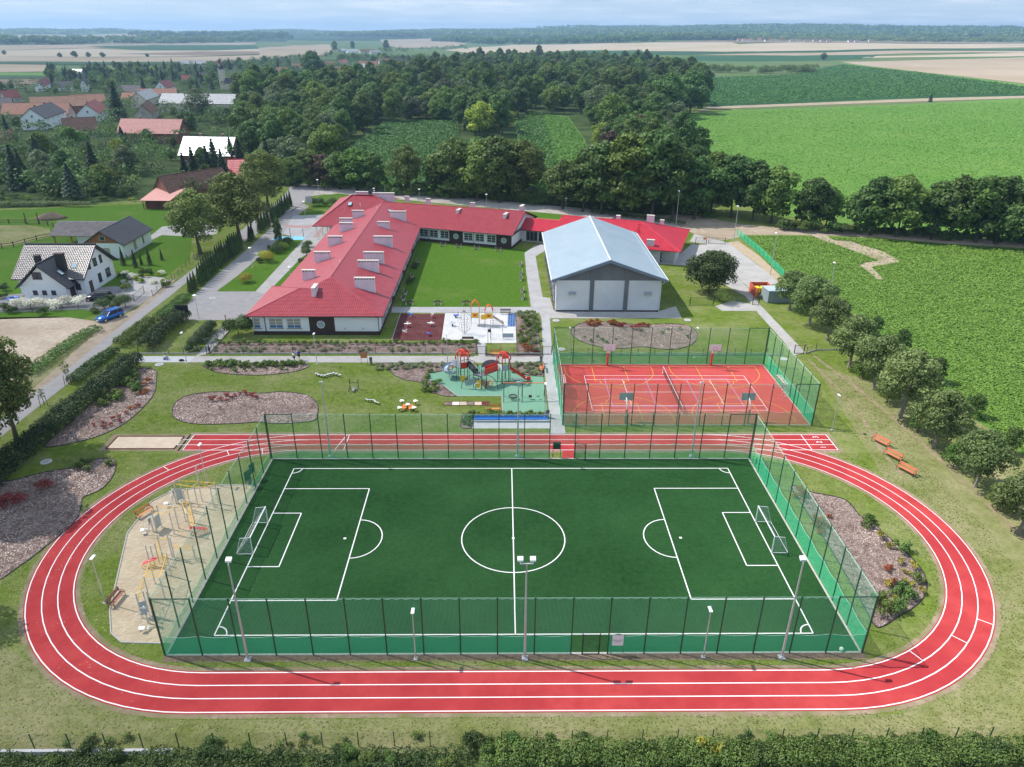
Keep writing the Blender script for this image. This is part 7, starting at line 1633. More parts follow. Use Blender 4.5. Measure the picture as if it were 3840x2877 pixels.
for k in (0,1,2,3):
    if k != 1:
        a,b = k*math.pi/2+.3,(k+1)*math.pi/2+.3
        for j in range(6): t = j/5;x,y = TM.x+.95*(math.cos(a)*(1-t)+math.cos(b)*t),TM.y+.95*(math.sin(a)*(1-t)+math.sin(b)*t);bw(MB().tube([(x,y,2.05),(x,y,2.85)],.04,4),'baluster','grey_plastic',ct)
bw(MB().slab([(TM.x-.5,TM.y-.9,.3),(TM.x+.3,TM.y-.9,.3),(TM.x+.3,TM.y-.9,1.4),(TM.x-.5,TM.y-.9,1.4)],(0,.04,0)),'net_panel','yellow_paint',ct)
bw(MB().slab([(TL.x-.3,TL.y-1.0,.15),(TL.x+.4,TL.y-1.0,.15),(TL.x+.4,TL.y-1.0,1.0),(TL.x-.3,TL.y-1.0,1.0)],(0,.04,0)),'game_panel','yellow_paint',ct)
# bridge and crawl tunnel
bw(MB().bar((TM.x+.7,TM.y+.2,2.0),(TR.x-.85,TR.y,2.0),.9,.08),'bridge_deck','grey_plastic',ct)
for s_ in (-.45,.45): bw(MB().bar((TM.x+.7,TM.y+.2+s_,2.45),(TR.x-.85,TR.y+s_,2.45),.05,.9),'bridge_side','red_paint',ct)
bw(MB().tube([(TL.x+.85,TL.y,2.5),(TM.x-.6,TM.y+.3,2.3)],.42,10),'crawl_tunnel','black_rubber',ct)
# red slide
s0,s1 = Vector((TR.x+.9,TR.y-.1,2.1)),Vector((zD(985,345).x,zD(985,345).y,.35));s2 = s1+Vector((.7,0,-.05));pr = MB()
for a,b in ((s0,s1),(s1,s2)):
    d = (b-a).normalized();sd = Vector((-d.y,d.x,0)).normalized()*.28;pr.slab([a-sd,b-sd,b+sd,a+sd],(0,0,.04))
    for q in (-1,1): pr.slab([a+sd*q,b+sd*q,b+sd*q+Vector((0,0,.3)),a+sd*q+Vector((0,0,.3))],Vector((-d.y,d.x,0))*.04*q)
bw(pr,'slide','red_paint',ct)
# spiral slide
sc_ = Vector((zD(225,312).x,zD(225,312).y,0));sp = MB();n = 26;prev = None
for i in range(n+1):
    t = i/n;a = rad(20)+t*rad(430);z = 2.1-1.75*t;pin,pout = [sc_+Vector((math.cos(a)*r,math.sin(a)*r,z)) for r in (.25,.95)];cur = (pin,pout,pout+Vector((math.cos(a)*.05,math.sin(a)*.05,.32)),pin+Vector((0,0,.15)))
    if prev: sp.face([prev[0],prev[1],cur[1],cur[0]]).face([prev[1],prev[2],cur[2],cur[1]]).face([prev[0],cur[0],cur[3],prev[3]])
    prev = cur
bw(sp,'spiral_slide','slide_grey',ct);bw(MB().tube([sc_,sc_+Vector((0,0,2.6))],.07,6),'slide_post','steel',ct)
bw(MB().bar((sc_.x+.7,sc_.y+.3,2.1),(TL.x-.85,TL.y,2.1),.7,.08),'landing','grey_plastic',ct);bw(MB().bar((sc_.x+.6,sc_.y+.0,2.6),(TL.x-.85,TL.y-.35,2.6),.05,.9),'landing_side','panel_grey',ct)
# climbing arches in front
def arch(c,r,h_,name,m,th=.045): return bw(MB().tube([(c.x+r*math.cos(t),c.y,h_*math.sin(t)) for t in np.linspace(0,math.pi,15)],th,5),name,m,ct)
aL,aR = zD(425,418),zD(610,424);arch(Vector((aL.x+.6,aL.y,0)),1.75,2.2,'climbing_arch','black_metal');arch(Vector((aR.x-.2,aR.y,0)),1.6,2.2,'climbing_arch','black_metal')
ov = bw(MB().slab([(aL.x+.1+.75*math.cos(t),aL.y-.05,1.05+.55*math.sin(t)+.25*math.cos(t)) for t in np.linspace(0,2*math.pi,19)[:-1]],(0,.04,0)),'climbing_panel','panel_grey',ct)
for dx,dz in ((-.3,-.05),(.1,-.15),(.35,.2),(-.05,.25)): bw(MB().slab([(aL.x+.1+dx+.11*math.cos(t),aL.y-.06,1.05+dz+.11*math.sin(t)) for t in np.linspace(0,2*math.pi,9)[:-1]],(0,-.02,0)),'hole','epdm_green',ov)
for x in (-.55,0,.55):
    bw(MB().tube([(aR.x+x,aR.y,.2),(aR.x+x,aR.y,1.9)],.02,4),'rod','steel',ct)
    for z in (.5,.85,1.2): bw(MB().lathe([(.13,0),(.15,.06),(.13,.12)],(aR.x+x,aR.y,z),8),'disc','orange_paint',ct)
bw(MB().tube([(TM.x-1.9+1.5*math.cos(t),TM.y+2.4,2.0+1.2*math.sin(t)) for t in np.linspace(0,math.pi,11)],.04,5),'net_arch','black_metal',ct)
nb = MB()
for k in range(1,8): x = TM.x-1.9+1.5*math.cos(math.pi*k/8);nb.tube([(x,TM.y+2.4,1.0),(x,TM.y+2.4,2.0+1.2*math.sin(math.pi*k/8))],.012,3)
for z in (1.3,1.7,2.1,2.5,2.9): ww = 1.5*math.cos(math.asin(max(0,min(1,(z-2.0)/1.2)))) if z > 2 else 1.5;nb.tube([(TM.x-1.9-ww,TM.y+2.4,z),(TM.x-1.9+ww,TM.y+2.4,z)],.012,3)
bw(nb,'rope_net','rope',ct)
bw(MB().slab([(TM.x+1.6+1.5*math.cos(t),TM.y+2.4,2.0+1.2*math.sin(t)) for t in np.linspace(0,math.pi,13)] ,(0,.05,0)),'arch_panel','grey_plastic',ct)
for c in (TL,TR): bw(MB().tube([(c.x-.3,c.y-.9,0),(c.x-.3,c.y-.9,2.1)],.03,4).tube([(c.x+.3,c.y-.9,0),(c.x+.3,c.y-.9,2.1)],.03,4),'ladder_rail','rope',ct);[bw(MB().tube([(c.x-.3,c.y-.9,z),(c.x+.3,c.y-.9,z)],.025,4),'ladder_rung','rope',ct) for z in (.4,.8,1.2,1.6)]
for p in ((TM.x-.3,TM.y-1.3),): bw(MB().tube([(p[0]+.45*math.cos(t),p[1],.8+.45*math.sin(t)) for t in np.linspace(0,6.28,15)],.03,5,cap=False),'ring','steel_white',ct)
# green surface, kerb
ep = sheet('playground_surface',P((928,807),(943,806),(967,800),(977,796),(1040,790),(1100,796),(1110,803),(1142,813),(1173,814),(1183,893),(1086,893),(1084,856),(987,856),(959,834),(926,821)),5,'epdm_green')
kerb('surface_edging',P((928,807),(926,821),(959,834),(987,856),(1084,856),(1086,893),(1183,893)),ep,.1,.07,'kerb')
# see-saw carousel bench (white)
sw_ = thing('balance_seat','white double balance seat beside the end of the red slide','play equipment',zD(918,350));MB().tube([(-1.1,.15,.55),(-.5,-.1,.42),(0,0,.4),(.5,-.1,.42),(1.1,.15,.55)],.12,7).build('seat','white_plastic',sw_);MB().tube([(0,0,0),(0,0,.4)],.1,8).build('post','steel',sw_)
# swings
s_l,s_m,s_r = zD(765,558),zD(948,558),zD(1172,556);sg_ = thing('swing_frame','long swing frame with red top bar, basket swing and two seats','swing',(s_l.x,s_l.y+1,0));hS = 2.55
for q in (s_l,s_m,s_r):
    for s_ in (-1,1): bw(MB().tube([(q.x,s_l.y+1+s_*1.0,0),(q.x+.05,s_l.y+1,hS)],.05,6),'leg','black_metal',sg_)
bw(MB().tube([(s_l.x-.1,s_l.y+1,hS),(s_r.x+.1,s_l.y+1,hS)],.06,8),'top_bar','orange_paint',sg_)
bx = zD(857,512);by = s_l.y+1
bk = bw(MB().tube([(bx.x+.55*math.cos(t),by+.55*math.sin(t),.5) for t in np.linspace(0,6.28,21)],.07,6,cap=False),'basket','black_rubber',sg_)
bn_ = MB()
for k in range(-3,4): c = math.sqrt(max(0,.52**2-(k*.15)**2));bn_.tube([(bx.x+k*.15,by-c,.48),(bx.x+k*.15,by+c,.48)],.02,3).tube([(bx.x-c,by+k*.15,.48),(bx.x+c,by+k*.15,.48)],.02,3)
bw(bn_,'basket_web','rope',bk)
for s_ in (-1,1): bw(MB().tube([(bx.x+s_*.9,by,hS),(bx.x+s_*.5,by+.25,.5)],.012,4).tube([(bx.x+s_*.9,by,hS),(bx.x+s_*.5,by-.25,.5)],.012,4),'chain','steel',sg_)
for xx,m_ in ((zD(1027,512).x,'cradle'),(zD(1105,512).x,'flat')):
    bw(MB().box((xx,by,.5),(.42,.3 if m_ == 'cradle' else .2,.26 if m_ == 'cradle' else .04)),'seat','black_rubber',sg_)
    bw(MB().tube([(xx-.2,by,.5),(xx-.2,by,hS)],.01,3).tube([(xx+.2,by,.5),(xx+.2,by,hS)],.01,3),'chain','steel',sg_)
# sensory path: six framed panels
snp = thing('sensory_path','strip of six differently filled panels set in the grass','sensory path',zC(612,968));a0,a1 = zC(612,968),zC(1000,968);L6 = (a1.x-a0.x)/6;dp = zC(612,940).y-a0.y
for k,m_ in enumerate(('mulch','paver_white','sand_pale','soil','sand_pale','rubber_maroon')):
    MB().box((L6*(k+.5),dp/2,.03),(L6-.08,dp,.06)).build('panel',m_,snp)
    if k in (2,3): [MB().lathe([(.09,.06),(.08,.12),(.02,.13)],(L6*(k+.15+.14*i),dp*(.3+.4*(i % 2)),0),6).build('stone','kerb' if k == 2 else 'steel',snp) for i in range(6)]
MB().box((L6*3,-.06,.05),(L6*6+.2,.06,.1)).box((L6*3,dp+.06,.05),(L6*6+.2,.06,.1)).build('border','wood_brown',snp)
# stepping stools, balance frame, wave beam, drum flowers
for i,(x,y) in enumerate(((1122,712),(1140,722),(1166,728),(1194,728),(1220,720),(1242,714),(1268,708),(1295,714),(1325,724))):
    s_ = thing('stepping_stool',f'{ORD[i]} grey mushroom stepping post from the left in the curved line','play equipment',zE(x,y),0,'stepping posts on the grass');MB().tube([(0,0,0),(0,0,.35)],.06,6).build('post','black_metal',s_);MB().lathe([(.2,.35),(.22,.4),(.2,.44),(.02,.45)],n=12).build('cap','steel',s_)
fr_ = thing('stretch_frame','dark upright exercise frame on the grass','play equipment',zE(1443,838))
for s_ in (-1,1): MB().tube([(s_*.6,.4,0),(s_*.6,.4,1.6)],.05,6).tube([(s_*.6,-.5,0),(s_*.6,-.5,.5)],.04,6).build('post','black_metal',fr_)
MB().tube([(-.6,.4,1.0),(.6,.4,1.0)],.04,5).tube([(-.6,-.5,.5),(-.6,.4,.8)],.03,5).tube([(.6,-.5,.5),(.6,.4,.8)],.03,5).tube([(-.6,-.5,.3),(.6,-.5,.3)],.03,5).build('bar','black_metal',fr_);MB().box((0,-.2,.3),(.35,1.2,.06)).build('board','grey_plastic',fr_)
wv = thing('wave_beam','low wavy grey balance beam on the grass','play equipment',zE(1545,935));wq = [zE(1545,932),zE(1570,940),zE(1595,938),zE(1618,942),zE(1632,958),zE(1662,966)];wv.location = (wq[0].x,wq[0].y,0)
bm_ = MB();cl2 = cr([Vector((p.x,p.y,.38)) for p in wq],6,False);[bm_.bar(cl2[i],cl2[i+1],.22,.06) for i in range(len(cl2)-1)];bw(bm_,'beam','steel',wv)
for p in wq: bw(MB().tube([(p.x,p.y,0),(p.x,p.y,.36)],.045,6),'post','black_metal',wv)
for i,(x,y,m_) in enumerate(((1858,958,'white_plastic'),(1975,960,'white_plastic'),(1838,1018,'white_plastic'),(1962,1018,'white_plastic'),(1908,990,'white_plastic'),(1882,992,'orange_paint'),(1940,994,'orange_paint'),(1876,1012,'orange_paint'),(1934,1014,'orange_paint'))):
    z_ = .55 if m_ == 'white_plastic' else .4;s_ = thing('flower_step',f'{"white" if z_ > .5 else "orange"} flower-shaped step, {ORD[i]} counted from the back of the cluster','play equipment',zE(x,y),0,'flower steps on the grass');MB().tube([(0,0,0),(0,0,z_)],.05,6).build('post','black_metal',s_);MB().prism([(.3*(1+.18*math.cos(3*t))*math.cos(t),.3*(1+.18*math.cos(3*t))*math.sin(t)) for t in np.linspace(0,2*math.pi,19)[:-1]],z_,z_+.05).build('petal',m_,s_)
# maroon rubber tiles and white playground tiles (too many and too small to pick apart)
def tiled(name,quad,nx,ny,m,gap=.04,offset=False,under='soil',lvl=4,skip=None):
    a,b,c,d = [Vector(p) for p in quad];base = sheet(name,quad,lvl,under);mb = MB()
    for j in range(ny):
        for i in range(-1 if offset and j % 2 else 0,nx):
            x0,x1 = (i+(.5 if offset and j % 2 else 0))/nx,(i+1+(.5 if offset and j % 2 else 0))/nx;x0,x1 = max(0,x0),min(1,x1);y0,y1 = j/ny,(j+1)/ny
            if x1-x0 < .002 or (skip and skip((x0+x1)/2,(y0+y1)/2)): continue
            P4 = [(a*(1-x)+b*x)*(1-y)+(d*(1-x)+c*x)*y for x,y in ((x0,y0),(x1,y0),(x1,y1),(x0,y1))];cc = sum(P4,Vector())/4;dz = random.uniform(0,.006)
            P4 = [cc+(p-cc)*(1-gap/(p-cc).length) for p in P4];mb.prism(P4,.006*lvl,.006*lvl+.018+dz)
    o = mb.build('tiles',m,base);o['kind'] = 'stuff';return base
tiled('rubber_pad',P((846,735.8),(952.5,735.8),(961,678.8),(865,678.8)),18,17,'rubber_maroon',.035)
tiled('tile_pad',P((953,741.5),(1116.4,741.5),(1113,677),(961.7,677)),24,30,'paver_white',.035,True,'kerb',skip=lambda x,y: x < .475 and y < .10 or (x > .89 and y > .52))
tiled('blue_pad',[*P((1096,706.5),(1112.6,706.5),(1113,677.3),(1098,677.3))],3,13,'paver_blue',.035,False,'kerb',4.3)
sheet('lawn',P((953,741.6),(1030,741.6),(1030,735.0),(953.8,735.0)),7.5,'grass')
kerb('edging',P((846,736),(865,678.5)),bpy.data.objects['rubber_pad'],.1,.08)
# spring riders
def rider(label,p,kind,m1,m2,rot):
    s_ = thing('spring_rider',label,'spring rider',p,rot,'spring riders of the playground');MB().lathe([(.13,.02),(.16,.08),(.12,.14),(.16,.2),(.12,.26),(.15,.32),(.1,.38)],n=10).build('spring',m2,s_)
    if kind == 'plane': MB().tube([(-.5,0,.62),(.2,0,.6),(.5,0,.58)],.12,7,.06).build('body',m1,s_);MB().box((-.1,0,.66),(.28,1.2,.05)).box((.46,0,.7),(.14,.4,.04)).build('wings',m1,s_)
    elif kind == 'horse': MB().slab([(-.45,-.06,.45),(.35,-.06,.45),(.45,-.06,.8),(.3,-.06,.72),(-.2,-.06,.7),(-.3,-.06,1.05),(-.5,-.06,1.0),(-.42,-.06,.75)],(0,.12,0)).build('body',m1,s_);MB().tube([(-.3,-.25,.9),(-.3,.25,.9)],.02,5).build('handle',m2,s_)
    else: MB().slab([(-.4,-.2,.42),(.4,-.2,.42),(.45,-.2,.6),(-.45,-.2,.6)],(0,.4,0)).build('body',m1,s_);MB().box((.42,0,.8),(.08,.4,.4)).build('backrest',m2,s_);MB().tube([(-.3,-.22,.95),(-.3,.22,.95)],.02,5).tube([(-.3,0,.6),(-.3,0,.95)],.02,5).build('handle',m2,s_)
for lb,x,y,k_,a_,b_,r_ in (('blue and white rocker at the top left of the maroon pad',322,203,'car','blue_plastic','white_plastic',2.6),('white horse rocker at the top right of the maroon pad',510,212,'horse','white_plastic','red_paint',1.2),('white and green plane rocker at the left middle of the maroon pad',297,290,'plane','white_plastic','red_paint',1.7),('white plane rocker at the right middle of the maroon pad',498,285,'plane','white_plastic','red_paint',1.5),('white duck rocker at the bottom left of the maroon pad',272,357,'horse','white_plastic','red_paint',2.7),('blue and red rocker at the bottom right of the maroon pad',478,368,'car','blue_plastic','red_paint',1.4),('blue rocker on the white tiles',712,212,'car','blue_plastic','black_metal',.2),('grey seesaw rocker on the white tiles',683,285,'plane','slide_grey','black_metal',1.8)): rider(lb,zC(x,y),k_,a_,b_,r_)
# rope pyramid
rp_ = thing('rope_climber','bulb-shaped rope climbing net round a central mast','play equipment',zC(787,352));MB().tube([(0,0,0),(0,0,4.3)],.07,7).build('mast','steel',rp_)
rn = MB();prof = [(.15,.2),(1.0,.9),(.75,1.9),(1.25,3.0),(.08,4.25)]
for k in range(6): a = k*math.pi/3;rn.tube([(math.cos(a)*r,math.sin(a)*r,z) for r,z in prof],.02,4)
for r,z in prof[1:4]: rn.tube([(math.cos(t)*r,math.sin(t)*r,z) for t in np.linspace(0,2*math.pi,7)],.018,4)
rn.build('rope_net','rope',rp_)
# small yellow tower set
yt = thing('small_climber','small playground tower with orange roof hoops, yellow panels and beige slide','play structure',zC(950,285));q1,q2,q3 = zC(880,272),zC(998,278),zC(955,285)
for q,hh in ((q1,4.6),(q2,3.9)):
    for a in range(4): x,y = q.x+(.7 if a % 2 else -.7),q.y+(.6 if a > 1 else -.6);bw(MB().tube([(x,y,0),(x,y,hh-1.2)],.05,6),'post','steel',yt)
    for s_ in (-1,1): bw(MB().tube([(q.x-.7,q.y+s_*.6,hh-1.2),(q.x-.5,q.y+s_*.4,hh-.5),(q.x,q.y,hh),(q.x+.5,q.y-s_*.4,hh-.5),(q.x+.7,q.y-s_*.6,hh-1.2)],.08,6),'roof_hoop','orange_paint',yt)
    bw(MB().box((q.x,q.y,1.5),(1.4,1.2,.08)),'platform','steel',yt);bw(MB().box((q.x,q.y-.62,2.0),(1.2,.04,.9)),'panel','yellow_paint',yt);bw(MB().box((q.x,q.y-.65,2.0),(.5,.03,.35)),'panel_motif','red_paint',yt)
    bw(MB().tube([(q.x+(-1 if q is q1 else 1)*(.7+.5*math.sin(t)),q.y,1.6+1.6*t/math.pi) for t in np.linspace(0,math.pi,9)],.03,5),'fireman_hoop','steel',yt)
bw(MB().bar((q1.x+.7,q1.y,1.5),(q2.x-.7,q2.y,1.5),.8,.08),'bridge','steel',yt);bw(MB().box((q3.x,q3.y-.5,1.9),(1.0,.04,.9)),'panel','yellow_paint',yt);bw(MB().tube([(q1.x+.7,q1.y,2.9),(q2.x-.7,q2.y,2.9)],.02,4),'rope','rope',yt)
e_ = zC(1125,280);d = Vector((e_.x-q2.x-.7,e_.y-q2.y,0));sd = Vector((-d.y,d.x,0)).normalized()*.25;a,b = Vector((q2.x+.7,q2.y,1.55)),Vector((e_.x,e_.y,.25));pr = MB().slab([a-sd,b-sd,b+sd,a+sd],(0,0,.04));[pr.slab([a+sd*q,b+sd*q,b+sd*q+Vector((0,0,.28)),a+sd*q+Vector((0,0,.28))],sd*.12*q) for q in (-1,1)];bw(pr,'slide','sand_pale',yt)
gf = thing('monkey_bars','grey tube climbing frame on the white tiles','play equipment',zC(1060,400));g0,g1 = zC(1010,395),zC(1115,388);WX = g1.x-g0.x
for x in (0,WX): [bw(MB().tube([(g0.x+x,g0.y+y,0),(g0.x+x,g0.y+y,2.5)],.05,6),'post','steel',gf) for y in (0,2.2)]
for y in (0,2.2): bw(MB().tube([(g0.x,g0.y+y,2.45),(g0.x+WX,g0.y+y,2.45)],.04,5),'top_bar','steel',gf)
for k in range(1,7): bw(MB().tube([(g0.x+WX*k/7,g0.y,2.45),(g0.x+WX*k/7,g0.y+2.2,2.45)],.025,4),'rung','steel',gf)
for k in range(1,5): bw(MB().tube([(g0.x,g0.y,2.45*k/5),(g0.x,g0.y+2.2,2.45*k/5)],.025,4),'side_rung','steel',gf)
bw(MB().slab([(g0.x+WX,g0.y,.3),(g0.x+WX+1.8,g0.y,.3),(g0.x+WX+1.8,g0.y,1.0),(g0.x+WX,g0.y,1.0)],(0,.05,0)),'play_panel','slide_grey',gf)
# ---------------------------------------------------------------- outdoor gym on the sand
zW = lambda x,y: at(218.9+x*.25387,1008+y*.25387)
wk_ = sheet('workout_sand',[*[tuple(zW(x,y)[:2]) for x,y in ((1030,160),(600,215),(430,300),(225,570),(130,980),(75,1230),(85,1415),(175,1495))],(-27.25,at(351,1390).y),(-27.25,zW(1330,160).y)],4,'sand')
kerb('sand_edging',[zW(x,y) for x,y in ((1330,158),(1030,158),(600,213),(428,298),(222,568),(128,978),(72,1230),(82,1417),(173,1498),(520,1508))],wk_,.1,.10)
def gymset(label,poles,ptop,bars,extra=None,h=2.7):
    c = zW(*poles[0][:2]);g = thing('workout_frame',label,'exercise frame',(c.x,c.y,0),0,'street workout frames on the sand');PP = []
    for p in poles:
        q = zW(p[0],p[1]);hh = p[2] if len(p) > 2 else h;PP.append((q,hh));bw(MB().tube([(q.x,q.y,0),(q.x,q.y,hh)],.06,7).lathe([(.07,0),(.05,.05),(.01,.07)],(q.x,q.y,hh),7),'post','steel',g)
    for b in bars:
        kind,i,j = b[:3];(a,ha),(d,hd_) = PP[i],PP[j]
        if kind == 'bar': z = b[3];bw(MB().tube([(a.x,a.y,z),(d.x,d.y,z)],.028,5),'bar','yellow_paint',g)
        elif kind == 'ladder':   # upright ladder between two posts
            for z in np.arange(.35,b[3],.3): bw(MB().tube([(a.x,a.y,z),(d.x,d.y,z)],.024,5),'rung','yellow_paint',g)
        elif kind == 'board':
            f = bw(MB().slab([(a.x,a.y,.35),(d.x,d.y,.35),(d.x,d.y,1.75),(a.x,a.y,1.75)],Vector((d.y-a.y,-(d.x-a.x),0)).normalized()*.03),'backboard','panel_grey',g)
        elif kind == 'monkey':   # horizontal ladder: rails i-j and k-l
            (a2,_),(d2,_) = PP[b[3]],PP[b[4]];z = b[5]
            for s,e in ((a,d),(a2,d2)): bw(MB().tube([(s.x,s.y,z),(e.x,e.y,z)],.03,5),'rail','yellow_paint',g)
            for t in np.linspace(.06,.94,9): bw(MB().tube([(a.x+(d.x-a.x)*t,a.y+(d.y-a.y)*t,z),(a2.x+(d2.x-a2.x)*t,a2.y+(d2.y-a2.y)*t,z)],.022,5),'rung','yellow_paint',g)
        elif kind == 'snake': bw(MB().tube([(a.x+(d.x-a.x)*t+.18*math.sin(t*18)*0,a.y+(d.y-a.y)*t,b[3]+.22*math.sin(t*19)) for t in np.linspace(0,1,24)],.026,5),'wave_bar','yellow_paint',g)
        elif kind == 'ringrow':
            for t in np.linspace(.12,.88,5): bw(MB().tube([(a.x+(d.x-a.x)*t+.13*math.cos(q),a.y+(d.y-a.y)*t,b[3]-.16+.13*math.sin(q)) for q in np.linspace(0,6.28,9)],.016,4,cap=False),'ring','yellow_paint',g)
    if extra: extra(g,PP)
    return g
def situp(g,a,b):
    a,b = zW(*a),zW(*b);d = (b-a).normalized();s_ = Vector((-d.y,d.x,0))*.2
    for k in range(6): p,q = a+(b-a)*(k/6),a+(b-a)*((k+.88)/6);z0,z1 = .95-.0*k,.95;bw(MB().slab([Vector((*(p-s_)[:2],1.0-k*.09)),Vector((*(q-s_)[:2],1.0-(k+.9)*.09)),Vector((*(q+s_)[:2],1.0-(k+.9)*.09)),Vector((*(p+s_)[:2],1.0-k*.09))],(0,0,.05)),'bench_slat','pink_pad',g)
    for q in (-1,1): bw(MB().tube([tuple((b+s_*q)[:2])+(0,),tuple((b+s_*q)[:2])+(.48,)],.03,5),'bench_leg','yellow_paint',g)
gymset('far workout frame with ladder, rings and grey board',[(655,312),(703,296),(735,385),(768,372),(825,342),(860,298),(960,346),(1000,312)],None,[('board',0,1),('bar',0,4,2.5),('bar',1,5,2.6),('bar',4,6,2.55),('bar',5,7,2.55),('ringrow',5,7,2.5),('bar',4,5,2.55),('bar',6,7,2.55),('ladder',2,3,2.5),('bar',2,3,2.6)])
gymset('workout frame with grey board and red sit-up bench',[(472,558),(515,516),(622,578),(662,530),(720,468),(768,586),(795,482)],None,[('board',0,1),('bar',0,2,2.5),('bar',1,3,2.6),('bar',2,3,2.5),('bar',3,6,2.55),('ladder',5,6,2.5),('bar',4,6,2.5),('bar',5,4,2.5)],lambda g,PP: situp(g,(770,590),(905,560)))
gymset('workout frame with pink bench and parallel bars',[(418,838,2.3),(460,850,2.4),(497,828,2.4),(520,770,2.6),(605,770,2.6),(627,792,2.6),(795,775,1.4),(805,800,1.4)],None,[('bar',2,3,2.1),('bar',3,4,2.2),('bar',4,6,1.35),('bar',5,7,1.35),('ladder',2,3,2.0)],lambda g,PP: situp(g,(490,850),(360,860)))
gymset('big workout frame with horizontal ladder, wall bars and wave bar',[(460,1000),(415,1140),(600,935),(560,925),(545,1135,2.5),(350,1290),(410,1270),(440,1270)],None,[('monkey',0,1,2,4,2.55),('ladder',2,3,2.5),('snake',1,5,2.1),('bar',1,5,2.6),('board',5,6),('bar',5,6,2.3)])
def stepper(label,p,rot):
    g = thing('air_walker',label,'exercise machine',(p[0],p[1],0),rot,'grey exercise machines on the sand');MB().tube([(0,0,0),(0,0,1.9)],.07,7).build('post','steel',g);MB().box((0,-.12,1.5),(.55,.06,.7)).build('info_panel','panel_grey',g)
    for s_ in (-1,1): MB().tube([(s_*.1,-.2,1.2),(s_*.35,-.3,.5),(s_*.35,-.6,.25)],.03,5).box((s_*.35,-.75,.25),(.18,.4,.05)).build('pedal','steel',g);MB().tube([(s_*.1,0,1.3),(s_*.5,-.4,1.5),(s_*.75,-.5,1.0)],.03,5).build('handle','steel_white',g)
    MB().box((0,-1.0,.45),(.4,.35,.06)).tube([(0,-1.0,.45),(0,-1.2,0)],.04,5).build('seat','steel_white',g)
stepper('grey exercise machine with seat at the near end of the sand',zW(400,1335),0);stepper('grey exercise machine at the far left of the sand',zW(640,318),rad(-60));stepper('grey exercise machine beside the board of the middle frame',zW(445,560),rad(-80))
hk = thing('punch_post','curved grey post at the far edge of the workout sand','exercise machine',zW(835,162));MB().tube([(0,0,0),(0,0,2.2),(.1,0,2.6),(.45,0,2.8)],.08,7).build('post','steel',hk);MB().tube([(.45,0,2.8),(.45,0,1.4)],.012,4).build('rope','rope',hk)

# ---------------------------------------------------------------- low fences and gates
def low_fence(label,pts,h=1.25,bay=2.5,m='black_metal',base=True,mesh_='chain_link',name='low_fence',group='low mesh fences'):
    L = [Vector((p[0],p[1],0)) for p in pts];f = thing(name,label,'fence',L[0],0,group);pm = MB().box((0,0,h/2),(.06,.06,h)).mesh('post',m)
    for i in range(len(L)-1):
        d = L[i+1]-L[i];n = max(1,round(d.length/bay));ang = math.atan2(d.y,d.x);b = d.length/n
        nm = MB().face([(0,0,.1),(b,0,.1),(b,0,h-.05),(0,0,h-.05)],[(0,0),(b,0),(b,h),(0,h)]).mesh('mesh',mesh_);bm2 = MB().box((b/2,0,.11),(b-.08,.07,.22)).mesh('base_board','kerb')
        for k in range(n + (1 if i == len(L)-2 else 0)):
            p = L[i]+d*(k/n)-L[0];o = bpy.data.objects.new('post',pm);link(o,f);o.location = p;o.rotation_euler = (0,0,ang)
            if k < n:
                for me in (nm,)+((bm2,) if base else ()): o = bpy.data.objects.new(me.name.split('.')[0],me);link(o,f);o.location = p;o.rotation_euler = (0,0,ang)
    return f
low_fence('low black fence between the bed and footpath in front of the school',P((455,765),(740,765),(1028,765)))
low_fence('low black fence from the road to the bicycle gate',P((300,765),(430,765)));low_fence('low black fence climbing the gate path beside the bicycles',P((452,764),(472,742),(496,715)))
low_fence('short black fence beside the hedge at the left end of the footpath',P((283,775),(300,763)));low_fence('low black fence between playground gate and court',P((1052,765),(1110,765),(1172,765)))
low_fence('low black fence behind the red court',P((1198,768),(1450,768),(1690,768)));low_fence('low black fence climbing under the maples',P((1742,764),(1762,757),(1800,757),(1835,758)))
low_fence('green mesh fence on the bank along the potato field',P((1592,508),(1640,548),(1692,600)),1.7,3,'green_metal',False,'net_low');low_fence('chain-link fence beside the mesh gate right of the gymnasium',P((1488,662),(1455,660),(1410,655)),1.4,2.6,'green_metal',False)
low_fence('dark green chain-link fence along the bottom edge',[(-38,35.15),(0,35.2),(40,35.3)],1.5,2.55,'green_metal',False);low_fence('garden fence in front of the hydrangeas',P((-20,676),(100,672),(205,668)),1.2,2.5,'black_metal')
low_fence('wire fence between the bungalow lawn and the road',P((378,605),(410,570),(430,552)),1.3,3,'green_metal',False);low_fence('wire fence beside the gravel garden',P((330,640),(350,622),(372,604)),1.3,2.5)
gate('small black gate to the bicycle path',at(447,766),at(453,762),1.3);gate('black gate of the playground path',at(1030,765),at(1050,765),1.3);gate('black gate on the main path beside the court',at(1172,766),at(1192,766),1.4)
gate('wide dark mesh gate right of the gymnasium',at(1490,660),at(1541,660),1.5,'green_metal');gate('small dark gate on the path beside the container',at(1625,659),at(1639,660),1.5);gate('small black gate on the path at the corner of the court',at(1715,764),at(1736,764),1.4)
gate('left leaf of the dark gate closing the east drive',at(1502,527),at(1526,526),1.5);gate('right leaf of the dark gate closing the east drive',at(1530,526),at(1566,528),1.5);gate('sliding grey driveway gate of the white house',at(290,652),at(312,633),1.3)
ys_ = thing('gate_sign','small orange sign on the east drive gate','sign',(at(1521,526).x,at(1521,526).y-.1,0));MB().box((0,0,1.2),(.7,.03,.5)).build('panel','orange_paint',ys_);MB().tube([(0,.03,0),(0,.03,1.4)],.02,4).build('post','steel',ys_)
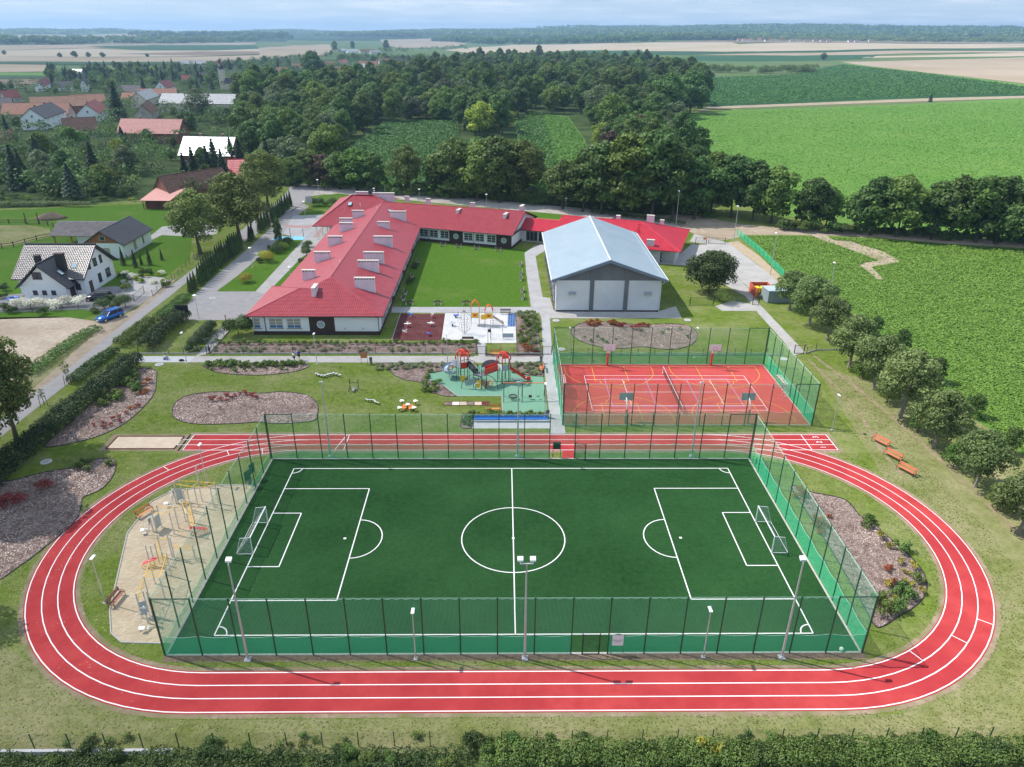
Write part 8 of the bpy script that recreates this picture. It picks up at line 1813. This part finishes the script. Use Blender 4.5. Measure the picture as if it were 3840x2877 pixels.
def rail_fence(label,pts):
    L = [Vector((p[0],p[1],0)) for p in pts];f = thing('paddock_fence',label,'fence',L[0],0,'wooden paddock fences')
    for i in range(len(L)-1):
        d = L[i+1]-L[i];n = max(1,round(d.length/3))
        for k in range(n+1): p = L[i]+d*(k/n)-L[0];MB().box((p.x,p.y,.65),(.14,.14,1.3)).build('post','wood_dark',f)
        for z in (.5,1.05):
            a,b = L[i]-L[0],L[i+1]-L[0];MB().bar((a.x,a.y,z),(b.x,b.y,z),.06,.12).build('rail','wood_dark',f)
rail_fence('wooden paddock fence at the far side of the meadow',P((-30,484),(20,484),(55,484)));rail_fence('wooden paddock fence running towards the carport',P((86,484),(104,488),(116,492)));rail_fence('wooden paddock fence in front of the bare paddock',P((-20,541),(30,534),(80,520),(114,513)))
gx = thing('paddock_gate','crossed wooden paddock gate','gate',at(58,485));w_ = at(85,485).x-at(58,485).x;[MB().bar(a,b,.08).build('rail','wood_dark',gx) for a,b in (((0,0,.3),(w_,0,.3)),((0,0,1.2),(w_,0,1.2)),((0,0,.3),(w_/2,0,1.2)),((w_/2,0,1.2),(w_,0,.3)))];[MB().box((x,0,1.5),(.18,.18,3.0)).build('post','wood_dark',gx) for x in (0,w_)]
hp = thing('soil_heap','heap of grey soil on the meadow','heap',at(110,472));mb = MB();mb.lathe([(4.2,0),(3.2,.55),(2.0,1.1),(.9,1.55),(.1,1.65)],n=18);mb.v = [(v[0]*(1+.15*mnoise.noise(Vector(v))),v[1]*(.7+.15*mnoise.noise(Vector(v)*1.3)),v[2]*(1+.3*mnoise.noise(Vector(v)*.9))) for v in mb.v];mb.build('earth','soil',hp,True)
gh = thing('gravel_heap','pale gravel heap at the edge of the wood behind the school','heap',at(878,410));mb = MB();mb.lathe([(5,0),(3.6,.7),(2,1.3),(.1,1.6)],n=18);mb.v = [(v[0],v[1]*.5,v[2]*(1+.4*mnoise.noise(Vector(v)*.9))) for v in mb.v];mb.build('gravel','gravel_road',gh,True)
cw = thing('low_wall','low pale concrete wall at the lower left corner','wall',(-33,34.75,0));[MB().box((x,0,.17),(3.9,.22,.34)).build('block','concrete_new',cw) for x in (-8,-4,0,4,8)]
# container and bin shelter
ctn = thing('container','grey metal container beside the first maple','container',(50.0,129.5,0));bw(MB().prism([(50.2,129.4),(55.6,129.6),(55.2,132.6),(49.9,132.5)],.05,2.35),'body','container_grey',ctn);bw(MB().slab([(50.1,129.3,2.36),(55.7,129.5,2.36),(55.3,132.7,2.36),(49.8,132.6,2.36)],(0,0,.08)),'roof','sheet_metal',ctn)
for k in range(9): bw(MB().box((50.6+k*.56,129.40+k*.02,1.2),(.06,.06,2.2)),'rib','container_grey',ctn)
rs = thing('bin_shelter','open orange-red bin shelter behind the grey container','shelter',(49.4,133,0));bw(MB().box((48.9,134.2,.95),(.1,4.6,1.9)),'side_wall','container_red',rs);bw(MB().box((50.6,136.5,.95),(3.4,.1,1.9)),'back_wall','container_red',rs);bw(MB().box((52.3,135.2,.95),(.1,2.6,1.9)),'side_wall','container_red',rs)
for i in range(2): yb = thing('waste_bin',f'yellow waste bin in the orange shelter, {"left" if i == 0 else "right"} one','bin',(49.9+i*1.3,135.4,0),0,'yellow bins');MB().slab([(-.45,-.4,.15),(.45,-.4,.15),(.5,-.5,1.1),(-.5,-.5,1.1)],(0,.9,0)).build('body','yellow_bin',yb);MB().slab([(-.55,-.55,1.12),(.55,-.55,1.12),(.55,.5,1.25),(-.55,.5,1.25)],(0,0,.06)).build('lid','yellow_bin',yb);[MB().tube([(-.3+.6*k,0,.12),(-.2+.6*k,0,.12)],.1,8).build('wheel','black_rubber',yb) for k in (0,1)]
for i in range(3): ac = thing('ac_unit','white air-conditioning unit on the side wall of the bungalow','air conditioner',(-83.5,159.2,0)) if i == 0 else None;(MB().box((0,0,.55),(.35,.9,.65)).build('case','white_plastic',ac),MB().lathe([(.02,0),(.25,0),(.25,.02)],n=12).build('fan_grille','grey_plastic',ac),MB().box((0,0,.12),(.3,.7,.22)).build('stand','kerb',ac)) if i == 0 else None
pool = thing('inflatable_ring','blue inflatable paddling ring on the yard of the white house','paddling pool',at(29,647));MB().tube([(.8*math.cos(t),.8*math.sin(t),.2) for t in np.linspace(0,2*math.pi,21)],.18,8,cap=False).build('ring','blue_plastic',pool,True)
br = thing('map_mat','pale blue printed mat with posts at the plaza edge','play mat',at(625,515));MB().box((0,0,.03),(7.5,3.2,.05)).build('mat','mat_blue',br);[MB().tube([(x,1.2,0),(x,1.2,2.2)],.06,6).build('post','wood_dark',br) for x in (0,3.2)]

# ---------------------------------------------------------------- cars
def car(label,p,rot,paint,L=4.7,Wd=1.85,H=1.65,kind='mpv'):
    c = thing('parked_car',label,'car',(p[0],p[1],0),rot);w2 = Wd/2
    st = [(-L/2,.42,.62,.70),(-L/2+.12,.28,.80,.88),(-L*.30,.24,.92,.97),(-L*.18,.24,.98,1.0),(L*.1,.24,1.0,1.0),(L*.36,.26,1.0,.98),(L/2-.1,.32,.98,.90),(L/2,.45,.85,.80)]
    mb = MB();n = len(st);ring_ = []
    for x,zb,zt,f in st: ring_.append([(x,-w2*f*.92,zb),(x,-w2*f,(zb+zt)/2),(x,-w2*f*.95,zt),(x,w2*f*.95,zt),(x,w2*f,(zb+zt)/2),(x,w2*f*.92,zb)])
    for r_ in ring_: mb.v += r_
    for i in range(n-1):
        for k in range(6): mb.f.append((i*6+k,i*6+(k+1) % 6,(i+1)*6+(k+1) % 6,(i+1)*6+k))
    mb.f += [tuple(range(6))[::-1],tuple((n-1)*6+k for k in range(6))]
    body = mb.build('body',paint,c,True)
    xb0,xb1,xt0,xt1 = -L*.22,L*.47,-L*.04,L*.40
    lo_ = [(xb0,-w2*.90,.97),(xb1,-w2*.86,.97),(xb1,w2*.86,.97),(xb0,w2*.90,.97)];hi_ = [(xt0,-w2*.72,H-.06),(xt1,-w2*.70,H-.08),(xt1,w2*.70,H-.08),(xt0,w2*.72,H-.06)]
    cab = MB();cab.v = lo_+hi_;cab.f = [(0,1,5,4),(1,2,6,5),(2,3,7,6),(3,0,4,7),(4,5,6,7)];cab.build('windows','car_glass',c)
    MB().slab([(xt0-.06,-w2*.74,H-.05),(xt1+.08,-w2*.72,H-.07),(xt1+.08,w2*.72,H-.07),(xt0-.06,w2*.74,H-.05)],(0,0,.06)).build('roof',paint,c)
    for s_ in (-1,1):
        for t in (0,.36,.68,1):
            a = Vector(lo_[0 if s_ < 0 else 3]).lerp(Vector(lo_[1 if s_ < 0 else 2]),t);b = Vector(hi_[0 if s_ < 0 else 3]).lerp(Vector(hi_[1 if s_ < 0 else 2]),t);MB().bar(a+Vector((0,s_*.012,0)),b+Vector((0,s_*.012,0)),.09,.03).build('pillar',paint,c)
        MB().tube([(xt0,s_*w2*.66,H+.06),(xt1,s_*w2*.64,H+.05)],.02,5).build('roof_rail','alloy',c)
        MB().box((-L*.17,s_*(w2+.06),1.05),(.14,.16,.12)).build('mirror',paint,c)
        MB().box((-L/2+.12,s_*w2*.62,.72),(.12,.34,.14)).build('headlight','glass_light',c);MB().box((L/2-.06,s_*w2*.66,.86),(.1,.24,.3)).build('tail_light','lamp_red',c)
        for x in (-L*.31,L*.30):
            y = s_*(w2-.1);wh3 = MB().tube([(x,y-.11,.33),(x,y+.11,.33)],.33,18).build('wheel','black_rubber',c);MB().tube([(x,y+s_*.10,.33),(x,y+s_*.125,.33)],.22,14).build('rim','alloy',wh3)
    MB().box((-L/2-.01,0,.5),(.03,.55,.13)).build('number_plate','white_plastic',c);MB().box((-L/2+.02,0,.68),(.06,.9,.1)).build('grille','black_metal',c)
    return c
ca,cb = at(220.3,698.5),at(253.4,687);mid = (ca+cb)/2;ang = math.atan2((cb-ca).y,(cb-ca).x)
car('blue people carrier parked on the sandy verge by the road',(mid.x-.25,mid.y+.75),ang,'car_blue');q = at(214,648);car('dark estate car parked in the driveway of the white house',(q.x,q.y),rad(8),'car_dark',4.8,1.85,1.5)
q = at(796,424);car('black car parked behind the school beside the big chimney',(q.x,q.y),rad(176),'car_dark',4.5,1.8,1.5)
# ---------------------------------------------------------------- bicycles
def bicycle(label,p,rot,m,lean=.12):
    b = thing('bicycle',label,'bicycle',(p[0],p[1],0),rot,'bicycles by the clipped balls')
    sh = lambda pt: (pt[0],pt[1]+pt[2]*lean,pt[2])
    for x in (-.52,.52):
        w3 = MB().tube([sh((x+.33*math.cos(t),0,.34+.33*math.sin(t))) for t in np.linspace(0,2*math.pi,21)],.022,5,cap=False).build('wheel','black_rubber',b);sp_ = MB();[sp_.tube([sh((x,0,.34)),sh((x+.31*math.cos(t),0,.34+.31*math.sin(t)))],.006,3) for t in np.linspace(0,2*math.pi,9)[:-1]];sp_.build('spokes','steel',w3)
    fr = MB()
    for a,c in (((-.52,0,.34),(-.1,0,.34)),((-.1,0,.34),(-.25,0,.8)),((-.52,0,.34),(-.22,0,.75)),((-.22,0,.75),(.36,0,.8)),((-.1,0,.34),(.38,0,.7)),((.34,0,.95),(.52,0,.34))): fr.tube([sh(a),sh(c)],.024,6)
    fr.build('frame',m,b);MB().tube([sh((.3,-.26,.98)),sh((.36,0,.96)),sh((.3,.26,.98))],.018,5).build('handlebar','black_metal',b);MB().slab([sh((-.4,-.08,.84)),sh((-.1,-.03,.84)),sh((-.1,.03,.84)),sh((-.4,.08,.84))],(0,0,.05)).build('saddle','black_rubber',b)
zF = lambda x,y: at(276.5+x*.21753,604.8+y*.21753)
bicycle('white bicycle leaning by the small clipped ball',zF(680,708),.1,'white_plastic',.2)
for i,(x,y,r_) in enumerate(((745,640,.25),(775,628,.2),(800,590,.3),(830,565,.15),(905,535,1.2))): bicycle(f'{ORD[i]} dark bicycle from the near end, parked behind the clipped balls',zF(x,y),r_,random.choice(['black_metal','grey_plastic','cloth_denim']))
rk = thing('bicycle_rack','low steel rack holding the bicycles','rack',zF(790,612));[MB().tube([(x,x*1.6,0),(x,x*1.6,.7),(x+.4,x*1.6,.7),(x+.4,x*1.6,0)],.025,5).build('hoop','steel',rk) for x in (-1.2,-.6,0,.6,1.2)]
# ---------------------------------------------------------------- people
def skin_mesh(name,verts,edges,radii,m,lvl=1):
    me = bpy.data.meshes.new(name);me.from_pydata(verts,edges,[]);o = bpy.data.objects.new(name+'_tmp',me);col.objects.link(o);sm = o.modifiers.new('skin','SKIN');sm.use_smooth_shade = True
    for i,r in enumerate(radii): d = me.skin_vertices[0].data[i];d.radius = (r,r) if isinstance(r,(int,float)) else r;d.use_root = (i == 0)
    s_ = o.modifiers.new('sub','SUBSURF');s_.levels = lvl;s_.render_levels = lvl
    dg = bpy.context.evaluated_depsgraph_get();out_ = bpy.data.meshes.new_from_object(o.evaluated_get(dg));bpy.data.objects.remove(o);out_.name = name;out_.materials.clear();out_.materials.append(M(m));return out_
def person(label,p,rot,shirt,shorts,h=1.75,walk=.0,pack=None,sit=False,trousers=False):
    o = thing('person',label,'person',(p[0],p[1],0),rot);k = h/1.75
    S = lambda v: tuple(c*k for c in v)
    if not sit: J = dict(pel=(0,0,.95),bel=(0,0,1.12),che=(0,0,1.32),nek=(0,0,1.48),hdb=(0,.01,1.56),hdt=(0,.01,1.70),shl=(-.18,0,1.42),ell=(-.25,.05-walk,1.15),hal=(-.25,.14-walk,.92),shr=(.18,0,1.42),elr=(.25,.05+walk,1.15),har=(.25,.14+walk,.92),hil=(-.10,0,.90),knl=(-.11,.03+walk,.50),anl=(-.11,-.02+walk*1.2,.09),tol=(-.11,.14+walk*1.2,.04),hir=(.10,0,.90),knr=(.11,.03-walk,.50),anr=(.11,-.05-walk*1.2,.10),tor=(.11,.1-walk*1.2,.04))
    else: J = dict(pel=(0,0,.20),bel=(0,.03,.36),che=(0,.10,.54),nek=(0,.17,.70),hdb=(0,.2,.78),hdt=(0,.24,.92),shl=(-.18,.12,.65),ell=(-.24,.3,.45),hal=(-.1,.46,.52),shr=(.18,.12,.65),elr=(.24,.3,.45),har=(.1,.46,.52),hil=(-.11,.02,.18),knl=(-.16,.38,.46),anl=(-.14,.55,.09),tol=(-.14,.7,.04),hir=(.11,.02,.18),knr=(.16,.38,.46),anr=(.14,.55,.09),tor=(.14,.7,.04))
    R = dict(pel=.14,bel=.13,che=.15,nek=.055,hdb=.085,hdt=.085,shl=.075,ell=.045,hal=.035,shr=.075,elr=.045,har=.035,hil=.10,knl=.062,anl=.045,tol=.035,hir=.10,knr=.062,anr=.045,tor=.035)
    E = [('pel','bel'),('bel','che'),('che','nek'),('nek','hdb'),('hdb','hdt'),('che','shl'),('shl','ell'),('ell','hal'),('che','shr'),('shr','elr'),('elr','har'),('pel','hil'),('hil','knl'),('knl','anl'),('anl','tol'),('pel','hir'),('hir','knr'),('knr','anr'),('anr','tor')]
    def sub(names,grow,m,name,cut=None):
        J2 = dict(J);cut = cut or {}
        for a,(b,t) in cut.items(): J2[a] = tuple(J[b][i]+(J[a][i]-J[b][i])*t for i in range(3))
        ids = {n: i for i,n in enumerate(names)};me = skin_mesh(name,[S(J2[n]) for n in names],[(ids[a],ids[b]) for a,b in E if a in ids and b in ids],[(R[n]+grow)*k for n in names],m);q = bpy.data.objects.new(name,me);link(q,o);return q
    sub(list(J),0,'skin','body')
    sub(['pel','bel','che','shl','ell','shr','elr'],.022,shirt,'shirt',dict(ell=('shl',.7),elr=('shr',.7)))
    sub(['pel','hil','knl','hir','knr'] + (['anl','anr'] if trousers else []),.024,shorts,'trousers' if trousers else 'shorts',None if trousers else dict(knl=('hil',.8),knr=('hir',.8)))
    for a,b in (('anl','tol'),('anr','tor')): MB().tube([S(J[a]),S(J[b])],.06*k,7).build('shoe','cloth_white',o)
    hd = Vector(S(J['hdt']));MB().lathe([(.09*k,-.06),(.108*k,.0),(.095*k,.06),(.05*k,.1),(.01,.112)],tuple(hd+Vector((0,-.015,.0))),10).build('hair','hair',o,True)
    MB().box((hd.x,hd.y+.1*k,hd.z-.07),(.03,.04,.04)).build('nose','skin',o)
    for s_ in (-1,1): MB().box((hd.x+s_*.035,hd.y+.088*k,hd.z-.035),(.02,.015,.012)).build('eye','hair',o)
    for a,sg in (('hal',-1),('har',1)):
        for f in range(5): b = Vector(S(J[a]));MB().tube([b+Vector((0,-.02+.014*f,-.03)),b+Vector((sg*.005,-.015+.016*f,-.08-.012*(2-abs(f-2))))],.009,4).build('finger','skin',o)
    if pack: MB().slab([(-.15*k,-.14*k,1.05*k),(.15*k,-.14*k,1.05*k),(.13*k,-.14*k,1.45*k),(-.13*k,-.14*k,1.45*k)],(0,-.16*k,0)).build('backpack',pack,o)
    return o
person('person in blue shirt and black shorts walking with a backpack',at(647,779),rad(160),'cloth_blue','cloth_black',1.8,.14,'cloth_black');person('person in pale top and black shorts with a dark backpack',at(636.5,781.5),rad(160),'cloth_white','cloth_black',1.6,.1,'cloth_black')
person('person in white shirt sitting on the new concrete footpath',at(356,777),rad(-90),'cloth_white','cloth_denim',1.75,0,None,True,True)
bp_ = thing('backpack','black bag lying on the footpath near the sitting person','bag',zF(532,806));mb = MB();mb.lathe([(.28,0),(.34,.12),(.3,.24),(.16,.32),(.02,.34)],n=10);mb.v = [(v[0]*1.2,v[1]*.8,v[2]) for v in mb.v];mb.build('bag','cloth_black',bp_,True);MB().tube([(.3,0,.12),(.6,.05,.06),(.75,-.05,.03)],.025,5).build('strap','cloth_black',bp_)

# ---------------------------------------------------------------- air
hz = MB().box((0,0,90),(33000,33000,214)).build('haze',None);tag(hz,'thin blue summer haze over the land',None,None,'stuff')
hm = bpy.data.materials.new('haze');hm.use_nodes = True;n_ = hm.node_tree.nodes;n_.remove(n_['Principled BSDF']);pv = n_.new('ShaderNodeVolumePrincipled');pv.inputs['Color'].default_value = (.42,.68,1.0,1);pv.inputs['Density'].default_value = 1.1e-4;pv.inputs['Anisotropy'].default_value = .2
hm.node_tree.links.new(pv.outputs[0],n_['Material Output'].inputs['Volume']);hz.data.materials.append(hm)
